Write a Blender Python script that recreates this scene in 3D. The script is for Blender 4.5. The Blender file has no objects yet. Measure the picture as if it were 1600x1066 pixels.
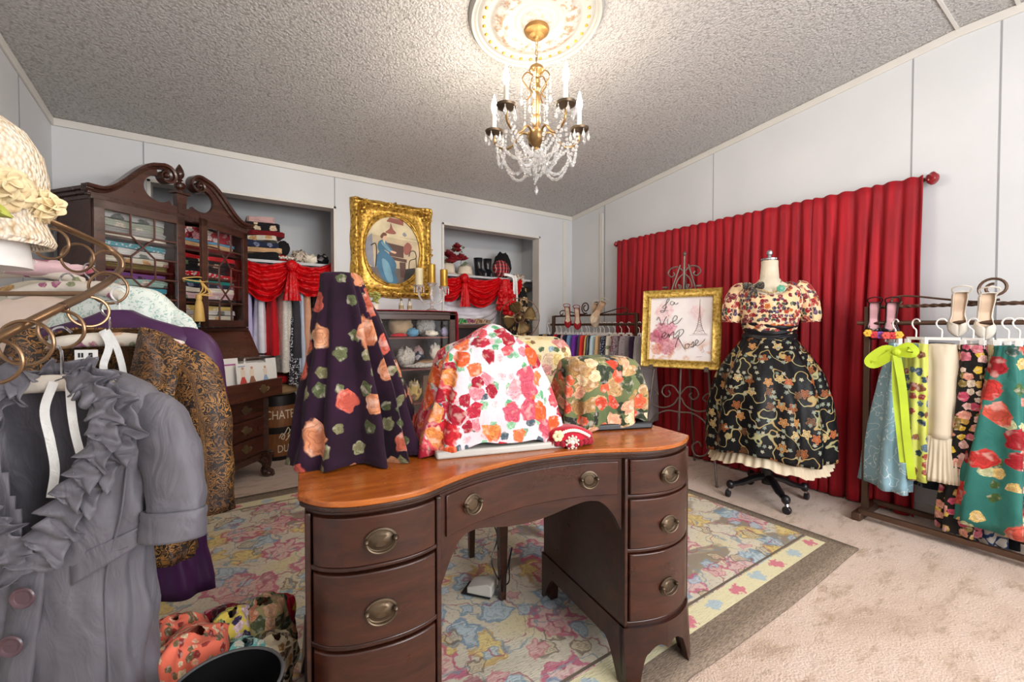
EXPO = 0.40
import bpy, math, random
from mathutils import Vector, Matrix, noise
from math import sin, cos, pi, radians as R, sqrt, atan2
sc = bpy.context.scene
COL = sc.collection
rnd = random.Random(7)
V = Vector
# ---------------------------------------------------------------- camera model (1600x1066 frame)
F, PIT, YAW, SH, H = 669.1, .0199, .595, -9.25, 1.15
FW = V((sin(YAW)*cos(PIT), cos(YAW)*cos(PIT), -sin(PIT)))
RT = V((cos(YAW), -sin(YAW), 0)); UP = RT.cross(FW)
CAMP = V((0, 0, H))
def ray(x, y): return RT*((x-800)/F) + UP*((533+SH-y)/F) + FW
def PZ(x, y, z): d = ray(x, y); return CAMP + d*((z-H)/d.z)
def PX(x, y, X): d = ray(x, y); return CAMP + d*(X/d.x)
def PY(x, y, Y): d = ray(x, y); return CAMP + d*(Y/d.y)
def PD(x, y, f): return CAMP + ray(x, y)*f
# ---------------------------------------------------------------- mesh builder
def cat(pts, n=8, closed=False):
    P = [V(p) for p in pts]; out = []; m = len(P)
    for i in range(m if closed else m-1):
        p1, p2 = P[i], P[(i+1) % m]
        p0 = P[i-1] if (i > 0 or closed) else p1*2-p2
        p3 = P[(i+2) % m] if (i+2 < m or closed) else p2*2-p1
        for k in range(n):
            t = k/n
            out.append(.5*((2*p1)+(p2-p0)*t+(2*p0-5*p1+4*p2-p3)*t*t+(3*p1-p0-3*p2+p3)*t**3))
    if not closed: out.append(P[-1].copy())
    return out
def lerp(a, b, t): return a+(b-a)*t
def interp(tab, x):
    if x <= tab[0][0]: return tab[0][1]
    for (a, va), (b, vb) in zip(tab, tab[1:]):
        if x <= b:
            t = (x-a)/(b-a); return va+(vb-va)*t
    return tab[-1][1]
def spiral(cx, cz, r0, r1, a0, a1, n=24):
    return [(cx+lerp(r0, r1, i/n)*cos(lerp(a0, a1, i/n)), cz+lerp(r0, r1, i/n)*sin(lerp(a0, a1, i/n))) for i in range(n+1)]
class MB:
    def __init__(s): s.v = []; s.f = []; s.m = []; s.a = []; s.cur = 0; s.T = None
    def add(s, vs, fs, at=None):
        b = len(s.v); s.a += at or [(p[0]+.35*p[1], p[2]+.5*p[1], 0) for p in vs]
        s.v += [V(p) if s.T is None else s.T @ V(p) for p in vs]
        s.f += [[b+i for i in f] for f in fs]; s.m += [s.cur]*len(fs); return s
    def box(s, c, d, rot=None):
        x, y, z = d[0]/2, d[1]/2, d[2]/2
        vs = [V((a, b, e)) for a in (-x, x) for b in (-y, y) for e in (-z, z)]
        if rot is not None: vs = [rot @ p for p in vs]
        vs = [p+V(c) for p in vs]
        return s.add(vs, [(0, 1, 3, 2), (4, 6, 7, 5), (0, 4, 5, 1), (2, 3, 7, 6), (0, 2, 6, 4), (1, 5, 7, 3)])
    def rows(s, rows, cu=False, cv=False, skip=None, front=None):
        n, m = len(rows), len(rows[0]); fs = []; at = None
        if front is not None:      # cloth coordinates: arc length from the front, length down the cloth
            at = []; v = 0
            for i, r in enumerate(rows):
                r = [V(p) for p in r]
                if i: v += (r[front]-prev).length
                prev = r[front]; u = [0]*m; acc = 0
                for k in range(1, m-m//2): j = (front+k) % m; acc += (r[j]-r[j-1]).length; u[j] = acc
                acc = 0
                for k in range(1, m//2+1): j = (front-k) % m; acc += (r[j]-r[(j+1) % m]).length; u[j] = -acc
                at += [(x, -v, 0) for x in u]
        for i in range(n if cv else n-1):
            for j in range(m if cu else m-1):
                if skip and skip(i, j): continue
                a, b = i*m+j, i*m+(j+1) % m; c, d = ((i+1) % n)*m+(j+1) % m, ((i+1) % n)*m+j
                fs.append((a, b, c, d))
        return s.add([p for r in rows for p in r], fs, at)
    def loft(s, rings, c0=True, c1=True, cv=False, front=None):
        b = len(s.v); s.rows(rings, True, cv, None, front); m = len(rings[0])
        if not cv:
            e = b+(len(rings)-1)*m
            if c0: s.f.append([b+i for i in range(m)][::-1]); s.m.append(s.cur)
            if c1: s.f.append([e+i for i in range(m)]); s.m.append(s.cur)
        return s
    def tube(s, pts, r, n=8, closed=False, flat=1.0):
        P = [V(p) for p in pts]; m = len(P)
        rr = r if isinstance(r, (list, tuple)) else [r]*m
        tg = []
        for i in range(m):
            a = P[i-1] if (i > 0 or closed) else P[i]; b = P[(i+1) % m] if (i < m-1 or closed) else P[i]
            t = b-a; tg.append(t.normalized() if t.length > 1e-9 else V((0, 0, 1)))
        up = V((0, 0, 1)) if abs(tg[0].z) < .9 else V((1, 0, 0))
        nrm = (up-tg[0]*up.dot(tg[0])).normalized(); rings = []
        for i in range(m):
            nrm = nrm-tg[i]*nrm.dot(tg[i])
            if nrm.length < 1e-6: nrm = tg[i].orthogonal()
            nrm.normalize(); bi = tg[i].cross(nrm)
            rings.append([P[i]+(nrm*cos(2*pi*k/n)*flat+bi*sin(2*pi*k/n))*rr[i] for k in range(n)])
        return s.loft(rings, cv=closed)
    def lathe(s, prof, n=24, c=(0, 0, 0), sx=1, sy=1):
        c = V(c)
        return s.loft([[c+V((r*cos(2*pi*k/n)*sx, r*sin(2*pi*k/n)*sy, z)) for k in range(n)] for r, z in prof])
    def ball(s, c, r, n=12, m=8):
        r = V((r, r, r)) if isinstance(r, (int, float)) else V(r); c = V(c)
        return s.loft([[c+V((r.x*sin(max(.02, pi*j/m) if j < m else pi-.02)*cos(2*pi*k/n), r.y*sin(max(.02, pi*j/m) if j < m else pi-.02)*sin(2*pi*k/n), -r.z*cos(pi*j/m))) for k in range(n)] for j in range(m+1)])
    def prism(s, poly, a, b, ax='z'):
        def mp(p, h):
            return V((p[0], p[1], h)) if ax == 'z' else V((p[0], h, p[1])) if ax == 'y' else V((h, p[0], p[1]))
        return s.loft([[mp(p, a) for p in poly], [mp(p, b) for p in poly]])
    def obj(s, name, mat, parent=None, smooth=True, bevel=0, sub=0, solid=0, ang=35, loc=None, rot=None, disp=None):
        me = bpy.data.meshes.new(name); me.from_pydata([tuple(p) for p in s.v], [], s.f)
        mats = mat if isinstance(mat, (list, tuple)) else [mat]
        for m in mats: me.materials.append(m)
        me.polygons.foreach_set('material_index', s.m); me.update()
        if any(q.name.startswith('cl_') for q in mats if q):
            at = me.attributes.new('cl', 'FLOAT_VECTOR', 'POINT'); at.data.foreach_set('vector', [x for p in s.a for x in p])
        import bmesh
        bm = bmesh.new(); bm.from_mesh(me); bmesh.ops.recalc_face_normals(bm, faces=bm.faces); bm.to_mesh(me); bm.free()
        if smooth:
            me.polygons.foreach_set('use_smooth', [True]*len(me.polygons)); me.set_sharp_from_angle(angle=R(ang))
        o = bpy.data.objects.new(name, me); COL.objects.link(o)
        if parent is not None: o.parent = parent
        if loc is not None: o.location = loc
        if rot is not None: o.rotation_euler = rot
        if bevel:
            b = o.modifiers.new('bevel', 'BEVEL'); b.width = bevel; b.segments = 2; b.limit_method = 'ANGLE'; b.angle_limit = R(40)
        if sub:
            b = o.modifiers.new('sub', 'SUBSURF'); b.levels = sub; b.render_levels = sub
        if solid:
            b = o.modifiers.new('solid', 'SOLIDIFY'); b.thickness = solid; b.offset = 0
        return o
def tag(o, label, category, group=None, kind=None):
    o['label'] = label; o['category'] = category
    if group: o['group'] = group
    if kind: o['kind'] = kind
    return o
def thing(name, label, category, loc=(0, 0, 0), rz=0, group=None):
    o = bpy.data.objects.new(name, None); COL.objects.link(o); o.empty_display_size = .1
    o.location = loc; o.rotation_euler = (0, 0, rz)
    return tag(o, label, category, group)
def struct(o): o['kind'] = 'structure'; return o
def dup(root, loc, rz=None, label=None):
    def cp(o, par):
        c = o.copy(); COL.objects.link(c); c.parent = par
        for ch in list(o.children): cp(ch, c)
        return c
    r = cp(root, None); r.location = loc
    if rz is not None: r.rotation_euler = (0, 0, rz)
    if label: r['label'] = label
    return r
# ---------------------------------------------------------------- materials
def lin(c):
    return tuple((x/12.92 if x <= .04045 else ((x+.055)/1.055)**2.4) for x in c)
def hx(h):
    return lin(tuple(int(h[i:i+2], 16)/255 for i in (0, 2, 4)))+(1,)
class MT:
    def __init__(s, name, rough=.6, metal=0., spec=.5, coord='Object'):
        s.m = bpy.data.materials.new(name); s.m.use_nodes = True; s.nt = s.m.node_tree
        s.b = s.nt.nodes['Principled BSDF']; s.set('Roughness', rough); s.set('Metallic', metal); s.set('Specular IOR Level', spec)
        s.tc = s.n('ShaderNodeAttribute', attribute_name='cl') if coord == 'cl' else s.n('ShaderNodeTexCoord'); s.co = s.tc.outputs['Vector' if coord == 'cl' else coord]
    def set(s, k, v): s.inp(s.b, k, v)
    def inp(s, node, k, v):
        i = node.inputs[k]
        if hasattr(v, 'is_output'): s.nt.links.new(v, i)
        elif isinstance(v, (tuple, list)) and len(v) == 3 and len(getattr(i, 'default_value', (0,)*3)) == 4: i.default_value = tuple(v)+(1,)
        else: i.default_value = v
    def n(s, t, ins=None, **kw):
        x = s.nt.nodes.new(t)
        for k, v in kw.items(): setattr(x, k, v)
        for k, v in (ins or {}).items(): s.inp(x, k, v)
        return x
    def mth(s, op, a, b=0., c=None):
        x = s.n('ShaderNodeMath', operation=op); s.inp(x, 0, a); s.inp(x, 1, b)
        if c is not None: s.inp(x, 2, c)
        return x.outputs[0]
    def mix(s, f, a, b, mode='MIX'):
        x = s.n('ShaderNodeMix', data_type='RGBA', blend_type=mode); s.inp(x, 0, f); s.inp(x, 6, a); s.inp(x, 7, b); return x.outputs[2]
    def noise(s, scale, detail=2., vec=None, rough=.5, out=0, dist=0.):
        return s.n('ShaderNodeTexNoise', {'Vector': vec or s.co, 'Scale': scale, 'Detail': detail, 'Roughness': rough, 'Distortion': dist}).outputs[out]
    def vor(s, scale, vec=None, rand=1., feature='F1', dim='3D'):
        return s.n('ShaderNodeTexVoronoi', {'Vector': vec or s.co, 'Scale': scale, 'Randomness': rand}, feature=feature, voronoi_dimensions=dim)
    def ramp(s, f, stops, interp='LINEAR'):
        x = s.n('ShaderNodeValToRGB', {0: f}); cr = x.color_ramp; cr.interpolation = interp
        while len(cr.elements) < len(stops): cr.elements.new(.5)
        for e, (p, c) in zip(cr.elements, stops):
            e.position = p; e.color = tuple(c) if len(c) == 4 else tuple(c)+(1,)
        return x.outputs[0]
    def step(s, v, lo, hi): return s.n('ShaderNodeMapRange', {0: v, 1: lo, 2: hi, 3: 0., 4: 1.}, interpolation_type='SMOOTHSTEP').outputs[0]
    def mapping(s, scale=(1, 1, 1), rot=(0, 0, 0), loc=(0, 0, 0), vec=None):
        return s.n('ShaderNodeMapping', {'Vector': vec or s.co, 'Scale': scale, 'Rotation': rot, 'Location': loc}).outputs[0]
    def sep(s, vec=None): return s.n('ShaderNodeSeparateXYZ', {0: vec or s.co}).outputs
    def bump(s, h, strength=.3, dist=.01):
        x = s.n('ShaderNodeBump', {'Height': h, 'Strength': strength, 'Distance': dist}); s.set('Normal', x.outputs[0]); return s
    def col(s, c): s.set('Base Color', c); return s
    def warp(s, amt, scale, vec=None):
        nz = s.noise(scale, 2, vec, out=1)
        a = s.n('ShaderNodeVectorMath', {0: nz, 1: (.5, .5, .5)}, operation='SUBTRACT').outputs[0]
        a = s.n('ShaderNodeVectorMath', {0: a}, operation='SCALE'); s.inp(a, 'Scale', amt)
        return s.n('ShaderNodeVectorMath', {0: vec or s.co, 1: a.outputs[0]}, operation='ADD').outputs[0]
def plain(name, h, rough=.6, metal=0., spec=.5, var=.12, bump=0, bs=200, coat=0):
    m = MT(name, rough, metal, spec); c = hx(h)
    d = tuple(x*(1-var) for x in c[:3])+(1,); l = tuple(min(1, x*(1+var)) for x in c[:3])+(1,)
    m.col(m.ramp(m.noise(6, 4), [(.3, d), (.7, l)]))
    if bump: m.bump(m.noise(bs, 3), bump, .003)
    if coat: m.set('Coat Weight', coat); m.set('Coat Roughness', .12)
    return m.m
def cloth(name, h, rough=.85, sheen=.2, var=.15, satin=False):
    m = MT(name, .35 if satin else rough); c = hx(h)
    d = tuple(x*(1-var) for x in c[:3])+(1,); l = tuple(min(1, x*(1+var)) for x in c[:3])+(1,)
    m.col(m.ramp(m.noise(9, 3), [(.3, d), (.7, l)]))
    if not satin: m.set('Sheen Weight', sheen*.4); m.set('Specular IOR Level', .25)
    m.bump(m.noise(22 if satin else 35, 3, dist=1.0), .5 if satin else .25, .012)
    return m.m
def floral(name, base, layers, rough=.85, sheen=.2, warp=.02, wsc=14, base2=None, rot=(0, 0, 0), scale=(1, 1, 1), grad=None):
    """layers: (cells per metre, radius in cells, palette, density); grad = (x0, x1, d0, d1) scales density along the cloth"""
    m = MT('cl_'+name, rough, coord='cl'); co = m.mapping(scale, rot); w = m.warp(warp, wsc, co)
    c = hx(base); colr = m.ramp(m.noise(7, 3), [(.35, c), (.65, hx(base2) if base2 else tuple(x*.85 for x in c[:3])+(1,))])
    for k, (s, r, pal, den) in enumerate(layers):
        off = m.mapping((1, 1, 1), (0, 0, 0), (k*3.17, k*1.7, 0), w)
        v = m.vor(s, off, .75, dim='2D'); cs = m.n('ShaderNodeSeparateColor', {0: v.outputs['Color']}).outputs
        d = m.n('ShaderNodeVectorMath', {0: off, 1: v.outputs['Position']}, operation='SUBTRACT').outputs[0]; dx = m.sep(d)
        ang = m.mth('ARCTAN2', dx[1], dx[0]); ph = m.mth('MULTIPLY', cs[2], 20.)
        rad = m.mth('MULTIPLY', v.outputs['Distance'], m.mth('ADD', .75, m.mth('MULTIPLY', cs[2], .5)))
        edge = m.mth('ADD', rad, m.mth('MULTIPLY', m.mth('SINE', m.mth('ADD', m.mth('MULTIPLY', ang, 5.), ph)), r*.07))
        edge = m.mth('ADD', edge, m.mth('MULTIPLY', m.mth('SUBTRACT', m.noise(s*3.4, 2, off), .5), r*.8))
        mask = m.mth('SUBTRACT', 1., m.step(edge, r-.035, r+.035))
        dd = den if not grad else m.mth('MULTIPLY', m.n('ShaderNodeMapRange', {0: m.mth('ADD', m.sep()[0], m.mth('MULTIPLY', m.noise(5, 1), .12)), 1: grad[0], 2: grad[1], 3: grad[2], 4: grad[3]}).outputs[0], den)
        mask = m.mth('MULTIPLY', mask, m.mth('LESS_THAN', cs[1], dd))
        fl = m.ramp(cs[0], [(i/len(pal), hx(p)) for i, p in enumerate(pal)], 'CONSTANT')
        # rose: overlapping petals, deeper toward the heart
        v2 = m.vor(s*3.3, m.mapping((1, 1, 1), (0, 0, 0), (k*1.3, k*2.1, 0), m.warp(.7/s, s*1.5, off)), 1., dim='2D')
        pet = m.mth('MULTIPLY', m.step(v2.outputs['Distance'], .3, .72), .7)
        core = m.mth('MULTIPLY', m.mth('SUBTRACT', 1., m.step(rad, .02, r*.75)), .45)
        sw = m.mth('SINE', m.mth('ADD', m.mth('MULTIPLY', edge, 16./r), m.mth('ADD', m.mth('MULTIPLY', m.mth('SINE', m.mth('ADD', m.mth('MULTIPLY', ang, 3.), ph)), 1.6), m.mth('MULTIPLY', m.noise(s*3, 2, off), 4.))))
        pet = m.mth('MAXIMUM', m.mth('MULTIPLY', pet, .6), m.mth('MULTIPLY', m.step(sw, .45, 1.), .62))
        fl = m.mix(m.mth('MAXIMUM', pet, core), fl, m.mix(1., fl, (.33, .19, .19, 1), 'MULTIPLY'))
        fl = m.mix(m.mth('MULTIPLY', m.step(m.noise(s*2.2, 2, off), .5, .68), .28), fl, (1, .86, .74, 1))
        colr = m.mix(mask, colr, fl)
    m.col(colr); m.set('Sheen Weight', sheen*.4); m.set('Specular IOR Level', .25); m.bump(m.noise(30, 3, dist=.8), .25, .012)
    return m.m
def contour(name, base, line, scale, width=.05, freq=3., rough=.85, line2=None, extra=None, stretch=(1, 1, 1)):
    """curling line-work (brocade, bandana, embroidery) from the level lines of a noise field"""
    m = MT('cl_'+name, rough, coord='cl'); w = m.warp(.03, scale*.6, m.mapping(stretch))
    nz = m.noise(scale, 1.5, w)
    fr_ = m.mth('ABSOLUTE', m.mth('SUBTRACT', m.mth('FRACT', m.mth('MULTIPLY', nz, freq)), .5))
    mask = m.mth('SUBTRACT', 1., m.step(fr_, width*.7, width*1.5))
    lc = m.ramp(m.noise(scale*1.7, 1), [(.42, hx(line)), (.6, hx(line2 or line))])
    colr = m.mix(mask, hx(base), lc)
    for (s, r, pal, den) in (extra or []):
        v = m.vor(s, w, .85, dim='2D'); cs = m.n('ShaderNodeSeparateColor', {0: v.outputs['Color']}).outputs
        d = m.n('ShaderNodeVectorMath', {0: w, 1: v.outputs['Position']}, operation='SUBTRACT').outputs[0]; dx = m.sep(d)
        e = m.mth('ADD', v.outputs['Distance'], m.mth('MULTIPLY', m.mth('SINE', m.mth('MULTIPLY', m.mth('ARCTAN2', dx[1], dx[0]), 5.)), r*.25))
        k = m.mth('MULTIPLY', m.mth('SUBTRACT', 1., m.step(e, r-.04, r+.04)), m.mth('LESS_THAN', cs[1], den))
        fl = m.ramp(cs[0], [(i/len(pal), hx(p)) for i, p in enumerate(pal)], 'CONSTANT')
        rim = m.mth('MULTIPLY', m.step(e, r*.35, r*.5), m.mth('SUBTRACT', 1., m.step(e, r*.6, r*.75)))
        colr = m.mix(k, colr, m.mix(m.mth('MULTIPLY', rim, .7), fl, hx(base)))
    m.col(colr); m.set('Specular IOR Level', .25); m.bump(m.noise(30, 3, dist=.8), .25, .012)
    return m.m
def wood(name, c1, c2, rough=.35, scale=1., rot=(0, 0, 0), coat=.3, st=(1.2, 14, 14)):
    m = MT(name, rough); co = m.mapping(tuple(x*scale for x in st), rot)
    nz = m.noise(2.2, 6, co, .6, dist=.6); fine = m.noise(9, 4, m.mapping(tuple(x*scale*2 for x in st), rot))
    f = m.mth('ADD', m.mth('MULTIPLY', nz, .75), m.mth('MULTIPLY', fine, .25))
    c = m.ramp(f, [(.32, hx(c1)), (.68, hx(c2))])
    blot = m.noise(3.5, 3); c = m.mix(m.mth('MULTIPLY', m.step(blot, .5, .75), .35), c, hx(c1))
    m.col(c); m.set('Coat Weight', coat); m.set('Coat Roughness', .18)
    m.set('Roughness', m.ramp(m.noise(12, 4), [(.3, (rough*.8,)*3), (.7, (min(1, rough*1.25),)*3)]))
    m.bump(fine, .06, .004)
    return m.m
def glassmat(name, tint='ffffff', rough=.02, mixf=.12):
    m = MT(name, rough); nt = m.nt
    tr = m.n('ShaderNodeBsdfTransparent', {0: hx(tint)}); gl = m.n('ShaderNodeBsdfGlossy', {0: (1, 1, 1, 1), 'Roughness': rough})
    lw = m.n('ShaderNodeLayerWeight', {0: .5}); f = m.mth('ADD', m.mth('MULTIPLY', m.mth('POWER', lw.outputs['Facing'], 4.), .45), mixf*.3)
    mx = m.n('ShaderNodeMixShader', {0: f, 1: tr.outputs[0], 2: gl.outputs[0]})
    nt.links.new(mx.outputs[0], nt.nodes['Material Output'].inputs[0]); return m.m
def crystal(name):
    m = MT(name, .03); m.col((1, 1, 1, 1)); m.set('Transmission Weight', .75); m.set('IOR', 1.5); return m.m
def emit(name, h, strength):
    m = MT(name); m.col(hx(h)); m.set('Emission Color', hx(h)); m.set('Emission Strength', strength); return m.m
M = {}
M['brass'] = plain('aged_brass', '9a8565', .35, .85, var=.25)
M['old_brass'] = plain('dark_brass', '5e5040', .42, .8, var=.35)
M['gold'] = plain('gilt', 'd2a640', .32, .8, var=.3, bump=.3, bs=60)
M['bronze'] = plain('bronze_tube', '8a6c50', .32, .75, var=.2)
M['iron'] = plain('brown_iron', '5d4638', .45, .6, var=.2)
M['blackm'] = plain('black_plastic', '17161a', .35, 0)
M['white'] = plain('white_plastic', 'eeece8', .35, 0, var=.03)
M['chrome'] = plain('chrome', 'c8c8cc', .15, 1)
M['cherry'] = wood('cherry_dark', '1f0d08', '40200f', .3, coat=.2)
M['mahog'] = wood('mahogany', '1c0b07', '432014', .34, coat=.15)
M['mahogx'] = wood('mahogany_front', '220e08', '482112', .32, coat=.2)
M['desktop'] = wood('desk_top_wood', '8c4212', 'bf6c28', .26, coat=.35)
M['walnut'] = wood('walnut', '33201a', '5c4034', .4)
M['glass'] = glassmat('pane_glass')
M['crystal'] = crystal('cut_crystal')
M['pearl'] = plain('pearl', 'f3ead8', .2, 0, var=.05, coat=.5)
M['ivory'] = cloth('ivory_cloth', 'efe6d4')
M['ribbon'] = cloth('white_ribbon', 'f2f0ec', satin=True)
# ================================================================ ROOM
XL, XR, YB, YF, CZ, SL, YR = -.879, 3.503, 3.887, -1.7, 2.47, .117, .626
def ceilz(y): return CZ+SL*(YB-max(y, YR)) if y > .36 else CZ+SL*(YB-YR)-SL*max(0, (.36-y))*.9
def wallmat():
    m = MT('painted_wall_panel', .55); nz = m.noise(1.4, 4)
    m.col(m.ramp(nz, [(.3, hx('c9cbcd')), (.7, hx('d3d4d6'))])); m.bump(m.noise(160, 3), .12, .002); return m.m
M['wall'] = wallmat()
M['trim'] = plain('painted_trim', 'd2cfc8', .5, var=.03)
def carpetmat():
    m = MT('plush_carpet', .95); v1 = m.noise(1.7, 4, m.mapping((1, 2.2, 1), (0, 0, .5)), .65, dist=.7); v2 = m.noise(140, 3)
    c = m.ramp(v1, [(.25, hx('bf9f88')), (.45, hx('d8bca7')), (.7, hx('e2c9b8'))])
    c = m.mix(m.mth('MULTIPLY', m.step(m.noise(4.5, 6, m.mapping((1, 2.8, 1), (0, 0, .9)), .75), .5, .66), .75), c, hx('a3835f'))
    c = m.mix(m.mth('MULTIPLY', m.step(v2, .35, .7), .3), c, hx('a08a7c'))
    m.col(c); m.set('Sheen Weight', .3); m.bump(m.mth('ADD', v2, m.mth('MULTIPLY', m.noise(85, 4, rough=.75), .8)), .7, .008); return m.m
M['carpet'] = carpetmat()
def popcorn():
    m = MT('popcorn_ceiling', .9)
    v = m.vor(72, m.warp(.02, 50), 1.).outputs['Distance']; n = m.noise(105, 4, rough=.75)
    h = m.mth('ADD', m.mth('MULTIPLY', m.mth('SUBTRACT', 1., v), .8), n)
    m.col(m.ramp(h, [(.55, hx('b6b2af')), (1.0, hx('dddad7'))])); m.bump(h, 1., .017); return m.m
M['ceil'] = popcorn()
struct(MB().box(((XL+XR)/2, (YF+4.6)/2, -.05), (XR-XL+.2, 4.6-YF+.2, .1)).obj('floor', M['carpet'], smooth=False))
def wallbox(name, x0, x1, y0, y1, z0, z1, m='wall'): return struct(MB().box(((x0+x1)/2, (y0+y1)/2, (z0+z1)/2), (x1-x0, y1-y0, z1-z0)).obj(name, M[m], smooth=False))
OPL, OPR, OZ = (-.42, .815), (1.795, 3.012), 2.172
def rake(name, x0, x1):
    poly = [(YB+.1, 0), (YB+.1, ceilz(YB)+.05), (YR, ceilz(YR)+.05), (.36, ceilz(.36)+.05), (YF, ceilz(YF)+.05), (YF, 0)]
    return struct(MB().prism(poly, x0, x1, 'x').obj(name, M['wall'], smooth=False))
rake('wall_left', XL-.1, XL); rake('wall_right', XR, XR+.1)
b = MB(); zt = CZ+.05
for x0, x1, z0, z1 in ((XL-.1, OPL[0], 0, zt), (OPL[1], OPR[0], 0, zt), (OPR[1], XR+.1, 0, zt), (OPL[0], OPL[1], OZ, zt), (OPR[0], OPR[1], OZ, zt)):
    b.box(((x0+x1)/2, YB+.05, (z0+z1)/2), (x1-x0, .1, z1-z0))
struct(b.obj('wall_back', M['wall'], smooth=False))
b = MB()
for x0, x1, z0, z1 in ((XL-.1, .4, 0, 2.9), (2.6, XR+.1, 0, 2.9), (.4, 2.6, 0, .75), (.4, 2.6, 2.15, 2.9)):
    b.box(((x0+x1)/2, YF-.05, (z0+z1)/2), (x1-x0, .1, z1-z0))
struct(b.obj('wall_front', M['wall'], smooth=False))
w = struct(MB().box((1.5, YF-.05, 1.45), (2.3, .02, 1.45)).obj('added_window_1', M['glass'], smooth=False))  # unseen window with frame, added behind the camera to bring in light
b = MB()
for x in (.4, 1.5, 2.6): b.box((x, YF-.03, 1.45), (.05, .07, 1.45))
for z in (.75, 2.15): b.box((1.5, YF-.03, z), (2.25, .07, .05))
b.obj('added_window_frame', M['trim'], w, smooth=False)
# closets behind the back wall
CY = 4.5
for k, (a, c) in enumerate((OPL, OPR)):
    b = MB(); b.box(((a+c)/2, CY+.03, 1.25), (c-a+.5, .06, 2.5))
    for x in (a-.22, c+.22): b.box((x, (YB+CY)/2+.05, 1.25), (.06, CY-YB-.04, 2.5))
    b.box(((a+c)/2, (YB+CY)/2+.05, 2.5), (c-a+.5, CY-YB, .05))
    struct(b.obj('wall_closet.%03d' % k if k else 'wall_closet', M['wall'], smooth=False))
    t = MB(); wv = .022
    for x in (a, c): t.box((x+(wv/2 if x == a else -wv/2), YB+.045, OZ/2), (wv, .125, OZ))
    t.box(((a+c)/2, YB+.045, OZ-wv/2), (c-a, .125, wv))
    struct(t.obj('trim_%d' % (k+1), M['trim'], smooth=False, bevel=.003))
# ceiling: raked slope, flat ridge, far slope
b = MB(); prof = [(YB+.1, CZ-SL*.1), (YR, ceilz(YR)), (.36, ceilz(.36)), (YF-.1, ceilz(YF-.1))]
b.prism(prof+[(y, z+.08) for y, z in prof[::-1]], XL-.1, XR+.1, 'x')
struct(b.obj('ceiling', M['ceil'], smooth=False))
b = MB()
for y in (YR, .40): b.box(((XL+XR)/2, y, ceilz(y)-.004), (XR-XL, .014, .012))
struct(b.obj('trim_3', M['trim'], smooth=False))
# cove trims and panel battens
def cove(name, pts):
    b = MB(); b.T = None
    for p, q in zip(pts, pts[1:]):
        d = (V(q)-V(p)); L = d.length; b.box((V(p)+V(q))/2, (L+.004, .014, .048), d.to_track_quat('X', 'Z').to_matrix())
    return struct(b.obj(name, M['trim'], smooth=False, bevel=.003))
cove('trim_4', [(XL, YB-.007, CZ-.026), (XR, YB-.007, CZ-.026)])
def sidepts(x): return [(x, y, ceilz(y)-.026) for y in (YB, YR, .36, YF)]
cove('trim_5', sidepts(XR-.007)); cove('trim_6', sidepts(XL+.007))
M['seam'] = plain('panel_groove', '94969a', .7, var=.05)
b = MB()
for px, yy in ((224, 230), (523, 315)):
    x = PY(px, yy, YB).x; b.box((x, YB-.0005, 1.23 if px > 600 else (OZ+CZ-.05)/2), (.007, .003, 2.36 if px > 600 else CZ-.05-OZ))
for px, yy, wd in ((1566, 34, .007), (1427, 110, .007), (1115, 250, .005), (945, 330, .012)):
    y = PX(px, yy, XR).y; z = ceilz(y)-.05; b.box((XR-.0005, y, z/2), (.003, wd, z))
for y in (3.36, 2.2): z = ceilz(y)-.05; b.box((XL+.0005, y, z/2), (.003, .012, z))
struct(b.obj('trim_7', M['seam'], smooth=False))
b = MB(); b.box((XR-.12, YB-.004, 1.2), (.05, .008, 2.4)); b.box((XR-.004, 3.4, 1.2), (.008, .045, 2.4)); struct(b.obj('trim_8', M['trim'], smooth=False))
b = MB()
for x0, x1, y0, y1 in ((XR-.012, XR, YF, YB), (XL, XL+.012, YF, YB)): b.box(((x0+x1)/2, (y0+y1)/2, .04), (x1-x0, y1-y0, .08))
for x0, x1 in ((XL, OPL[0]), (OPL[1], OPR[0]), (OPR[1], XR)): b.box(((x0+x1)/2, YB-.006, .04), (x1-x0, .012, .08))
struct(b.obj('baseboard_back', M['trim'], smooth=False))
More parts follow.
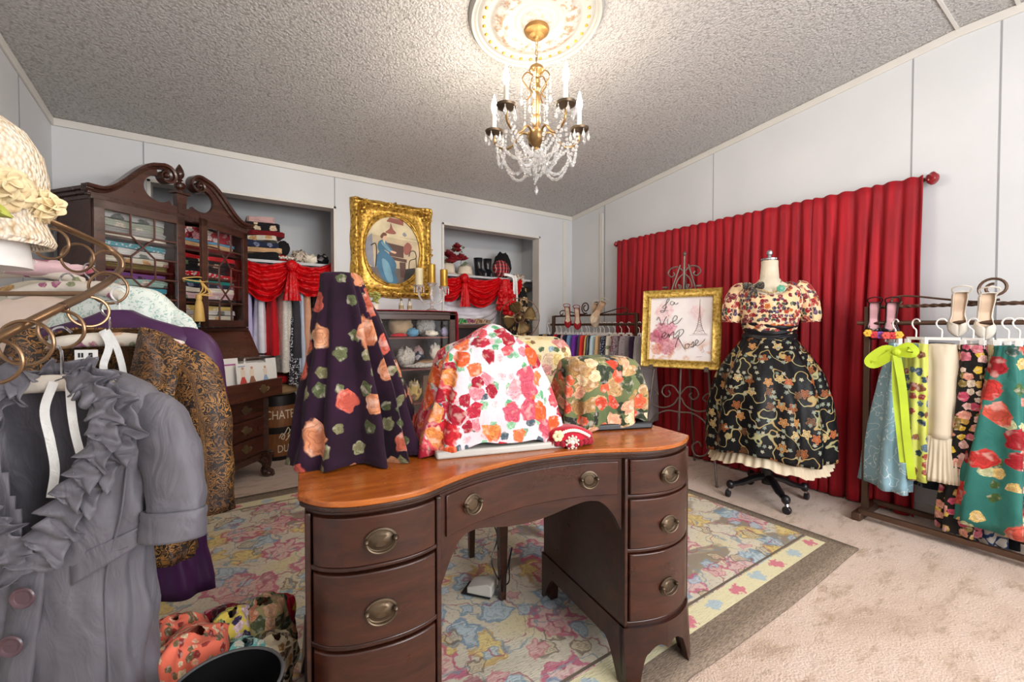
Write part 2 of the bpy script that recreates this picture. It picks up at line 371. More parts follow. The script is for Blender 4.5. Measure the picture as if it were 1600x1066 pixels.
# ---------------------------------------------------------------- rug
def rugmat():
    m = MT('wool_rug', .95); X, Y, Z = m.sep(); RX, RY = 3.45, 2.57
    ex = m.mth('MINIMUM', X, m.mth('SUBTRACT', RX, X)); ey = m.mth('MINIMUM', Y, m.mth('SUBTRACT', RY, Y))
    w = m.warp(.1, 9, m.warp(.03, 30)); nz = m.noise(2.6, 3, m.mapping((1, 2.4, 1)), dist=.6); fine = m.noise(60, 2, m.mapping((1, 5, 1)))
    c = m.ramp(m.noise(3.1, 2, m.mapping((1, 1, 1), (0, 0, 0), (4, 2, 0))), [(.38, hx('cfc6b2')), (.54, hx('ddd4c0')), (.7, hx('e0d3a8'))])
    brn = m.mth('MULTIPLY', m.step(nz, .54, .6), m.step(m.mth('ADD', m.noise(1.1, 1), m.mth('MULTIPLY', X, .06)), .5, .62))
    c = m.mix(m.mth('MULTIPLY', brn, .85), c, hx('8d7d6c'))
    def motif(c, s, off, r, col, edge, den, petals):
        o = m.mapping((1, 1, 1), (0, 0, off), (off, off*2, 0), w); v = m.vor(s, o, .8, dim='2D'); cs = m.n('ShaderNodeSeparateColor', {0: v.outputs[1]}).outputs
        d = m.n('ShaderNodeVectorMath', {0: o, 1: v.outputs['Position']}, operation='SUBTRACT').outputs[0]
        sx = m.sep(d); a = m.mth('ARCTAN2', sx[1], sx[0])
        rr = m.mth('ADD', v.outputs[0], m.mth('MULTIPLY', m.mth('SINE', m.mth('MULTIPLY', a, petals)), r*.13))
        rr = m.mth('ADD', rr, m.mth('MULTIPLY', m.mth('SUBTRACT', m.noise(15, 3, w), .5), r*1.5))
        k = m.mth('MULTIPLY', m.mth('SUBTRACT', 1., m.step(rr, r-.03, r+.02)), m.mth('LESS_THAN', cs[1], den))
        inner = m.mth('SUBTRACT', 1., m.step(rr, r*.74-.02, r*.74+.02)); core = m.mth('MULTIPLY', m.mth('SUBTRACT', 1., m.step(rr, r*.4-.02, r*.4+.02)), m.step(rr, r*.2, r*.3))
        return m.mix(m.mth('MULTIPLY', k, .8), c, m.mix(m.mth('MULTIPLY', core, .6), m.mix(inner, hx(edge), hx(col)), hx(edge)))
    c = motif(c, 4.6, 5.1, .36, 'e8cf7c', 'c9a45f', .42, 6.)
    c = motif(c, 3.6, 3.3, .34, 'e0bcb8', 'c4507a', .48, 7.)
    c = motif(c, 4.6, 1.3, .3, 'b8cdd8', '7397b4', .42, 5.)
    c = motif(c, 8.5, 8.7, .33, 'cfc0a0', '7d6c5c', .32, 4.); c = motif(c, 7.5, 6.1, .27, 'dfb0ae', 'cf7a86', .22, 5.); c = motif(c, 9., 2.2, .27, 'bcd0da', '8aa8bd', .22, 4.)
    ln = m.mth('ABSOLUTE', m.mth('SUBTRACT', m.noise(4.3, 1.5, w), .5)); c = m.mix(m.mth('MULTIPLY', m.mth('SUBTRACT', 1., m.step(ln, .004, .011)), .7), c, hx('a8566a'))
    ln = m.mth('ABSOLUTE', m.mth('SUBTRACT', m.noise(5.2, 1.5, m.mapping((1, 1, 1), (0, 0, 0), (9, 3, 0), w)), .5)); c = m.mix(m.mth('MULTIPLY', m.mth('SUBTRACT', 1., m.step(ln, .004, .011)), .7), c, hx('7f9aa8'))
    c = m.mix(m.mth('MULTIPLY', m.step(m.noise(75, 3), .56, .66), .35), c, hx('94826f'))
    # stripe along the two ends
    ph = m.mth('FRACT', m.mth('MULTIPLY', X, 5.6)); t = m.mth('ABSOLUTE', m.mth('SUBTRACT', ph, .5)); v = m.mth('ABSOLUTE', m.mth('SUBTRACT', ey, .172))
    par = m.mth('FRACT', m.mth('MULTIPLY', m.mth('FLOOR', m.mth('MULTIPLY', X, 5.6)), .5))
    blob = m.mth('ADD', m.mth('SQRT', m.mth('ADD', m.mth('POWER', m.mth('MULTIPLY', t, .15), 2.), m.mth('POWER', v, 2.))), m.mth('MULTIPLY', m.mth('SUBTRACT', m.noise(50, 3), .5), .07))
    st = m.mix(m.mth('SUBTRACT', 1., m.step(blob, .026, .034)), hx('e3dab2'), m.mix(m.mth('GREATER_THAN', par, .25), hx('d8808c'), hx('b4c6cc')))
    c = m.mix(m.mth('LESS_THAN', ey, .216), c, st)
    c = m.mix(m.mth('LESS_THAN', m.mth('ABSOLUTE', m.mth('SUBTRACT', ey, .228)), .006), c, hx('6d6152'))
    tp = m.ramp(fine, [(.35, hx('6f5f52')), (.65, hx('988673'))])
    out = m.mth('MAXIMUM', m.mth('LESS_THAN', ey, .125), m.mth('LESS_THAN', ex, .075)); c = m.mix(out, c, tp)
    c = m.mix(m.mth('MULTIPLY', m.step(fine, .5, .75), .22), c, hx('8d8070'))
    m.col(c); m.bump(fine, .5, .006); return m.m
b = MB(); n = 60; mm = 46
def rz_(x, y): return .010+.0015*noise.noise((x*2.2, y*2.2, .3))+(.010*math.exp(-((x-2.0)**2)/.01-((y-.0)**2)/.02))
rows = [[(3.45*i/n, 2.57*j/mm + (.006*sin(4.1*3.45*i/n) if j == 0 else 0), rz_(3.45*i/n, 2.57*j/mm)) for i in range(n+1)] for j in range(mm+1)]
b.rows(rows); b.add([p for p in ()], [])
rug = b.obj('area_rug', rugmat(), loc=(-.75, .80, 0), ang=80)
s = rug.modifiers.new('solid', 'SOLIDIFY'); s.thickness = .008; s.offset = -1
tag(rug, 'pale floral oriental rug with taupe border on the carpet', 'rug')
# ================================================================ DESK
DO, DA = (.137, 1.065), -.1405
def DW(u, v, z=0): return V((DO[0]+u*cos(DA)-v*sin(DA), DO[1]+u*sin(DA)+v*cos(DA), z))
desk = thing('kneehole_desk', 'dark wood serpentine kneehole desk with glossy orange-brown top and brass pulls', 'desk', (DO[0], DO[1], 0), DA)
_fp = cat([(0, 0, 0), (.03, -.045, 0), (.065, -.075, 0), (.119, -.094, 0), (.2, -.1, 0), (.268, -.088, 0), (.334, -.055, 0), (.416, -.018, 0), (.5, .004, 0), (.6, .02, 0), (.7, .02, 0), (.807, .004, 0), (.887, -.022, 0), (.969, -.054, 0), (1.05, -.068, 0), (1.12, -.06, 0), (1.18, -.036, 0), (1.226, -.004, 0)], 6)
_ft = [(p.x, p.y) for p in _fp]
def fr(u): return interp(_ft, u)
DV = .49
def top_poly(ins, dv=0):
    P = [(max(ins, min(1.226-ins, u)), v+ins) for u, v in _ft]
    return P+[(1.226-ins, DV-ins), (ins, DV-ins)]
MB().prism(top_poly(0), .756, .77).obj('top', M['desktop'], desk, bevel=.003)
b = MB(); b.prism(top_poly(.003), .744, .7562); b.prism(top_poly(.014), .733, .745); b.obj('top_moulding', M['cherry'], desk, bevel=.003)
def strip(mb, u0, u1, zt, zb, off, thk, n=24, zbf=None, flare=0):
    rows = []
    for i in range(n+1):
        u = lerp(u0, u1, i/n); v = fr(u)+off; z0 = zbf(u) if zbf else zb
        fl = flare*max(0, 1-z0/.12) if flare else 0
        rows.append([(u, v-fl, z0), (u, v, zt), (u, v+thk, zt), (u, v+thk-fl, z0)])
    mb.loft(rows); return mb
PEDS = ((.014, .314, .03, .297), (.917, 1.214, .934, 1.205))
for u0, u1, d0, d1 in PEDS:
    pl = [(lerp(u0, u1, i/14), fr(lerp(u0, u1, i/14))+.02) for i in range(15)]+[(u1, DV-.02), (u0, DV-.02)]
    MB().prism(pl, .2, .735).obj('pedestal_case', M['mahog'], desk, smooth=False)
    s = MB()
    for z, h in ((.614, .011), (.44, .013), (.205, .018)): strip(s, u0, u1, z+h/2, z-h/2, .008, .02)
    for u in (u0+.006, u1-.006): s.box((u, fr(u)+.018, .467), (.013, .03, .535))
    s.obj('rail_moulding', M['mahog'], desk, bevel=.003)
    # bracket skirt with scalloped edge and splayed feet
    def zb(u, a=u0, c=u1):
        t = (u-a)/(c-a); e = min(t, 1-t)*(c-a)
        if e < .034: return .0125
        if e < .075: return lerp(.0125, .112, sin((e-.034)/.041*pi/2))
        return .112+.02*abs(sin((e-.075)*42))
    k = MB(); strip(k, u0-.004, u1+.004, .198, 0, -.002, .024, 80, zb, .016)
    for u in (u0, u1):
        rows = []
        for i in range(41):
            v = lerp(fr(u)+.005, DV-.01, i/40); e = min(v-fr(u), DV-v)
            z0 = .0125 if e < .03 else (lerp(.0125, .12, sin(min(1, (e-.03)/.07)*pi/2)))
            sg = -1 if u == u0 else 1; fl = .014*max(0, 1-z0/.12) if abs(u-.6) > .5 else 0
            rows.append([(u+sg*(-.012), v, z0), (u+sg*(-.012), v, .198), (u+sg*.004, v, .198), (u+sg*(.004+fl), v, z0)])
        k.loft(rows)
    for u in (u0+.03, u1-.03):
        k.loft([[(u-w, DV-.055, z), (u+w, DV-.055, z), (u+w, DV-.015, z), (u-w, DV-.015, z)] for z, w in ((.0125, .016), (.2, .03))])
    k.obj('bracket_base', M['mahog'], desk, ang=50)
def pull(par, u, v, z, rx=.036, rz=.0275):
    e = .02; a = atan2(fr(u+e)-fr(u-e), 2*e)
    b = MB(); rot = Matrix.Translation((u, v, z)) @ Matrix.Rotation(a, 4, 'Z'); b.T = rot
    pr = [(1.0, 0), (1.0, -.003), (.86, -.004), (.8, -.0025), (.62, -.003), (.5, -.006), (.0, -.007)]
    b.loft([[(rx*k*cos(2*pi*i/28), y, rz*k*sin(2*pi*i/28)) for i in range(28)] for k, y in [(q if q[0] > 0 else (.02, q[1])) for q in pr]])
    b.tube([(rx*.86*cos(t), -.011+.002*sin(t), rz*.86*sin(t)) for t in [pi*.92+i*(pi*1.16)/20 for i in range(21)]], .003, 8)
    for sx in (-1, 1): b.ball((sx*rx*.86, -.008, .003), (.0065, .009, .0065), 10, 6)
    return b.obj('drawer_pull', M['old_brass'], par)
for (u0, u1, d0, d1), um in zip(PEDS, (.166, 1.068)):
    for zt, zb_, zc in ((.733, .6215, .675), (.6065, .448, .515), (.4325, .216, .312)):
        d = strip(MB(), d0, d1, zt-.002, zb_, .003, .018).obj('drawer', M['mahogx'], desk, bevel=.003)
        pull(d, um, fr(um)+.003, zc)
d = strip(MB(), .334, .903, .725, .618, .012, .018, 40).obj('drawer', M['mahogx'], desk, bevel=.003)
pull(d, .416, fr(.416)+.012, .676, .03); pull(d, .812, fr(.812)+.012, .672, .03)
ap = [(.314, .49), (.335, .53), (.37, .585), (.41, .6), (.46, .594), (.54, .574), (.615, .566), (.69, .574), (.77, .594), (.82, .602), (.86, .592), (.895, .55), (.917, .5)]
apc = [(p.x, p.y) for p in cat([(a, c, 0) for a, c in ap], 5)]
strip(MB(), .314, .917, .735, .6, .018, .02, 70, lambda u: interp(apc, u)).obj('apron', M['mahog'], desk, ang=60)
MB().box((.614, DV-.03, .665), (.6, .018, .14)).obj('back_panel', M['mahog'], desk, smooth=False)
# ---------------------------------------------------------------- sewing cabinet behind the desk
cab = thing('sewing_cabinet', 'low wooden sewing cabinet standing behind the kneehole desk', 'cabinet', DW(.735, .515, .0125), DA)
MB().box((.235, .2, .735), (.5, .42, .02)).obj('top', M['walnut'], cab, bevel=.003)
b = MB(); b.box((.235, .2, .54), (.46, .38, .37)); b.obj('case', plain('tan_wood_panel', '8d6a50', .5), cab, smooth=False)
b = MB()
for yy in (.01, .39):
    rows = []
    for i in range(31):
        t = i/30; e = min(t, 1-t)*.47; z0 = .35-.09*(1-min(1, e/.12)**.5)
        rows.append([(lerp(0, .47, t), yy-.01, z0), (lerp(0, .47, t), yy-.01, .42), (lerp(0, .47, t), yy+.01, .42), (lerp(0, .47, t), yy+.01, z0)])
    b.loft(rows)
    b.obj('apron', M['cherry'], cab, ang=60); b = MB()
b.box((.235, -.002, .55), (.44, .016, .34)); b.obj('front_panel', M['cherry'], cab, ang=60)
for x, y in ((.018, .018), (.452, .018), (.018, .382), (.452, .382)):
    MB().loft([[(x-w, y-w, z), (x+w, y-w, z), (x+w, y+w, z), (x-w, y+w, z)] for z, w in ((0, .012), (.3, .018), (.735, .022))]).obj('leg', M['cherry'], cab, smooth=False)
p = PZ(752, 930, 0)
fp = thing('foot_pedal', 'pale grey sewing machine foot pedal on the rug under the desk', 'foot pedal', (p.x, p.y, .018), -.9)
b = MB(); b.prism([(-.05, .004), (.06, .004), (.06, .05), (.04, .055), (-.05, .03)], -.04, .04, 'y'); b.obj('pedal_body', plain('pedal_grey', 'c9c5bd', .5), fp, bevel=.004)
MB().box((-.01, 0, .002), (.13, .09, .006)).obj('base_plate', M['blackm'], fp, bevel=.002)
cp = DW(.74, .5)
b = MB(); L = lambda x, y, z: V((x, y, z))
b.tube(cat([(p.x+.05, p.y-.0, .03), (p.x+.09, p.y-.03, .02), (p.x+.06, p.y-.08, .05), (p.x+.01, p.y-.07, .17), (p.x+.05, p.y-.05, .26), (p.x-.01, p.y-.09, .4), (p.x+.01, p.y-.1, .58), (p.x+.02, p.y-.1, .7)], 8), .003, 6)
b.tube(cat([(p.x+.06, p.y-.02, .02), (p.x+.1, p.y-.06, .05), (p.x+.07, p.y-.11, .16), (p.x+.09, p.y-.1, .22), (p.x+.04, p.y-.12, .1), (p.x+.06, p.y-.08, .017)], 8), .003, 6)
tag(b.obj('power_cord', M['blackm']), 'thin black cord hanging down to the foot pedal under the desk', 'cord')
# ---------------------------------------------------------------- draped fabrics
def sgp(x, e): return math.copysign(abs(x)**e, x)
def drape(lv, n=128, folds=9, amp=.02, ph=0., hem=.008, sq=3., per=6, seed=0, wr=.004, sharp=1.0, fold_fn=None):
    """cloth over a stand: lv = (z, a, b, ox, oy) from hem to top"""
    mb = MB(); P = []
    for i in range(len(lv)-1):
        for k in range(per): P.append(tuple(lerp(lv[i][j], lv[i+1][j], k/per) for j in range(5)))
    P.append(lv[-1]); z0, z1 = lv[0][0], lv[-1][0]; rows = []
    for z, a, b_, ox, oy in P:
        w = max(0, 1-(z-z0)/(z1-z0)); rw = []
        for i in range(n):
            t = 2*pi*i/n; c, s_ = sgp(cos(t), 2/sq), sgp(sin(t), 2/sq)
            f = sin(folds*t+ph+1.2*sin(2*t+seed)); f = math.copysign(abs(f)**sharp, f)
            env = fold_fn(t) if fold_fn else 1
            k = 1+(amp*f*env*(w**.8))/max(a, b_, .03)
            nz = noise.noise((c*a*9+seed, s_*b_*9, z*7))*wr*2+noise.noise((c*a*22+seed, s_*b_*22+3, z*16))*wr
            zz = z+(hem*sin(folds*t*.5+seed)*w if z == z0 else 0)+noise.noise((c*3, s_*3, seed))*hem*w
            rw.append((ox+c*a*k+nz*c, oy+s_*b_*k+nz*s_, zz))
        rows.append(rw)
    z, a, b_, ox, oy = P[-1]
    for k in (.85, .6, .3, .03): rows.append([(ox+(x-ox)*k, oy+(y-oy)*k, zz+(1-k)*.006) for x, y, zz in rows[len(P)-1]])
    return mb.rows(rows, True, front=3*n//4)
M['velvet'] = floral('plum_rose_velvet', '2a1127', [(19, .3, ['56613f', '7c7c58', '626b48'], .4), (10.5, .38, ['cd8862', 'c9604f', 'd49870', 'bb5f48'], .5)], .9, .12, .012, 16, '1c0a1a')
p0 = DW(.152, .295)
lv = [(.004, .175, .17, 0, 0), (.12, .155, .148, -.003, 0), (.27, .118, .112, -.012, 0), (.42, .083, .078, -.024, 0), (.51, .062, .055, -.032, 0), (.532, .054, .046, -.034, 0), (.537, .046, .04, -.034, 0)]
o = drape(lv, folds=13, amp=.02, seed=2.1, sq=3.0, hem=.004, wr=.005, fold_fn=lambda t: .35+1.1*max(0, min(1, .5+1.6*cos(t+.35)))).obj('draped_fabric', M['velvet'], loc=(p0.x, p0.y, .770), rot=(0, 0, -.3), ang=80, solid=.002)
tag(o, 'tall cone of dark plum velvet with peach roses standing on the desk', 'fabric', None)
M['whiterose'] = floral('white_rose_cotton', 'd6ccd0', [(34, .4, ['5fae7c', '8fc7a0', '50646f', 'efc3c8', '7fae8d'], .5), (24, .52, ['de5560', 'c02a42', 'e98a97', 'ef7a4a', 'a91d36'], .55), (17, .5, ['e8602e', 'c4202c', 'e7904c', 'd45a6e', 'a8182f', 'f0b0b8'], .5)], .8, .1, .015, 15, 'cbc1c6', grad=(-.16, .06, 1.7, .8))
a = DW(.545, .2)
lv = [(.0, .225, .12, .01, 0), (.06, .215, .117, .01, 0), (.16, .185, .108, .008, .005), (.24, .16, .098, .005, .01), (.275, .148, .088, .005, .012), (.295, .125, .075, .008, .015), (.315, .085, .055, .018, .018), (.345, .04, .035, .022, .02), (.358, .018, .018, .025, .02)]
o = drape(lv, folds=9, amp=.014, seed=5.2, sq=3.6, hem=.012, wr=.005, fold_fn=lambda t: .5+.9*max(0, min(1, (abs(cos(t))-.45)*3))).obj('draped_fabric', M['whiterose'], loc=(a.x, a.y, .795), rot=(0, 0, -.27), ang=80, solid=.002)
tag(o, 'white cotton with red and orange roses draped over a machine, mid-desk', 'fabric')
sm = thing('sewing_machine', 'sewing machine with pale grey base peeking from under white rose cotton', 'sewing machine', (a.x, a.y, .77), -.27)
b = MB(); b.box((0.02, -.035, .011), (.40, .17, .022)); b.obj('base', plain('machine_grey', 'b9b6ae', .4), sm, bevel=.006)
b = MB(); b.box((.11, .02, .14), (.07, .09, .25)); b.box((-.0, .02, .25), (.2, .08, .07)); b.box((-.08, .02, .16), (.05, .07, .14)); b.obj('arm', plain('machine_cream', 'd8d4c8', .4), sm, bevel=.01)
# white cotton's gathered red corner
M['redrose'] = floral('red_rose_corner', 'cf4a44', [(28, .36, ['4c8f63', '57707c', '7fbf8f'], .4), (19, .52, ['e8703e', 'c92f38', 'e79a60', 'b8233a', 'ef9a50', 'e76d85'], .95)], .8, .1, .015, 15, 'd8666a')
lv = [(-.005, .085, .09, -.01, -.02), (.08, .075, .08, 0, -.012), (.17, .06, .066, .035, 0), (.235, .052, .058, .07, .01), (.262, .045, .05, .085, .015), (.27, .03, .03, .09, .015)]
c = DW(.41, .232)
o = drape(lv, folds=7, amp=.012, seed=9.2, sq=2.6, hem=.012).obj('draped_fabric', M['redrose'], loc=(c.x, c.y, .79), rot=(0, 0, -.27), ang=80, solid=.002)
tag(o, 'gathered red and orange rose cloth against the white cotton beside the plum cone', 'fabric')
M['greenrose'] = floral('green_camellia_cotton', '6f754c', [(22, .52, ['35402b', 'b8925f', '2a3026', '8a8a58'], .6), (17, .52, ['43532f', 'c4a06c', '333f2a', 'a98450'], .6), (20, .46, ['cf4a30', 'e8b08a', 'de6440', 'e8cfa0'], .5)], .75, .15, .04, 13, '505f3c')
a = DW(1.04, .27)
lv = [(.0, .175, .11, 0, 0), (.07, .173, .108, 0, 0), (.16, .165, .102, 0, 0), (.215, .155, .092, 0, 0), (.235, .143, .08, 0, 0), (.245, .12, .062, 0, 0), (.25, .08, .035, 0, 0)]
o = drape(lv, folds=9, amp=.016, seed=3.3, sq=3.4, hem=.016, wr=.006).obj('draped_fabric', M['greenrose'], loc=(a.x, a.y, .785), rot=(0, 0, -.38), ang=80, solid=.002)
tag(o, 'olive green floral cotton draped over a machine at the end of the desk', 'fabric')
sm = thing('sewing_machine', 'dark sewing machine base under the olive floral cotton', 'sewing machine', (a.x, a.y, .77), -.38)
MB().box((.01, -.005, .012), (.33, .205, .024)).obj('base', M['blackm'], sm, bevel=.006)
b = MB(); b.box((.09, 0, .1), (.06, .09, .17)); b.box((0, 0, .18), (.2, .07, .05)); b.obj('arm', M['blackm'], sm, bevel=.01)
M['creamrose'] = floral('cream_rose_cotton', 'e6d9b6', [(26, .38, ['57704a', '8b6a40', '7fa6b8', '3f4a38', 'c9b070'], .55), (14, .42, ['ecd28a', 'e6a89f', 'd98f88', 'e2c9a8'], .6)], .8, .1, .02, 15, 'dcc998')
a = V((1.22, 1.80, 0))
lv = [(.0, .33, .16, 0, 0), (.1, .315, .155, 0, 0), (.22, .30, .145, 0, 0), (.3, .285, .125, 0, 0), (.335, .26, .09, 0, 0), (.35, .22, .05, 0, 0), (.353, .12, .02, 0, 0)]
o = drape(lv, folds=10, amp=.012, seed=7.7, sq=4, hem=.01).obj('draped_fabric', M['creamrose'], loc=(a.x, a.y, .748), rot=(0, 0, -.42), ang=80, solid=.002)
tag(o, 'cream and yellow rose cotton draped on the cabinet behind the desk', 'fabric')
# ---------------------------------------------------------------- pincushion
q = DW(.775, .085)
pc = thing('pincushion', 'red velvet pincushion with pearl string and sparkling brooch on the desk', 'pincushion', (q.x, q.y, .771), -.35)
b = MB(); rows = []
for j in range(13):
    t = j/12; r = sin(pi*min(max(t, .03), .97))**.6
    rows.append([(lerp(-.085, .085, t), .05*r*cos(2*pi*i/32)*(1+.05*sin(9*i/32*2*pi+j)), max(-.002, .028+.034*r*sin(2*pi*i/32)*(1+.06*sin(7*i/32*2*pi)))) for i in range(32)])
b.loft(rows); b.obj('cushion', cloth('ruby_velvet', 'b3122c', .8, .6), pc, ang=80)
b = MB()
for i in range(17):
    t = i/16; b.ball((lerp(-.055, .06, t), -.04-.006*sin(pi*t), .03+.025*sin(pi*t*.9+.2)), .0055, 8, 6)
b.obj('pearl_string', M['pearl'], pc)
b = MB(); c = V((.0, -.052, .018))
b.ball(c, (.009, .006, .009), 10, 6)
for k in range(10):
    t = 2*pi*k/10; b.ball(c+V((.013*cos(t), 0, .013*sin(t))), .0048, 8, 5)
    b.ball(c+V((.02*cos(t+.3), .001, .02*sin(t+.3))), .0042, 8, 5)
b.obj('brooch', plain('rhinestone', 'e6dfd2', .15, .4, coat=.6), pc)
b = MB()
for k in range(6):
    t = 2*pi*k/6; b.ball((-.045+.011*cos(t), -.046, .04+.011*sin(t)), (.008, .004, .008), 8, 5)
b.ball((-.045, -.05, .04), .005, 8, 5); b.obj('flower_ornament', plain('cream_enamel', 'e3cfa0', .4), pc)
b = MB()
for k in range(26):
    t = 2*pi*k/26; b.ball((.082*cos(t), .048*sin(t)-.001, .012+.003*sin(5*t)), (.011, .009, .01), 7, 5)
b.obj('ruffle', cloth('dark_ruby', '8c0f22', .85, .5), pc)
# ================================================================ CHANDELIER + MEDALLION
CC = V((1.365, 1.79, 0)); FH = V((sin(YAW), cos(YAW), 0))
cz = ceilz(1.755)
def medmat():
    m = MT('plaster_gilt', .6); X, Y, Z = m.sep(); r = m.mth('SQRT', m.mth('ADD', m.mth('POWER', X, 2.), m.mth('POWER', Y, 2.)))
    nz = m.noise(26, 4, rough=.65); band = m.mth('MULTIPLY', m.step(r, .13, .155), m.mth('SUBTRACT', 1., m.step(r, .2, .235)))
    k = m.mth('MULTIPLY', m.mth('MULTIPLY', band, m.step(nz, .47, .6)), .75)
    k = m.mth('MAXIMUM', k, m.mth('MULTIPLY', m.mth('LESS_THAN', r, .075), m.mth('MULTIPLY', m.step(nz, .4, .6), .5)))
    m.col(m.mix(k, hx('a09f9a'), hx('85592a'))); return m.m
md = thing('ceiling_medallion', 'round white and gilt plaster medallion on the popcorn ceiling', 'ceiling medallion', (1.335, 1.755, cz), 0)
md.rotation_euler = (-math.atan(SL), 0, 0)
prof = [(.001, -.03), (.07, -.03), (.085, -.02), (.1, -.026), (.115, -.018), (.13, -.024), (.15, -.03), (.18, -.036), (.21, -.03), (.235, -.02), (.25, -.022), (.28, -.022), (.297, -.014), (.305, -.024), (.318, -.02), (.328, -.028), (.34, -.012), (.345, 0)]
rows = []
for k in range(len(prof)-1):
    for q in range(3):
        r = lerp(prof[k][0], prof[k+1][0], q/3); z = lerp(prof[k][1], prof[k+1][1], q/3); rw = []
        for i in range(144):
            t = 2*pi*i/144; e = max(0, 1-abs(r-.178)/.05); zz = z-e*.014*(noise.noise((r*60, cos(t)*6, sin(t)*6))+.6*abs(sin(8*t+r*40)))
            rw.append((r*cos(t), r*sin(t), zz))
        rows.append(rw)
MB().rows(rows, True).obj('plaster_disc', medmat(), md, ang=60)
for i in range(30):
    t = 2*pi*i/30; MB().ball((.266*cos(t), .266*sin(t), -.024), (.0085, .0085, .007), 8, 6).obj('gilt_bead', M['gold'], md)
M['antgold'] = plain('antique_gold', '8f6b3c', .45, .6, var=.35, bump=.5, bs=70)
ch = thing('chandelier', 'five-arm brass and crystal chandelier with lit candle bulbs hanging from the ceiling medallion', 'chandelier', (CC.x, CC.y, 0), 0)
zc = ceilz(CC.y)-.03
M['candle'] = plain('candle_sleeve', 'ddd6c8', .5); M['bulb'] = emit('lit_bulb', 'fff0dc', 265.)
MB().lathe([(.001, zc-.055), (.012, zc-.052), (.018, zc-.04), (.04, zc-.034), (.05, zc-.02), (.062, zc-.014), (.066, zc), (.06, zc+.02)], 32).obj('canopy', M['antgold'], ch)
b = MB(); z = zc-.05; k = 0
while z > 2.535:
    pts = [(.007*cos(t), 0, z-.016+.017*sin(t)) for t in [2*pi*i/12 for i in range(12)]]
    if k % 2: pts = [(0, p[0], p[2]) for p in pts]
    b.tube(pts, .002, 6, True); z -= .0265; k += 1
b.tube([(0, 0, 2.545), (0, 0, 2.505)], .003, 6); b.obj('chain', M['brass'], ch)
M['brassl'] = plain('champagne_brass', '8c7048', .3, .8, var=.3)
MB().lathe([(.003, 2.51), (.02, 2.505), (.036, 2.492), (.04, 2.475), (.03, 2.462), (.02, 2.455), (.014, 2.44), (.02, 2.425), (.016, 2.41), (.022, 2.395), (.024, 2.38), (.016, 2.365), (.02, 2.35), (.021, 2.27), (.016, 2.25), (.024, 2.235), (.022, 2.2), (.016, 2.18), (.03, 2.165), (.048, 2.155), (.05, 2.14), (.042, 2.115), (.026, 2.095), (.012, 2.085), (.016, 2.07), (.008, 2.05), (.002, 2.035)], 24).obj('column', M['brassl'], ch)
def cdir(a): return RT*cos(a)+FH*sin(a)
AN = [R(-58+72*k) for k in range(5)]
for a in AN:
    d = cdir(a); P = lambda r, z: d*r+V((0, 0, z))
    am = MB().tube(cat([P(.03, 2.135), P(.06, 2.165), P(.09, 2.16), P(.12, 2.125), P(.16, 2.1), P(.205, 2.11), P(.236, 2.14), P(.24, 2.185)], 6), .006, 8)
    ar = am.obj('arm', M['old_brass'] if False else M['brassl'], ch)
    e = d*.24
    MB().lathe([(.004, 2.182), (.03, 2.186), (.046, 2.196), (.05, 2.206), (.044, 2.202), (.022, 2.2), (.013, 2.2), (.013, 2.212), (.003, 2.213)], 20, e).obj('drip_pan', M['old_brass'], ar)
    MB().lathe([(.003, 2.212), (.011, 2.212), (.0115, 2.30), (.004, 2.302)], 14, e).obj('candle_sleeve', M['candle'], ar)
    MB().lathe([(.004, 2.30), (.009, 2.305), (.0155, 2.325), (.016, 2.34), (.011, 2.362), (.005, 2.385), (.0008, 2.402)], 14, e).obj('candle_bulb', M['bulb'], ar)
    for q in range(6):
        c = MB(); t = 2*pi*q/6+a; p = e+V((.047*cos(t), .047*sin(t), 2.19))
        c.lathe([(.001, 0), (.003, -.006), (.0015, -.01), (.006, -.022), (.009, -.034), (.006, -.046), (.001, -.052)], 7, p)
        c.obj('crystal_drop', M['crystal'], ar, smooth=False)
b = MB()
for a in AN:
    d = cdir(a+.5); b.tube(cat([d*.02+V((0, 0, 2.45)), d*.05+V((0, 0, 2.465)), d*.075+V((0, 0, 2.43)), d*.055+V((0, 0, 2.4)), d*.03+V((0, 0, 2.36)), d*.045+V((0, 0, 2.33)), d*.06+V((0, 0, 2.325))], 5), .0035, 6)
b.obj('scroll_bracket', M['brassl'], ch)
for a in AN:
    for rr, zt, ln in ((.078, 2.425, 6), (.06, 2.32, 7)):
        c = MB(); d = cdir(a+.5)*rr
        for q in range(ln): c.ball(d+V((0, 0, zt-.015*q)), .0055, 6, 4)
        c.lathe([(.001, 0), (.004, -.008), (.009, -.022), (.006, -.036), (.001, -.044)], 7, d+V((0, 0, zt-.015*ln)))
        c.obj('crystal_strand', M['crystal'], ch, smooth=False)
def swag(p, q, sag, n):
    b = MB()
    for i in range(n+1):
        t = i/n; x = V(p).lerp(V(q), t); x.z -= sag*4*t*(1-t); b.ball(x, .0078 if i % 3 else .0105, 6, 4)
    return b
for k, a in enumerate(AN):
    e, f = cdir(a)*.23+V((0, 0, 2.175)), cdir(AN[(k+1) % 5])*.23+V((0, 0, 2.175))
    swag(e, f, .21, 30).obj('bead_swag', M['crystal'], ch, smooth=False)
    swag(e, cdir(a+.6)*.03+V((0, 0, 2.05)), .15, 24).obj('bead_swag', M['crystal'], ch, smooth=False)
    swag(e*1., cdir(AN[(k+2) % 5])*.12+V((0, 0, 2.1)), .12, 26).obj('bead_swag', M['crystal'], ch, smooth=False)
    s_ = swag(cdir(a+.9)*.14+V((0, 0, 2.09)), cdir(a+.9)*.04+V((0, 0, 1.95)), .03, 14); s_.obj('bead_swag', M['crystal'], ch, smooth=False)
c = MB()
for q in range(12): c.ball((0.01*sin(q), 0, 2.03-.0125*q), .008-.0002*q, 6, 4)
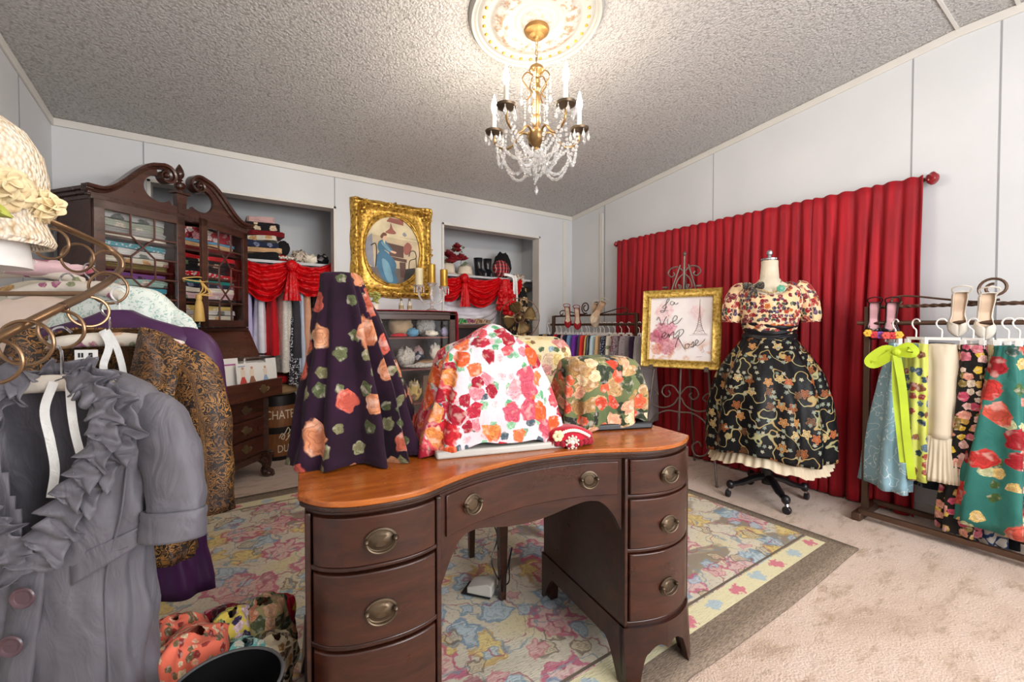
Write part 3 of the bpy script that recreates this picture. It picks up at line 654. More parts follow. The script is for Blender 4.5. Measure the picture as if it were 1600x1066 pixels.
c.lathe([(.001, 0), (.006, -.01), (.011, -.025), (.006, -.04), (.001, -.048)], 8, (0, 0, 1.885)); c.obj('centre_drop', M['crystal'], ch, smooth=False)
# ================================================================ SECRETARY BOOKCASE
M['secw'] = wood('secretary_mahogany', '2e1711', '5a3427', .33); M['secx'] = wood('secretary_front', '331811', '5f3627', .32); M['secm'] = wood('secretary_moulding', '2c1610', '4f2c20', .28, coat=.4)
SA = R(38.2); SO = V((-.1, 3.467, 0))     # lower front centre
sec = thing('secretary_bookcase', 'dark mahogany secretary bookcase with broken pediment, glazed doors and an open drawer', 'bookcase', SO, SA)
def oxb(x): return -.035*cos(x/.5*pi*1.0)*(1 if abs(x) < .5 else 0)-.004
def oxs(mb, x0, x1, zt, zb, off, thk=.02, n=40, y0=0):
    mb.loft([[(x, oxb(x)+off+y0, zb), (x, oxb(x)+off+y0, zt), (x, oxb(x)+off+thk+y0, zt), (x, oxb(x)+off+thk+y0, zb)] for x in [lerp(x0, x1, i/n) for i in range(n+1)]]); return mb
HW = .51
xs = [lerp(-HW, HW, i/30) for i in range(31)]
b = MB(); b.prism([(x, oxb(x)+.02) for x in xs]+[(HW, .5), (-HW, .5)], .16, .61)
b.box((0, .27, .69), (2*HW, .46, .02)); b.box((0, .49, .69), (2*HW, .02, .16))
for x in (-HW+.01, HW-.01): b.box((x, .26, .69), (.02, .48, .18))
b.box((0, .42, .95), (2*HW-.04, .16, .36)); b.obj('lower_case', M['secw'], sec, smooth=False)
M['mold'] = M['secm']
b = MB(); oxs(b, -HW-.015, HW+.015, .185, .135, -.015, .05); oxs(b, -HW-.008, HW+.008, .2, .185, -.008, .04)
b.box((0, .25, .155), (2*HW+.02, .48, .03)); b.obj('base_moulding', M['mold'], sec, bevel=.004)
for zt, zb in ((.608, .47), (.458, .325), (.313, .195)):
    d = oxs(MB(), -HW+.03, HW-.03, zt, zb, .0, .02).obj('drawer', M['secx'], sec, bevel=.003)
    for x in (-.3, .3):
        h = MB(); y = oxb(x)-.003; zc = (zt+zb)/2
        h.prism([(x+sx*.055*a, zc+c*.032) for sx, a, c in [(1, 1, 0), (1, .75, .5), (1, .45, .35), (1, .2, 1), (-1, .2, 1), (-1, .45, .35), (-1, .75, .5), (-1, 1, 0), (-1, .75, -.55), (-1, .4, -.4), (-1, .15, -1), (1, .15, -1), (1, .4, -.4), (1, .75, -.55)]], y, y-.003, 'y')
        h.tube([(x+.036*cos(t), y-.014, zc+.004+.024*sin(t)) for t in [pi+pi*i/14 for i in range(15)]], .0028, 6)
        for sx in (-1, 1): h.ball((x+sx*.036, y-.008, zc+.005), .006, 8, 6)
        h.obj('brass_pull', M['brass'], d)
PULL = .17
dr = oxs(MB(), -HW+.015, HW-.015, .765, .64, -PULL, .018).obj('open_drawer', M['secx'], sec, bevel=.003)
b = MB(); b.box((0, .19-PULL/2, .652), (2*HW-.08, .3, .01))
for x in (-HW+.04, HW-.04): b.box((x, .19-PULL/2, .7), (.012, .3, .1))
b.obj('drawer_box', plain('drawer_pine', '9a7650', .6), dr, smooth=False)
for x in (-.3, .3):
    h = MB(); y = oxb(x)-PULL-.003; zc = .705
    h.prism([(x+sx*.055*a, zc+c*.032) for sx, a, c in [(1, 1, 0), (1, .75, .5), (1, .45, .35), (1, .2, 1), (-1, .2, 1), (-1, .45, .35), (-1, .75, .5), (-1, 1, 0), (-1, .75, -.55), (-1, .4, -.4), (-1, .15, -1), (1, .15, -1), (1, .4, -.4), (1, .75, -.55)]], y, y-.003, 'y')
    h.tube([(x+.036*cos(t), y-.014, zc+.004+.024*sin(t)) for t in [pi+pi*i/14 for i in range(15)]], .0028, 6)
    for sx in (-1, 1): h.ball((x+sx*.036, y-.008, zc+.005), .006, 8, 6)
    h.obj('brass_pull', M['brass'], dr)
for sx in (-1, 1):
    for y0, sy in ((.03, -1), (.46, 1)):
        f = MB(); X = sx*(HW-.05)
        f.tube(cat([(X, y0, .16), (X+sx*.02, y0+sy*.015, .12), (X+sx*.022, y0+sy*.018, .08), (X+sx*.012, y0+sy*.01, .05), (X+sx*.02, y0+sy*.02, .028)], 4), [.05, .048, .046, .044, .042, .04, .036, .034, .032, .03, .028, .028, .028, .028, .029, .03, .03][:17], 10)
        f.ball((X+sx*.024, y0+sy*.03, .025), (.036, .036, .025), 12, 8)
        for k in (-1, 0, 1):
            a = atan2(sy, sx)+k*.6; f.tube([(X+sx*.02, y0+sy*.02, .06), (X+sx*.02+.035*cos(a), y0+sy*.03+.035*sin(a), .035), (X+sx*.02+.045*cos(a), y0+sy*.03+.045*sin(a), .006)], [.014, .013, .006], 7)
        f.obj('claw_foot', M['secm'], sec)
b = MB(); b.loft([[(-HW+.02, .015, .77), (HW-.02, .015, .77), (HW-.02, .04, .765), (-HW+.02, .04, .765)], [(-HW+.02, .2, 1.115), (HW-.02, .2, 1.115), (HW-.02, .225, 1.11), (-HW+.02, .225, 1.11)]])
for x in (-HW+.01, HW-.01): b.prism([(.02, .78), (.5, .78), (.5, 1.12), (.2, 1.12)], x-.01, x+.01, 'x')
b.obj('slant_lid', M['secx'], sec, smooth=False)
# upper case
UW, UY, UD = .485, .2, .3
b = MB()
for x in (-UW+.011, UW-.011): b.box((x, UY+UD/2, 1.505), (.022, UD, .77))
b.box((0, UY+UD-.008, 1.505), (2*UW, .016, .77)); b.box((0, UY+UD/2, 1.13), (2*UW+.02, UD+.02, .024)); b.box((0, UY+UD/2, 1.885), (2*UW, UD, .03)); b.box((0, UY+.14, 1.5), (.02, UD-.05, .74))
b.obj('upper_case', M['secw'], sec, smooth=False)
SHZ = [1.142, 1.325, 1.505, 1.69]
for z in SHZ[1:]: MB().box((0, UY+.165, z-.007), (2*UW-.05, .25, .014)).obj('shelf', M['secw'], sec, smooth=False)
b = MB()
for k, (dx, z0, z1) in enumerate(((.006, 1.87, 1.895), (.02, 1.895, 1.915), (.034, 1.915, 1.935))):
    for x in (-1, 1): b.box((x*(UW+dx/2), UY+UD/2-dx/2, (z0+z1)/2), (dx, UD+dx, z1-z0))
b.box((0, UY-.008, 1.882), (2*UW+.012, .02, .03)); b.obj('cornice_side', M['mold'], sec, bevel=.002)
def scrolltop(x):   # height of the swan neck
    t = (UW+.03-abs(x))/(UW-.055); return 1.925+.235*(.5-.5*cos(pi*min(1, max(0, (t-.12)/.74))))
# pediment board per side with round cut-out
for sx in (-1, 1):
    up = [(sx*x, scrolltop(x)-.012) for x in [lerp(UW+.02, .15, i/24) for i in range(25)]]
    arc = [(sx*(.135+.085*cos(t)), 2.03+.085*sin(t)*.9) for t in [pi*.42-i*(pi*1.42)/24 for i in range(25)]]
    low = [(sx*.06, 1.945), (sx*.0, 1.945), (sx*0, 1.888), (sx*(UW+.02), 1.888)]
    arc2 = [(sx*x, z) for x, z in ([(.135+.088*cos(t), 2.025+.08*sin(t)) for t in [pi*.5-i*(pi*1.25)/22 for i in range(23)]])]
    b = MB(); b.prism(up+arc2+low, UY-.014, UY+.012, 'y'); b.obj('pediment_board', M['secw'], sec, smooth=False)
    ed = [V((sx*x, 0, scrolltop(x))) for x in [lerp(UW+.034, .17, i/30) for i in range(31)]]
    ed += [V((sx*(.105+r*cos(a)), 0, 2.118+r*sin(a))) for r, a in [(lerp(.058, .012, i/26), lerp(pi*.32, pi*2.75, i/26)) for i in range(27)]]
    b = MB(); rows = []
    for i, p in enumerate(ed):
        t = (ed[min(i+1, len(ed)-1)]-ed[max(i-1, 0)]).normalized(); nn = V((-t.z, 0, t.x))*(1 if sx < 0 else -1)
        w = lerp(1, .45, max(0, (i-30)/27)); q = [(-.018, UY-.014), (-.018, UY-.024), (-.004, UY-.03), (.0, UY-.045), (.014, UY-.05), (.018, UY-.05), (.018, UY+.012), (-.018, UY+.012)]
        rows.append([V((p.x, 0, p.z))+nn*(h*w)+V((0, y, 0)) for h, y in q])
    b.loft(rows); b.ball((sx*.105, UY-.03, 2.118), (.018, .03, .018), 12, 8); b.obj('swan_neck_moulding', M['mold'], sec, ang=40)
b = MB(); b.loft([[(-w, UY-.02, z), (w, UY-.02, z), (w, UY+.02, z), (-w, UY+.02, z)] for z, w in ((1.9, .024), (2.03, .034))])
b.box((0, UY, 2.038), (.1, .07, .014)); b.lathe([(.02, 2.044), (.016, 2.05), (.012, 2.06), (.03, 2.075), (.034, 2.09), (.028, 2.105), (.012, 2.112), (.01, 2.12), (.02, 2.126), (.012, 2.134), (.024, 2.152), (.028, 2.17), (.022, 2.195), (.01, 2.22), (.001, 2.232)], 18, (0, UY, 0))
b.obj('finial', M['secm'], sec)
def door(name, w, h, flip, par, loc, rz):
    root = MB(); st = .05
    root.box((w/2, 0, st/2), (w, .022, st)); root.box((w/2, 0, h-st/2), (w, .022, st)); root.box((st/2, 0, h/2), (st, .022, h)); root.box((w-st/2, 0, h/2), (st, .022, h))
    d = root.obj(name, M['secw'], par, smooth=False, loc=loc, rot=(0, 0, rz), bevel=.002)
    gw, gh = w-2*st, h-2*st
    P = lambda x, y: V((st+gw*x, -.004, h-st-gh*y)); m = MB(); a, c = 1/3, 2/3
    sg = [((a, 0), (a, .2)), ((c, 0), (c, .2)), ((0, .2), (a, .2)), ((c, .2), (1, .2)), ((a, .2), (c, .4)), ((c, .2), (a, .4)), ((0, .4), (a, .4)), ((c, .4), (1, .4)), ((a, .4), (a, .6)), ((c, .4), (c, .6)), ((0, .6), (a, .6)), ((c, .6), (1, .6)), ((a, .6), (c, .8)), ((c, .6), (a, .8)), ((0, .8), (a, .8)), ((c, .8), (1, .8)), ((a, .8), (a, 1)), ((c, .8), (c, 1))]
    for p, q in sg: m.tube([P(*p), P(*q)], .0062, 6)
    m.obj('glazing_bar', M['bar'], d, smooth=False)
    MB().box((w/2, .004, h/2), (gw+.01, .002, gh+.01)).obj('glass_pane', M['glass'], d, smooth=False)
    return d
M['bar'] = wood('light_mahogany', '4a2a22', '6d4438', .4)
dw = UW-.006; dh = .725
d1 = door('glazed_door', dw, dh, 0, sec, (-UW+.004, UY-.013, 1.146), R(-3))
d2 = door('glazed_door', dw, dh, 1, sec, (UW-.004, UY-.013, 1.146), R(180+17))
for d, x in ((d1, dw-.02), (d2, dw-.02)):
    MB().ball((x, -.022 if d is d1 else .022, dh*.42), .011, 10, 8).obj('knob', M['brass'], d)
M['tassel'] = plain('gold_silk', 'd8b062', .5, .1, var=.25, bump=.5, bs=300)
t = thing('tassel', 'gold silk tassel hanging from the bookcase door knob', 'tassel', sec.matrix_basis @ V((-.0, UY-.16, 1.46)), SA); t.scale = (1.35, 1.35, 1.35)
b = MB(); b.tube(cat([(-.06, .02, .0), (0, 0, .012), (.05, .02, .004), (.02, -.01, -.01), (-.04, .0, -.008)], 5, True), .003, 6, True)
for k in range(4): b.tube(cat([(.005, 0, -.0), (.02+.012*k, -.004*k, -.04-.01*k), (.004*k, 0, -.075)], 5), .0028, 6)
b.obj('cord_loop', M['tassel'], t)
MB().lathe([(.002, -.07), (.011, -.075), (.014, -.09), (.011, -.102), (.014, -.108), (.019, -.14), (.024, -.2), (.0235, -.205), (.001, -.204)], 20).obj('fringe', M['tassel'], t)
# ---------------------------------------------------------------- folded fabrics
FM = {}
def fcol(n, *a, **k): FM[n] = floral(n.replace(' ', '_'), *a, **k)
fcol('white and grey floral', 'dcdad6', [(14, .42, ['8f9498', 'b9aeb0', '6f7a72', 'cfa8ae'], .6)])
fcol('sage floral', 'a9b0a0', [(16, .4, ['6f7c68', 'e0dccb', '8a8d80'], .6)])
fcol('teal dotted', '4f9fae', [(38, .2, ['e8f2f2'], .95)])
fcol('cream floral', 'e6dfcb', [(18, .38, ['c98a86', '8fa07a', 'd9b27a', 'a9785f'], .6)])
fcol('mint floral', 'a8cfc4', [(17, .4, ['4f8f86', 'e9e6da', '3f6f74'], .6)])
fcol('purple print', '7d559a', [(16, .4, ['d7cfe0', '3d2b55'], .5)])
fcol('aqua print', '4fb3c9', [(15, .42, ['e6dfd0', '2f7f96', 'c7a98d'], .5)])
fcol('peach floral', 'e0a998', [(15, .42, ['c7685f', 'eed9c8', '8f9a78'], .6)])
fcol('crimson floral', 'b4313f', [(22, .45, ['e9a9b0', 'f0e3e0', '7f1626'], .75)])
fcol('red dotted', 'cf1d2b', [(42, .3, ['f5efec'], .95)])
fcol('black floral', '1b191d', [(17, .38, ['c94a3f', 'e0cfae', '5f7a56'], .55)])
fcol('yellow print', 'dcc070', [(18, .4, ['a3753a', 'efe4c0'], .5)])
fcol('pink floral', 'e8c3c8', [(17, .42, ['c96a80', 'f3ece8', '8fae8a'], .6)])
fcol('navy print', '27304a', [(20, .35, ['cfd3dc', '7f8cad'], .5)])
for n, h in (('plain grey', '9b9a96'), ('tan', 'cfa97e'), ('dark red', '76121c'), ('teal', '1f8f88'), ('black', '19181b'), ('scarlet', 'c41c26'), ('ivory', 'e8e1d2'), ('sky blue', '6aa6c9'), ('olive', '6d6a3f'), ('blush lace', 'c9a5a2')):
    FM[n] = cloth(n.replace(' ', '_')+'_cotton', h)
def folded(w, d, h, seed):
    """a length of cloth folded into a flat bundle, folds toward the front (-y)"""
    b = MB(); rows = []; L = max(2, int(h/.013)); prof = []
    for k in range(L):
        for a in (-70, -30, 0, 30, 70):
            prof.append((-d/2-.006*cos(R(a))*1.2+.006, h*(k+.5)/L+h/L*.5*sin(R(a))))
    prof += [(d/2, h), (d/2, 0)]
    for i in range(15):
        x = lerp(-w/2, w/2, i/14); e = .85 if i in (0, 14) else 1
        s_ = 1+.3*noise.noise((x*6, seed, 0)); o_ = .02*noise.noise((x*5, seed, 4))
        rows.append([(x, (y+.012*noise.noise((x*8, z*30, seed)))*e+o_, z*s_) for y, z in prof])
    return b.loft(rows)
ORD = ['top', 'second', 'third', 'fourth', 'fifth', 'sixth']
LAY = {0: [[('white and grey floral', .05), ('sage floral', .05), ('plain grey', .035), ('ivory', .025)], [('teal dotted', .03), ('white and grey floral', .045), ('cream floral', .035), ('olive', .03)], [('purple print', .035), ('mint floral', .04), ('aqua print', .035), ('peach floral', .035)], [('sky blue', .035), ('crimson floral', .03), ('teal', .035), ('cream floral', .045)]],
       1: [[('crimson floral', .075), ('sky blue', .02), ('tan', .03), ('dark red', .025)], [('scarlet', .03), ('black floral', .045), ('black', .04), ('red dotted', .03)], [('teal', .025), ('navy print', .025), ('ivory', .035), ('pink floral', .045), ('black', .02)], [('yellow print', .035), ('white and grey floral', .03), ('cream floral', .035), ('black floral', .03), ('teal dotted', .02)]]}
for col in (0, 1):
    for si, stack in enumerate(LAY[col]):
        k_ = .158/sum(h for _, h in stack)/1.03; stack = [(a, h*k_) for a, h in stack]
        z = SHZ[3-si]+.001; cx = (-.245, .245)[col]
        for k, (mn, h) in reversed(list(enumerate(stack))):
            p = sec.matrix_basis @ V((cx+rnd.uniform(-.008, .008), UY+.165+rnd.uniform(-.008, .0), z))
            o = folded(.42+rnd.uniform(-.03, .01), .2, h, rnd.random()*50).obj('folded_fabric', FM[mn], loc=p, rot=(0, 0, SA))
            tag(o, '%s folded fabric, %s of pile, %s shelf behind the %s bookcase door' % (mn, ORD[k] if k < len(stack)-1 else 'bottom', ('top', 'second', 'third', 'lowest')[si], ('closed', 'ajar')[col]), 'folded fabric', 'folded fabrics in the bookcase')
            z += h*1.03
# ---------------------------------------------------------------- sewing patterns in the open drawer
def envelope(lab, x, y, z, w, h, tilt, spec, rz=0.):
    h *= 1.27; b = MB(); b.box((0, 0, h/2), (w, .005, h)); f = -.0027
    def quad(c, x0, x1, z0, z1): b.cur = c; b.add([(x0*w, f, z0*h), (x1*w, f, z0*h), (x1*w, f, z1*h), (x0*w, f, z1*h)], [(0, 1, 2, 3)])
    def poly(c, pts): b.cur = c; b.add([(px*w, f-.0002, pz*h) for px, pz in pts], [tuple(range(len(pts)))])
    for sp in spec:
        if sp[0] == 'fig':
            _, cx, sc_, cl = sp
            poly(cl, [(cx-.17*sc_, .3), (cx+.17*sc_, .3), (cx+.05*sc_, .6), (cx-.05*sc_, .6)]); poly(3, [(cx-.07*sc_, .6), (cx+.07*sc_, .6), (cx+.09*sc_, .8), (cx-.09*sc_, .8)])
            poly(4, [(cx+.05*sc_*cos(t), .85+.045*sin(t)) for t in [2*pi*i/10 for i in range(10)]])
        else: quad(sp[1], *sp[2:])
    p = sec.matrix_basis @ V((x, y, z))
    o = b.obj('sewing_pattern', [PW, PR, PT, PC, PS, PB, PM], smooth=False, loc=p, rot=(tilt, 0, SA+rz))
    return tag(o, lab, 'sewing pattern', 'sewing patterns in the open drawer')
PW = plain('pattern_paper', 'e9e6e0', .6, var=.02); PR = plain('pattern_red', 'c8453e', .6); PT = plain('pattern_brown', '9a6a50', .6); PC = plain('pattern_cream', 'e3d3c0', .6); PS = plain('pattern_skin', 'c9987c', .6); PB = plain('pattern_blue', '8fa9c6', .6); PM = plain('pattern_magenta', 'b05a9a', .6)
yb = -PULL+.03
envelope('sewing pattern envelope with red skirt and brown skirt figures in the open drawer', .22, yb+.01, .66, .17, .185, -.1, [('q', 5, -.42, -.1, .9, .93), ('fig', -.22, 1.3, 1), ('fig', .2, 1.3, 2)])
envelope('sewing pattern envelope with a blue dress figure beside the red skirt pattern', .375, yb+.02, .66, .14, .18, -.12, [('fig', 0, 1.4, 5)])
envelope('white sewing pattern envelope with magenta band behind the figure envelopes', .1, yb+.05, .66, .17, .215, -.1, [('q', 6, -.45, -.3, .6, .95), ('q', 6, -.45, .4, .82, .86)])
envelope('narrow sewing pattern envelope with dark figure beside the clear box', .455, yb+.05, .66, .09, .2, -.1, [('fig', 0, 1.2, 2)])
envelope('white sewing pattern envelope with photo panel nearest the brocade jacket', .02, yb+.015, .66, .15, .17, -.08, [('q', 2, -.2, .1, .2, .6)])
q = sec.matrix_basis @ V((.36, yb+.14, .66))
bx = thing('storage_box', 'clear plastic box of paper patterns at the back of the open drawer', 'box', q, SA)
MB().box((0, 0, .137), (.24, .12, .27)).obj('tray', glassmat('clear_plastic', 'f4f6f6', .15, .6), bx, bevel=.012)
b = MB()
for k in range(6): b.box((-.02+.006*k, -.045+.017*k, .12), (.19, .006, .23))
b.obj('paper_stack', PW, bx, smooth=False)
# ================================================================ CLOTH HELPERS
def ering(cx, cy, z, a, b, n=48, folds=0, amp=0., ph=0., sq=2., seed=0., wr=0.):
    out = []
    for i in range(n):
        t = 2*pi*i/n; c, s_ = sgp(cos(t), 2/sq), sgp(sin(t), 2/sq)
        k = amp*sin(folds*t+ph+.7*sin(3*t+seed)); w = wr*noise.noise((c*4+seed, s_*4, z*9)) if wr else 0
        out.append((cx+c*(a+k+w), cy+s_*(b+min(k, b*.6)*.9+w*.6), z))
    return out
def hang(tab, n=48, folds=6, amp=.02, ph=0., per=5, sq=2.3, seed=0., wr=.006, top=True):
    """hanging garment: tab rows (z, half width x, half depth y, x offset, y offset) from top to hem"""
    b = MB(); P = []
    for i in range(len(tab)-1):
        for k in range(per): P.append([lerp(tab[i][j], tab[i+1][j], k/per) for j in range(5)])
    P.append(tab[-1]); z0, z1 = P[0][0], P[-1][0]; rows = []
    for z, a, bb, ox, oy in P:
        w = (z0-z)/(z0-z1); rows.append(ering(ox, oy, z, a, bb, n, folds, amp*w**.7, ph, sq, seed, wr))
    r0 = rows[0]; cx, cy, cz = tab[0][3], tab[0][4], tab[0][0]
    if top: rows.insert(0, [(cx+(x-cx)*.3, cy+(y-cy)*.2, z+.004) for x, y, z in r0])
    return b.rows(rows, True, front=3*n//4)
def swagcloth(x0, x1, y, z, drop, sag0=.05, n=44, m=36, folds=5, seed=0):
    b = MB(); rows = []
    for j in range(m+1):
        v = j/m; rw = []
        for i in range(n+1):
            s_ = i/n; h = (4*s_*(1-s_))**.75; f = sin(v*folds*2*pi+1.5*noise.noise((s_*3, seed, v*2)))
            rw.append((lerp(x0, x1, s_), y-.035*sin(pi*min(1, v*1.1))*(.5+h)-.017*f*(.35+h)-.012*noise.noise((s_*8, v*9, seed)), z-.05*h*(1-v)*1.0-(sag0*v+drop*v*h)+.008*noise.noise((s_*9, v*6, seed+4))))
        rows.append(rw)
    return b.rows(rows, front=n//2)
def tail(x, y, z, ln, w0, w1, folds=7, seed=0):
    return hang([(z, w0, w0*.7, x, y), (z-ln*.5, (w0+w1)*.5, .03, x, y-.01), (z-ln, w1, .035, x, y-.01)], 40, folds, .012, seed, 6, 2, seed, .008)
def satin():
    m = MT('cl_red_satin', .3, coord='Object'); m.col(m.ramp(m.noise(12, 3), [(.3, hx('b8060f')), (.7, hx('d80d16'))])); m.bump(m.noise(20, 3, dist=1.6), .5, .03); m.set('Specular IOR Level', .35); return m.m
M['satin'] = satin()
M['shelfw'] = plain('painted_shelf', 'c6c6c8', .6, var=.04)
# ================================================================ CLOSET WITH HANGING CLOTHES
SY = 4.08
for k, (a, c) in enumerate((OPL, OPR)):
    lab = ('white shelf with fabric piles behind red satin in the closet beside the bookcase', 'white shelf with hats behind red satin in the closet near the fan')[k]
    a = a if k else .24
    s_ = thing('closet_shelf', lab, 'shelf', ((a+c)/2, SY, 1.69))
    MB().box((0, .19, .0), (c-a+.34, .40, .022)).obj('shelf_board', M['shelfw'], s_, smooth=False)
    MB().tube([(-(c-a)/2-.17, .17, -.07), ((c-a)/2+.17, .17, -.07)], .014, 10).obj('hanging_rod', M['chrome'], s_)
sw = thing('satin_swag', 'red satin swag knotted along the shelf of the closet beside the bookcase', 'valance', (0, SY-.04, 1.705))
swagcloth(.10, .49, 0, .01, .27, .09, seed=1).obj('swag', M['satin'], sw, ang=80, solid=.003)
swagcloth(.48, .80, 0, .01, .17, .14, seed=5, folds=4).obj('swag', M['satin'], sw, ang=80, solid=.003)
b = tail(.485, -.055, -.1, .24, .03, .06, 7, 2); b.ball((.485, -.06, -.05), (.045, .035, .05), 14, 8); b.obj('knot_tail', M['satin'], sw, ang=80)
def closet_garment(px, pyb, mat, lab, w=.05, dz=.17, y=4.25, ztop=1.60, name='hanging_garment', cat_='garment', folds=5, seed=0, parts=None):
    x = PY(px, 520, y-dz).x; zb = PY(px, pyb, y-dz).z
    o = hang([(ztop, .02, .03, 0, 0), (ztop-.04, w*.5, dz*.7, 0, 0), (ztop-.09, w*.7, dz*.95, 0, 0), ((ztop+zb)/2, w*.9, dz, 0, 0), (zb, w*1.1, dz*1.02, 0, 0)], 40, folds, .014, seed, 5, 2.6, seed, .008)
    o = o.obj(name, mat, loc=(x, y, 0), ang=80)
    return tag(o, lab, cat_, 'clothes on the closet rod')
M['lav'] = cloth('lavender', 'bdb4da'); M['wht'] = cloth('white_cotton', 'e6e3ea'); M['redc'] = cloth('red_cotton', 'c41522'); M['crm'] = contour('cream_lace', 'd5cec2', 'e9e4da', 40, .09, 3); M['dgrey'] = cloth('charcoal', '3c3a40'); M['lace'] = contour('black_white_lace', '2a2830', 'dddbe0', 38, .1, 4); M['peach'] = cloth('peach', 'dfa584'); M['blkfl'] = floral('black_daisy', '1a181c', [(20, .33, ['d9d4cc', '7f7a80', 'efe9df'], .55)]); M['ltblue'] = cloth('pale_blue', 'c3cde0')
closet_garment(386, 560, M['lav'], 'lavender garment hanging under the red satin nearest the bookcase', seed=1)
closet_garment(407, 552, M['wht'], 'white garment hanging between lavender and red ones in the closet', .045, seed=2)
closet_garment(427, 556, M['redc'], 'plain red garment hanging in the closet beside the bookcase', .04, seed=3)
closet_garment(447, 582, M['crm'], 'cream lace skirt hanging beside the plain red garment', .065, seed=4)
closet_garment(464, 560, M['dgrey'], 'charcoal garment hanging between the cream lace and pale blue ones', .045, .18, seed=5)
closet_garment(460, 601, M['lace'], 'black and white lace skirt hanging low behind the charcoal garment', .05, .19, 4.27, 1.3, seed=6)
closet_garment(472, 582, M['ltblue'], 'narrow pale blue garment hanging beside the peach one', .03, seed=7)
closet_garment(481, 570, M['peach'], 'peach garment hanging in the closet near the plum velvet cone', .05, seed=8)
closet_garment(502, 600, M['blkfl'], 'black garment with white flowers hanging in the closet', .06, seed=9)
z = 1.703
for k, (mn, h, w, lab) in enumerate([('black', .06, .26, 'plain black folded cloth at the bottom of the closet shelf pile'), ('tan', .04, .28, 'tan folded cloth second from the bottom of the closet shelf pile'), ('navy print', .055, .27, 'navy print folded cloth in the middle of the closet shelf pile'), ('cream floral', .04, .25, 'cream floral folded cloth above the navy print on the closet shelf'), ('dark red', .04, .27, 'dark red folded cloth under the dotted black one on the closet shelf'), ('black floral', .06, .25, 'black dotted cloth slumped near the top of the closet shelf pile'), ('blush lace', .05, .2, 'blush lace folded cloth on top of the closet shelf pile')]):
    o = folded(w, .26, h, k*3.1).obj('folded_fabric', FM[mn], loc=(.285+.02*sin(k*2), 4.23, z), rot=(rnd.uniform(-.03, .03), rnd.uniform(-.05, .05), rnd.uniform(-.2, .2))); z += h*1.04
    tag(o, lab, 'folded fabric', 'folded fabrics on the closet shelf')
def clump(name, lab, cat_, loc, r, mat, seed=0, amp=.3, sc_=2.2, n=24, m=16, group=None):
    b = MB(); rows = []
    for j in range(m+1):
        p = pi*(.02+.96*j/m); rw = []
        for i in range(n):
            t = 2*pi*i/n; d = V((sin(p)*cos(t), sin(p)*sin(t), -cos(p))); k = 1+amp*noise.noise(d*sc_+V((seed, 0, 0)))+amp*.5*noise.noise(d*sc_*2.4+V((0, seed, 0)))
            q = V((d.x*r[0]*k, d.y*r[1]*k, max(0, (d.z+1)/2*2*r[2]*k*.5+0)))
            rw.append(q)
        rows.append(rw)
    b.loft(rows); o = b.obj(name, mat, loc=loc, ang=80); return tag(o, lab, cat_, group)
M['fur'] = plain('black_fur', '121114', .95, var=.3, bump=1.0, bs=120)
zs = 1.703
clump('knit_hat', 'small black hat on the closet shelf above the satin knot', 'hat', (.445, 4.17, zs+.055), (.05, .05, .13), M['fur'], 1, .1)
b = MB()
for k in range(46):
    t = k*2.4; r = .012+.045*(k/46); b.ball((r*cos(t)*1.25, r*sin(t)*.7-.0, .007+.012*abs(sin(k*1.3))), .0075, 7, 5)
tag(b.obj('pearl_necklace', M['pearl'], loc=(.45, 4.115, zs+.018)), 'coiled pearl necklace lying above the satin knot on the closet shelf', 'necklace')
clump('red_cloth', 'small red cloth bunched under the black hat on the closet shelf', 'cloth', (.43, 4.18, zs), (.055, .05, .06), M['redc'], 3, .3)
M['lacebund'] = contour('taupe_lace', 'cfc0ae', '5b4c44', 26, .07, 3)
clump('lace_bundle', 'taupe lace bundle beside the pearls on the closet shelf', 'fabric', (.575, 4.17, zs), (.07, .06, .1), M['lacebund'], 5, .4)
clump('lace_bundle', 'ivory lace bundle between taupe and black ones on the closet shelf', 'fabric', (.665, 4.17, zs), (.06, .06, .08), M['ivory'], 8, .4)
clump('lace_bundle', 'black lace bundle at the end of the closet shelf', 'fabric', (.75, 4.17, zs), (.06, .06, .085), M['blkfl'], 11, .4)
# barrel
bp = V((.40, 4.285, 0))
ba = thing('wine_barrel', 'small wooden barrel with cream lettering in the closet beside the bookcase', 'barrel', bp)
M['stave'] = wood('barrel_oak', '6b3d20', '9c6434', .5, st=(14, 14, 1.2)); M['hoop'] = plain('barrel_hoop', '241f1e', .5, .4)
def brad(z): return .138+.027*sin(pi*min(1, max(0, z/.55)))
MB().lathe([(.001, .0)]+[(brad(.55*i/16), .55*i/16) for i in range(17)]+[(.12, .55), (.12, .54), (.001, .54)], 40).obj('staves', M['stave'], ba)
for z0, z1 in ((.0, .035), (.235, .29), (.47, .552)):
    MB().lathe([(brad(z0)+.0, z0), (brad(z0)+.004, z0), (brad((z0+z1)/2)+.0045, (z0+z1)/2), (brad(z1)+.004, z1), (brad(z1), z1)], 40).obj('hoop', M['hoop'], ba)
M['paint'] = plain('cream_paint', 'e9dcc0', .6, var=.04)
def wraptext(par, txt, size, z, a0, sx=1., name='lettering', rfun=None):
    cu = bpy.data.curves.new('lettering', 'FONT'); cu.body = txt; cu.size = size; cu.extrude = 0; cu.align_x = 'LEFT'; cu.resolution_u = 3
    to = bpy.data.objects.new('tmp', cu); COL.objects.link(to); dg = bpy.context.evaluated_depsgraph_get(); me = to.evaluated_get(dg).to_mesh()
    b = MB(); vs = []
    for v in me.vertices:
        zz = z+v.co.y; r = rfun(zz)+.0022; a = a0+v.co.x*sx/.165; vs.append((r*cos(a), r*sin(a), zz))
    b.add(vs, [tuple(p.vertices) for p in me.polygons]); to.to_mesh_clear() if hasattr(to, 'to_mesh_clear') else None
    bpy.data.objects.remove(to); return b.obj(name, M['paint'], par, smooth=False)
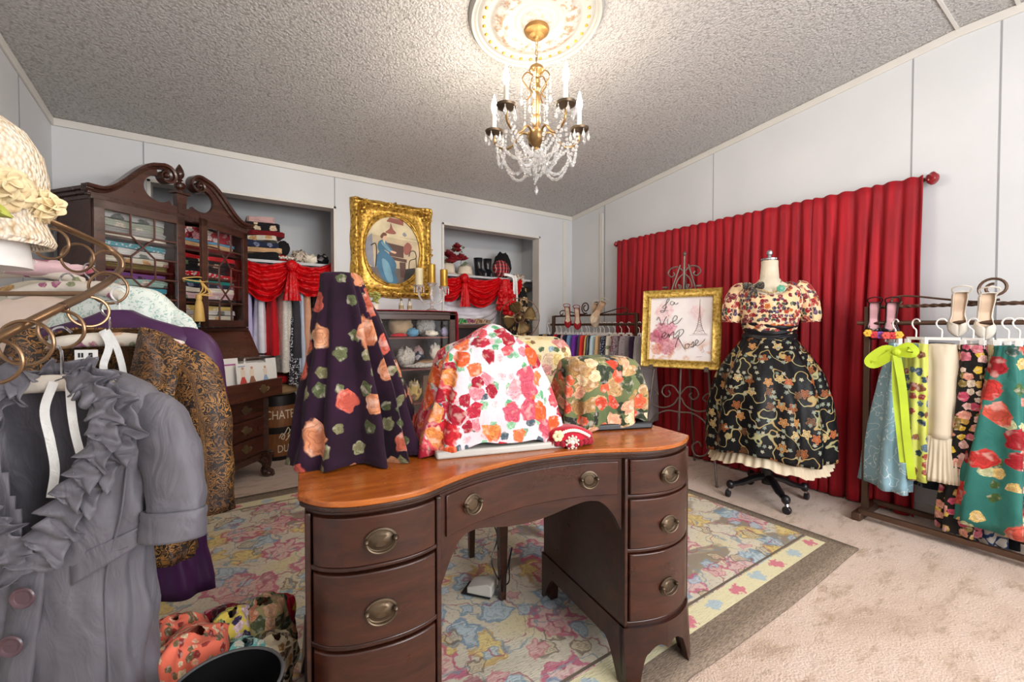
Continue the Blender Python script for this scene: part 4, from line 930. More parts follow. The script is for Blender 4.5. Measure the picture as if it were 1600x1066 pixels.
ac = atan2(-bp.y, -bp.x)
wraptext(ba, 'CHATEAU', .105, .36, ac-.62, .72, rfun=brad); wraptext(ba, 'DU-', .095, .07, ac-.05, .72, rfun=brad)
b = MB()
def bpt(a, z): r = brad(z)+.004; return (r*cos(ac+a), r*sin(ac+a), z)
b.tube([bpt(.05+a, z) for a, z in [(p.x, p.y) for p in cat([(0, .2, 0), (.12, .235, 0), (.25, .215, 0), (.2, .185, 0), (.1, .2, 0), (.28, .24, 0), (.42, .28, 0), (.5, .25, 0), (.4, .22, 0), (.55, .26, 0)], 6)]], .004, 6)
b.tube([bpt(.05+a, z) for a, z in [(p.x, p.y) for p in cat([(.3, .17, 0), (.42, .19, 0), (.5, .215, 0), (.4, .2, 0)], 6)]], .004, 6); b.obj('painted_flourish', M['paint'], ba)
M['burlap'] = cloth('burlap', 'b08d62')
clump('burlap_sack', 'folded burlap on top of the wooden barrel', 'sack', (bp.x+.03, bp.y-.01, .545), (.13, .11, .1), M['burlap'], 2, .2)
clump('red_cloth', 'red cloth bunched on the burlap above the barrel', 'cloth', (bp.x-.0, bp.y-.0, .645), (.13, .11, .08), M['redc'], 6, .25)
b = MB(); rr = random.Random(3)
for k in range(26):
    t, u = rr.uniform(0, 2*pi), rr.uniform(0, 1); b.ball((.05*u*cos(t), .05*u*sin(t), .02+.05*(1-u)+rr.uniform(0, .02)), (.016, .016, .011), 8, 5)
tag(b.obj('flower_bunch', plain('yellow_petals', 'e3cf3a', .6, var=.25), loc=(bp.x+.06, bp.y-.06, .72)), 'bright yellow flower bunch above the barrel beside the plum cone', 'flowers')
# ================================================================ SECOND CLOSET
sw = thing('satin_swag', 'red satin swag with gathered rosette tails in the closet near the fan', 'valance', (0, SY-.04, 1.705))
swagcloth(1.80, 2.10, 0, .0, .14, .16, seed=11, folds=4).obj('swag', M['satin'], sw, ang=80, solid=.003)
swagcloth(2.09, 2.56, 0, .0, .21, .14, seed=15).obj('swag', M['satin'], sw, ang=80, solid=.003)
swagcloth(2.55, 2.86, 0, .0, .13, .12, seed=18, folds=4).obj('swag', M['satin'], sw, ang=80, solid=.003)
b = tail(2.10, -.055, -.1, .25, .03, .05, 6, 2); b.ball((2.10, -.06, -.05), (.045, .035, .05), 14, 8); b.obj('knot_tail', M['satin'], sw, ang=80)
b = MB(); rr = random.Random(5)
for k in range(34): b.ball((2.62+rr.uniform(-.1, .1), -.06+rr.uniform(-.03, .02), -.28+rr.uniform(-.14, .12)), (rr.uniform(.028, .045), .035, rr.uniform(.025, .04)), 12, 8)
b.add(tail(2.62, -.05, -.03, .28, .04, .12, 8, 3).v, tail(2.62, -.05, -.03, .28, .04, .12, 8, 3).f); b.obj('rosette_tail', M['satin'], sw, ang=80)
def ribbon(b, pts, w, nrm=V((0, -1, 0))):
    P = cat(pts, 6); rows = []
    for i, p in enumerate(P):
        t = (P[min(i+1, len(P)-1)]-P[max(i-1, 0)]).normalized(); s_ = t.cross(nrm).normalized()*w/2; rows.append([p-s_, p, p+s_])
    b.rows(rows); return b
b = MB()
for x0, x1, ln in ((2.70, 2.69, .36), (2.74, 2.76, .38), (2.715, 2.72, .2)): ribbon(b, [(x0-.03, 3.99, 1.72), (x0, 3.965, 1.7), (x0+.005, 3.96, 1.6), (x1, 3.965, 1.7-ln)], .022)
ribbon(b, [(2.6, 4.0, 1.73), (2.68, 3.97, 1.715), (2.75, 3.96, 1.66)], .03)
tag(b.obj('ribbon', M['ribbon'], solid=.002), 'long white ribbon hanging over the red satin near the fan', 'ribbon')
b = MB()
for s_ in (0, .028):
    for k in range(16): b.ball((1.845+s_, 3.965, 1.665-.013*k), .0065, 7, 5)
tag(b.obj('pearl_strand', M['pearl']), 'double pearl strand hanging at the red satin beside the candelabra', 'necklace')
M['felt'] = plain('cream_felt', 'dccfba', .9, bump=.4, bs=150)
def hat(lab, x, r, h, mat, y=4.17):
    t = thing('felt_hat', lab, 'hat', (x, y, zs))
    MB().lathe([(.001, h), (r*.5, h*.96), (r*.75, h*.8), (r*.85, h*.45), (r*.88, .02), (r*1.0, .012), (r*1.2, .004), (r*1.2, 0), (r*.85, 0), (.001, .0)], 28).obj('crown', mat, t); return t
hat('cream felt hat on the shelf beneath the dark red roses', 1.99, .095, .14, M['felt']); hat('cream felt hat on the shelf beside the black boots', 2.2, .095, .12, M['felt'])
def rosebunch(name, lab, loc, n, R_, mat, leafm, seed, stem=None):
    t = thing(name, lab, 'flowers', loc); rr = random.Random(seed)
    for k in range(n):
        c = V((rr.uniform(-R_, R_), rr.uniform(-.03, .02), rr.uniform(-R_*.5, R_*.5))); b = MB(); r = rr.uniform(.05, .066)
        for q in range(3):
            rows = []
            for j in range(6):
                v = j/5; rad = r*(.25+.3*q)*(0.6+.6*v); z = r*(.9-.3*q)*v-.3*r
                rows.append([c+V((rad*cos(a)*(1+.12*sin(3*a+q)), rad*sin(a)*(1+.12*cos(3*a)), z+.12*r*sin(5*a+q))) for a in [2*pi*i/18 for i in range(18)]])
            b.rows(rows, True)
        b.obj('rose', mat, t, solid=.002)
    b = MB()
    for k in range(7):
        a = rr.uniform(0, 2*pi); c = V((R_*cos(a), -.01, R_*.6*sin(a)-.01)); d = V((cos(a), -.2, .5*sin(a)))*.05; s_ = V((-d.z, 0, d.x))*.35
        b.add([c, c+d*.5+s_, c+d, c+d*.5-s_], [(0, 1, 2, 3)])
    if stem: b.tube(cat(stem, 5), .003, 6)
    b.obj('leaves', leafm, t); return t
M['rose'] = plain('dark_rose', '7d0f1c', .6, var=.3); M['leaf'] = plain('leaf', '4f5f3a', .6, var=.3)
rosebunch('rose_bunch', 'dark red silk roses above the cream felt hats', (2.05, 4.1, 1.87), 8, .1, M['rose'], M['leaf'], 4)
rosebunch('single_rose', 'tall dark red rose with grey leaves standing above the rose bunch', (2.13, 4.18, 2.0), 2, .035, M['rose'], M['leaf'], 8, [(.0, 0, 0), (.03, 0, -.12), (.02, .02, -.29)])
def boot(lab, x, rz):
    t = thing('black_boot', lab, 'boot', (x, 4.17, zs), rz)
    b = MB(); b.loft([ering(ox, oy, z, a, c, 24, 0, 0) for z, a, c, ox, oy in ((.0, .034, .09, 0, -.035), (.03, .034, .09, 0, -.035), (.06, .034, .07, 0, -.015), (.09, .035, .045, 0, .008), (.14, .042, .045, 0, .01), (.21, .05, .052, -.0, .012))], True, False); b.obj('shaft', M['boot'], t, solid=.003)
    MB().box((0, .03, .005), (.05, .04, .012)).obj('heel', M['blackm'], t)
M['boot'] = plain('black_leather', '1b1c22', .3, var=.2, coat=.3)
boot('shiny black boot on the closet shelf beside the cream hat', 2.375, .25); boot('shiny black boot on the closet shelf beside the plaid cap', 2.49, -.15)
pm = MT('cl_plaid', .85); X, Y, Z = pm.sep(); fx = pm.mth('FRACT', pm.mth('MULTIPLY', X, 26)); fz = pm.mth('FRACT', pm.mth('MULTIPLY', Z, 26))
c_ = pm.mix(pm.mth('MULTIPLY', pm.mth('LESS_THAN', fx, .35), .7), hx('b3202c'), hx('1d1b24')); c_ = pm.mix(pm.mth('MULTIPLY', pm.mth('LESS_THAN', fz, .35), .7), c_, hx('1d1b24')); c_ = pm.mix(pm.mth('LESS_THAN', pm.mth('ABSOLUTE', pm.mth('SUBTRACT', fx, .68)), .05), c_, hx('cfc8bd')); pm.col(c_)
clump('plaid_cap', 'red plaid cap on the closet shelf beside the black boots', 'hat', (2.64, 4.12, zs), (.1, .08, .2), pm.m, 4, .12)
clump('fur_hat', 'black fur hat on the closet shelf behind the plaid cap', 'hat', (2.73, 4.24, zs), (.11, .1, .3), M['fur'], 9, .15)
M['blkgold'] = floral('black_gold_floral', '151315', [(17, .42, ['c9a76a', 'd9c49a', '8a6f42'], .6)])
o = hang([(1.64, .03, .03, 0, 0), (1.6, .09, .08, 0, 0), (1.4, .11, .1, 0, 0), (.9, .13, .12, 0, 0)], folds=6, amp=.02).obj('hanging_garment', M['blkgold'], loc=(2.9, 4.15, 0), ang=80); tag(o, 'black and gold floral garment hanging behind the brass fan', 'garment')
o = hang([(1.66, .03, .03, 0, 0), (1.58, .05, .12, 0, 0), (.7, .06, .16, 0, 0)], folds=5, amp=.015).obj('hanging_garment', M['dgrey'], loc=(2.99, 4.28, 0), ang=80); tag(o, 'black garment hanging at the wall end of the closet near the fan', 'garment')
clump('lace_bundle', 'gold and taupe lace heap hanging off the shelf end above the fan', 'fabric', (2.87, 4.12, zs-.08), (.09, .06, .13), M['lacebund'], 21, .35)
# white drapery and dark chest with shoes
o = swagcloth(1.86, 2.62, 4.2, 1.5, .2, .3, seed=31).obj('white_drape', M['wht'], ang=80, solid=.003); tag(o, 'white cloth draped on the closet wall above the sandals', 'drapery')
chs = thing('dark_chest', 'dark wooden chest with sandals on top in the closet near the fan', 'chest', (2.145, 4.17, 0))
MB().box((0, 0, .565), (.62, .36, 1.13)).obj('case', plain('espresso_wood', '17100e', .4), chs, smooth=False)
MB().box((0, -.01, 1.15), (.66, .42, .035)).obj('top', M['walnut'], chs, bevel=.005)
for sx in (-1, 1): MB().box((sx*.315, -.19, 1.1), (.035, .03, .08)).obj('corner_block', M['walnut'], chs, bevel=.003)
M['tan_l'] = plain('tan_leather', 'c79a72', .45); M['grn_l'] = plain('green_leather', '4fae62', .4); M['pnk_l'] = plain('pink_leather', 'b86a90', .4); M['crm_l'] = plain('cream_leather', 'dcc9ae', .45); M['red_l'] = plain('red_leather', 'a01722', .35, coat=.3); M['wht_l'] = plain('white_leather', 'ece6da', .35, coat=.2); M['insole'] = plain('insole', 'd8b99a', .6); M['blk_l'] = plain('black_patent', '1a171a', .25)
def sandal(lab, x, y, z, rz, um, group):
    t = thing('sandal', lab, 'shoe', (x, y, z), rz, group)
    b = MB(); rows = []
    for i in range(13):
        s_ = i/12; yy = lerp(.11, -.12, s_); zz = interp([(0, .085), (.2, .078), (.45, .035), (.7, .01), (1, .012)], s_); w = interp([(0, .02), (.15, .03), (.45, .025), (.75, .04), (.93, .028), (1, .008)], s_)
        rows.append([(-w, yy, zz), (w, yy, zz), (w, yy, zz+.008), (-w, yy, zz+.008)])
    b.loft(rows); b.loft([[(-.012*k, .1-.012*k, z_), (.012*k, .1-.012*k, z_), (.012*k, .1+.012*k, z_), (-.012*k, .1+.012*k, z_)] for z_, k in ((0, .7), (.08, 1.5))]); b.obj('sole', M['insole'], t)
    for yy, hh in ((-.06, .045), (-.03, .055)):
        b = MB(); rows = [[(.042*cos(a), yy-.012, .012+hh*sin(a)), (.042*cos(a), yy+.014, .014+hh*sin(a))] for a in [pi*i/12 for i in range(13)]]; b.rows(rows); b.obj('strap', um, t, solid=.003)
    b = MB(); b.tube(cat([(-.028, .08, .08), (-.034, .1, .14), (0, .12, .165), (.034, .1, .14), (.028, .08, .08)], 5), .005, 6, flat=.5); b.obj('ankle_strap', M['tan_l'], t)
    return t
for k, (um, nm) in enumerate(((M['crm_l'], 'cream strap heeled sandal first from the display case on the dark chest'), (M['tan_l'], 'tan strap heeled sandal second from the display case on the dark chest'), (M['grn_l'], 'green strap heeled sandal on the dark chest'), (M['pnk_l'], 'pink strap heeled sandal on the dark chest'), (M['tan_l'], 'tan heeled sandal beside the pink one on the dark chest'), (M['crm_l'], 'cream heeled sandal nearest the fan on the dark chest'))):
    sandal(nm, 1.9+.1*k, 4.1+.02*(k % 2), 1.168, .35+.1*sin(k), um, 'sandals on the dark chest')
# ================================================================ BRASS FAN
FC = V((2.46, 3.5, 1.236)); fa = atan2(-FC.x, FC.y)
fan = thing('table_fan', 'antique brass table fan with wide blades and round cage', 'fan', (FC.x, FC.y, .92), fa)
M['fanb'] = plain('tarnished_brass', '7d6844', .4, .75, var=.3); M['cage'] = plain('rusty_wire', '6f4a38', .5, .6, var=.3)
fz = FC.z-.92; c0 = V((0, 0, fz))
MB().lathe([(.001, .02), (.09, .02), (.1, .01), (.1, 0), (.001, 0)], 28).obj('base', M['cage'], fan)
MB().tube([(0, .06, .02), (0, .06, fz-.04)], .016, 12).obj('stem', M['cage'], fan)
b = MB(); b.T = Matrix.Translation((0, .08, fz)) @ Matrix.Rotation(pi/2, 4, 'X'); b.lathe([(.001, -.07), (.045, -.06), (.055, 0), (.045, .05), (.02, .06), (.001, .06)], 24); b.obj('motor', M['cage'], fan)
b = MB()
for q in range(4):
    a0 = pi/2*q+.35; rows = []
    for i in range(9):
        r = lerp(.025, .165, i/8); w = interp([(0, .25), (.3, .5), (.75, .56), (1, .4)], i/8)
        rows.append([(r*cos(a0+w*s_), -.0+.03*s_*(.4+i/10), fz+r*sin(a0+w*s_)) for s_ in [lerp(-1, 1, k/6) for k in range(7)]])
    b.rows(rows)
b.ball(c0+V((0, -.01, 0)), (.03, .03, .03), 14, 8); b.obj('blades', M['fanb'], fan, solid=.003)
b = MB()
for rr_, yy in ((.198, .0), (.196, -.035), (.05, -.05)): b.tube([(rr_*cos(t), yy, fz+rr_*sin(t)) for t in [2*pi*i/48 for i in range(48)]], .0035, 6, True)
for q in range(14):
    a = 2*pi*q/14; b.tube(cat([(.045*cos(a), -.05, fz+.045*sin(a)), (.13*cos(a+.25), -.058, fz+.13*sin(a+.25)), (.196*cos(a+.35), -.035, fz+.196*sin(a+.35)), (.198*cos(a+.35), 0, fz+.198*sin(a+.35))], 4), .0018, 5)
b.obj('cage', M['cage'], fan)
ps = thing('plant_stand', 'round wooden stand under the brass fan', 'stand', (FC.x, FC.y, 0))
MB().lathe([(.001, .918), (.16, .918), (.165, .905), (.16, .89), (.03, .885), (.028, .5), (.035, .3), (.03, .12), (.16, .04), (.17, 0), (.001, 0)], 28).obj('pedestal', M['walnut'], ps)
# ================================================================ DISPLAY CASE
DX0, DX1, DY, DZ = .945, 1.695, 3.4, 1.275
dc = thing('display_case', 'dark wooden glass-front display case holding hats and lace', 'display case', ((DX0+DX1)/2, DY, 0))
wv = DX1-DX0; hw = wv/2
b = MB(); b.box((0, .42, DZ/2), (wv, .02, DZ)); b.box((0, .22, .1), (wv, .42, .2)); b.box((0, .21, DZ-.012), (wv, .42, .024))
for sx in (-1, 1): b.box((sx*(hw-.01), .22, DZ/2), (.02, .40, DZ))
b.obj('case', M['walnut'], dc, smooth=False)
b = MB(); b.box((0, 0, DZ-.035), (wv, .03, .07)); b.box((0, 0, .22), (wv, .03, .06))
for sx in (-1, 1): b.box((sx*(hw-.03), 0, DZ/2+.1), (.06, .03, DZ-.2))
b.obj('front_frame', M['walnut'], dc, bevel=.006)
b = MB(); b.box((0, -.018, DZ-.02), (wv+.01, .012, .012)); b.box((0, -.017, DZ-.066), (wv-.1, .01, .008)); b.box((hw-.058, -.017, .7), (.008, .01, 1.0)); b.obj('bead_moulding', M['cherry'], dc, bevel=.003)
MB().box((0, -.002, .72), (wv-.1, .003, .96)).obj('glass_pane', M['glass'], dc, smooth=False)
for z in (1.055, .79, .5): MB().box((0, .2, z), (wv-.04, .38, .012)).obj('shelf', plain('red_lined_shelf', '7a3a34', .5), dc, smooth=False)
b = MB()
rows = []
for x, z in ((-hw-.014, DZ-.03), (-hw-.008, DZ+.006), (-hw*.5, DZ+.009), (0, DZ+.009), (hw*.6, DZ+.009), (hw+.006, DZ+.006), (hw+.014, DZ-.02), (hw+.02, DZ-.25), (hw+.022, DZ-.6)): rows.append([(x, y, z+.002*sin(y*40)) for y in [lerp(-.03, .43, k/10) for k in range(11)]])
o = b.rows(rows).obj('red_runner', cloth('ruby_cloth', 'a01226', .8, .4), loc=((DX0+DX1)/2, DY, 0), solid=.004); tag(o, 'ruby red cloth covering the top and side of the display case', 'cloth')
def incase(px, z): return PY(px, 540, DY+.14).x
M['lace_w'] = contour('white_lace', 'd9d4cc', '9a938c', 30, .06, 3)
M['straw'] = plain('straw_hat', 'cdb08c', .8, bump=.5, bs=120)
def small(name, lab, cat_, px, z, r, mat, seed=0, amp=.2, y=.16): return clump(name, lab, cat_, (incase(px, z), DY+y, z+.007), r, mat, seed, amp, group='items in the display case')
small('hat', 'straw-coloured hat on the upper shelf of the display case', 'hat', 627, 1.055, (.1, .09, .18), M['straw'], 1)
small('lace_bundle', 'white lace doily heap on the upper shelf of the display case', 'lace', 672, 1.055, (.09, .05, .2), M['lace_w'], 2, .12, .24)
small('headband', 'sky blue bow headband on the upper shelf of the display case', 'headband', 641, 1.055, (.05, .04, .07), FM['sky blue'], 3, .35, .08)
small('headband', 'lilac bow on the upper shelf of the display case', 'headband', 693, 1.055, (.045, .04, .075), M['lav'], 4, .35, .1)
small('headband', 'cream lace headband between blue and lilac bows in the display case', 'headband', 670, 1.055, (.06, .04, .05), M['ivory'], 5, .35, .08)
small('red_ribbon', 'red ribbon lying under the straw hat in the display case', 'ribbon', 618, 1.055, (.07, .03, .03), M['redc'], 6, .3, .05)
small('lace_bundle', 'cream lace bundle on the middle shelf of the display case', 'lace', 634, .79, (.075, .07, .17), M['lace_w'], 7, .3, .14)
small('cloche_hat', 'rose-beige hat on the middle shelf of the display case', 'hat', 658, .85, (.05, .05, .12), FM['blush lace'], 8, .15, .22)
small('blue_bow', 'dark blue bow on the wooden box in the display case', 'bow', 652, .85, (.04, .04, .07), FM['navy print'], 9, .35, .1)
small('white_flower', 'white silk flowers on the middle shelf of the display case', 'flowers', 680, .85, (.05, .04, .13), M['ivory'], 10, .4, .14)
small('black_feathers', 'black feather headpiece on the middle shelf of the display case', 'headpiece', 684, .92, (.06, .05, .16), M['fur'], 11, .45, .22)
small('lace_trim', 'white lace trim heap along the middle shelf edge of the display case', 'lace', 655, .79, (.15, .04, .04), M['lace_w'], 12, .35, .05)
bx = MB().box((incase(668, .8), DY+.16, .825), (.2, .16, .06)).obj('wooden_tray', plain('tray_wood', 'a5784a', .55), bevel=.004); tag(bx, 'flat wooden box on the middle shelf of the display case', 'box')
bx = MB().box((incase(668, .6), DY+.17, .62), (.14, .2, .22)).obj('cardboard_box', plain('brown_card', '6a5240', .7), bevel=.004); tag(bx, 'brown box on the lower shelf of the display case', 'box')
small('flower_garland', 'mixed flower garland on the lower shelf of the display case', 'flowers', 645, .507, (.05, .05, .16), FM['yellow print'], 14, .4, .1)
# bottles, candelabra
def pbottle(lab, px):
    p = PY(px, 478, DY+.16); t = thing('perfume_bottle', lab, 'bottle', (p.x, DY+.16, DZ+.011), 0, 'perfume bottles on the display case')
    MB().lathe([(.001, 0), (.02, 0), (.021, .004), (.021, .055), (.017, .066), (.008, .07), (.008, .08), (.001, .08)], 18).obj('flask', plain('pale_glass', 'cfc8b6', .12, coat=.5), t)
    MB().lathe([(.009, .08), (.009, .09), (.011, .096), (.007, .104), (.001, .106)], 14).obj('stopper', M['brass'], t); MB().lathe([(.0215, .015), (.0215, .045)], 18).obj('label', plain('bottle_label', 'a08f6c', .6), t)
pbottle('small perfume bottle on the display case nearest the plum cone', 627); pbottle('small perfume bottle on the display case nearest the candelabra', 640)
p = PY(674.6, 478, DY+.2); ca = thing('candelabra', 'three-arm cut crystal candelabra on the display case', 'candelabra', (p.x, DY+.2, DZ+.011))
MB().lathe([(.001, 0), (.055, 0), (.056, .006), (.04, .018), (.018, .03), (.012, .045), (.02, .06), (.014, .075), (.022, .1), (.014, .12), (.018, .15), (.012, .18), (.016, .21), (.03, .235), (.05, .252), (.046, .254), (.012, .246), (.001, .246)], 24).obj('stem', M['crystal'], ca)
for sx in (-1, 1):
    a = MB(); a.tube(cat([(0, 0, .1), (sx*.04, 0, .075), (sx*.09, 0, .09), (sx*.118, 0, .14), (sx*.12, 0, .19)], 6), .009, 8); a.obj('arm', M['crystal'], ca)
    MB().lathe([(.008, .185), (.02, .2), (.035, .21), (.048, .228), (.045, .23), (.012, .222), (.001, .222)], 20, (sx*.12, 0, 0)).obj('cup', M['crystal'], ca)
    c = MB()
    for k in range(8):
        t = 2*pi*k/8; c.lathe([(.001, 0), (.004, -.008), (.006, -.05), (.001, -.06)], 6, (sx*.12+.044*cos(t), .044*sin(t), .22))
    c.obj('crystal_pendants', M['crystal'], ca, smooth=False)
def candle(lab, dx, z, h, mat):
    t = thing('pillar_candle', lab, 'candle', (p.x+dx, DY+.2, DZ+.011+z)); MB().lathe([(.001, 0), (.033, 0), (.035, .004), (.035, h-.004), (.032, h), (.02, h-.004), (.001, h-.006)], 24).obj('wax', mat, t); MB().tube([(0, 0, h-.008), (.001, 0, h+.006)], .0012, 5).obj('wick', M['blackm'], t)
gm = plain('gold_wax', 'c79a3f', .35, .6, var=.35, bump=.6, bs=70)
candle('ivory pillar candle on the candelabra arm in front of the gilt frame', -.12, .224, .155, plain('ivory_wax', 'e3d7b0', .4)); candle('gold pillar candle in the middle cup of the candelabra', 0, .248, .175, gm); candle('gold pillar candle on the candelabra arm beside the closet', .12, .224, .16, gm)
pl = thing('potted_flowers', 'small yellow-green flowers on the display case behind the plum cone', 'flowers', (PY(586, 470, DY+.12).x, DY+.12, DZ+.011))
MB().lathe([(.001, 0), (.025, 0), (.03, .05), (.026, .05), (.001, .045)], 16).obj('pot', M['ivory'], pl); b = MB(); rr = random.Random(6)
for k in range(30): b.ball((rr.uniform(-.04, .045), rr.uniform(-.04, .04), rr.uniform(.05, .14)), (.014, .014, .009), 7, 5)
b.obj('blooms', plain('yellow_green_bloom', 'b9bd62', .6, var=.4), pl)
# ================================================================ GILT FRAME PAINTING
gf = thing('framed_painting', 'ornate gilt frame with oval painting of a woman in a blue dress writing', 'painting', (1.305, YB, 1.845)); FWd, FHt = .375, .435
NR, NT = 30, 200; rows = []
for j in range(NR+1):
    v = j/NR; rw = []
    for i in range(NT):
        t = 2*pi*i/NT; c, s_ = cos(t), sin(t); ix, iz = .262*c, .315*s_; k = 1/max(abs(c)/FWd, abs(s_)/FHt); ox, oz = c*k, s_*k
        rip = .012*abs(sin(5*t))*(v > .93)
        x, z = lerp(ix, ox, v), lerp(iz, oz, v)
        edge = min(FWd-abs(x), FHt-abs(z)); corner = max(0, 1-sqrt(((FWd-abs(x))/.17)**2+((FHt-abs(z))/.17)**2))
        y = interp([(0, -.018), (.04, -.034), (.08, -.034), (.12, -.024), (.3, -.02), (1, -.028)], v)
        band = math.exp(-((edge-.045)/.03)**2)
        orn = (band*.55+corner*1.6)*(.012*noise.noise((x*34, z*34, 0))+.010*abs(noise.noise((x*70, z*70, 3)))+.006)
        y -= band*.022+corner*.02+orn*1.5
        if edge < .012: y = lerp(-.004, y, max(0, edge/.012))
        rw.append((x*(1+.012*sin(9*t)*(v > .95)), y, z*(1+.01*sin(11*t)*(v > .95))))
    rows.append(rw)
def giltmat():
    m = MT('gilt_frame', .38, .6); n_ = m.noise(38, 4, rough=.65); m.col(m.ramp(n_, [(.38, hx('7d5a26')), (.5, hx('c69a3e')), (.7, hx('e6c263'))])); m.bump(m.noise(60, 3), .35, .006); return m.m
M['gilt'] = giltmat()
fr_o = MB().rows(rows, True).obj('gilt_frame', M['gilt'], gf, ang=80)
b = MB(); b.tube([(.262*cos(t), -.024, .315*sin(t)) for t in [2*pi*i/64 for i in range(64)]], .011, 8, True); b.obj('oval_lip', M['gilt'], gf)
rr = random.Random(2)
for sx in (-1, 1):
    for sz in (-1, 1):
        b = MB()
        for k in range(34):
            a = rr.uniform(0, pi/2); q = rr.uniform(.02, .15); b.ball((sx*(FWd-.02-q*cos(a)*1.0), -.062-rr.uniform(0, .008), sz*(FHt-.02-q*sin(a))), (rr.uniform(.006, .016), .01, rr.uniform(.006, .016)), 7, 5)
        b.obj('acanthus_ornament', M['gilt'], gf)
for (x, z) in ((0, FHt-.03), (0, -FHt+.03), (FWd-.03, 0), (-FWd+.03, 0)):
    b = MB()
    for k in range(16): b.ball((x+rr.uniform(-.06, .06)*(1 if x == 0 else .4), -.052, z+rr.uniform(-.06, .06)*(1 if z == 0 else .4)), (rr.uniform(.006, .014), .009, rr.uniform(.006, .013)), 7, 5)
    b.obj('scroll_ornament', M['gilt'], gf)
pc = lambda n, h: plain('paint_'+n, h, .6, var=.25)
mats = [pc('wall', 'c9b694'), pc('cream', 'd9cba6'), pc('blue', '3f6f8c'), pc('bluel', '6f9db0'), pc('brown', '5d4036'), pc('skin', 'd8b394'), pc('floor', '6f625a'), pc('grey', '8f8f98'), pc('red', '9a5a4c'), pc('dark', '33302f'), pc('hair', '6b3f28')]
b = MB(); lay = [0]
def pol(ci, pts, smooth_=True):
    lay[0] += 1; P = [(p.x, p.y) for p in cat([(x, z, 0) for x, z in pts], 5, True)] if smooth_ else pts
    b.cur = ci; b.add([(x, -.012-.0001*lay[0], z) for x, z in P], [tuple(range(len(P)))])
def clipy(z0, z1, ci):   # band of the oval
    pts = []
    for i in range(41):
        z = lerp(z0, z1, i/40); pts.append((.268*sqrt(max(0, 1-(z/.322)**2)), z))
    pol(ci, pts+[(-x, z) for x, z in pts[::-1]], False)
clipy(-.32, .32, 0); clipy(.13, .31, 1); clipy(-.3, -.16, 6)
pol(1, [(-.17, .145), (.24, .115), (.24, .1), (-.17, .128)], False); pol(7, [(-.25, .08), (-.19, .14), (-.17, -.17), (-.24, -.12)], False)
pol(8, [(-.07, .16), (-.03, .2), (-.02, .25), (0, .2), (.03, .165), (0, .15)]); pol(7, [(.09, .16), (.11, .18), (.13, .155), (.11, .14)]); pol(8, [(-.06, .26), (.1, .24), (.1, .29), (-.03, .3)], False)
pol(4, [(-.06, .07), (.1, .05), (.1, -.06), (-.03, -.05)], False); pol(4, [(-.05, -.05), (.13, -.07), (.13, -.1), (-.04, -.08)], False); pol(4, [(.06, -.1), (.12, -.1), (.12, -.24), (.07, -.24)], False)
pol(9, [(.12, -.16), (.22, -.14), (.2, -.22), (.1, -.27)], False); pol(8, [(.1, .04), (.14, .09), (.18, .05), (.15, -.02), (.11, -.02)])
b.cur = 9; b.tube(cat([(.15, -.014, -.04), (.17, -.014, .01), (.21, -.014, .01), (.22, -.014, -.05), (.16, -.014, -.08), (.15, -.014, -.16)], 4), .004, 5); b.tube([(.22, -.014, -.05), (.225, -.014, -.15)], .004, 5); b.tube(cat([(-.2, -.014, .03), (-.16, -.014, .05), (-.15, -.014, -.02), (-.16, -.014, -.16)], 4), .005, 5)
pol(2, [(-.14, -.04), (-.09, .0), (-.02, -.05), (.03, -.12), (.02, -.2), (.04, -.29), (-.06, -.29), (-.12, -.22), (-.16, -.12)]); pol(3, [(-.1, -.08), (-.04, -.12), (0, -.27), (-.05, -.28), (-.09, -.18)]); pol(2, [(-.13, .07), (-.08, .095), (-.05, .06), (.0, .0), (-.03, -.02), (-.08, .0), (-.11, -.03), (-.14, .01)])
pol(3, [(-.11, .06), (-.08, .07), (-.02, .0), (-.05, .0)]); pol(5, [(-.02, .0), (.03, -.01), (.02, -.025), (-.02, -.015)]); pol(5, [(-.1, .12), (-.07, .135), (-.055, .11), (-.07, .085), (-.09, .09)]); pol(10, [(-.115, .12), (-.09, .155), (-.06, .15), (-.06, .13), (-.085, .125), (-.1, .1)]); pol(1, [(-.095, .09), (-.07, .085), (-.075, .05)], False)
b.obj('painting_canvas', mats, gf, smooth=False)
# ================================================================ RED CURTAIN
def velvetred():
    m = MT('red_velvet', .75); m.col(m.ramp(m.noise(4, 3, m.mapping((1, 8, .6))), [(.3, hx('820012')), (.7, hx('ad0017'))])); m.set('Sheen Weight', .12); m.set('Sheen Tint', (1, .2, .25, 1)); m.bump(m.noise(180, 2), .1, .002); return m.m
M['redv'] = velvetred()
CX, RZ = 3.425, 2.005
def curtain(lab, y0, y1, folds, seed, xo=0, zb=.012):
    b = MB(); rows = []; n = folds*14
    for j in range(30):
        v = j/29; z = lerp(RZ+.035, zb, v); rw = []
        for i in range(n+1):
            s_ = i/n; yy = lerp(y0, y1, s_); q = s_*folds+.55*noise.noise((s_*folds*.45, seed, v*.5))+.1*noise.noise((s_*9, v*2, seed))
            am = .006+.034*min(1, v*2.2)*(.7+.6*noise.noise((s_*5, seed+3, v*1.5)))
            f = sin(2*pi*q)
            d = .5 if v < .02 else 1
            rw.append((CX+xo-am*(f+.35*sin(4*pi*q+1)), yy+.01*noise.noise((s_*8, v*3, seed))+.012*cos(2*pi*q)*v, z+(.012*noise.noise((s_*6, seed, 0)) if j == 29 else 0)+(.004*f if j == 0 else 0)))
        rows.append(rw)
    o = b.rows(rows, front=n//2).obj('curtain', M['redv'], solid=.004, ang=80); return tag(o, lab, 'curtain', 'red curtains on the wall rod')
curtain('red velvet curtain panel behind the easel, widest of the three', 3.095, 1.93, 14, 1)
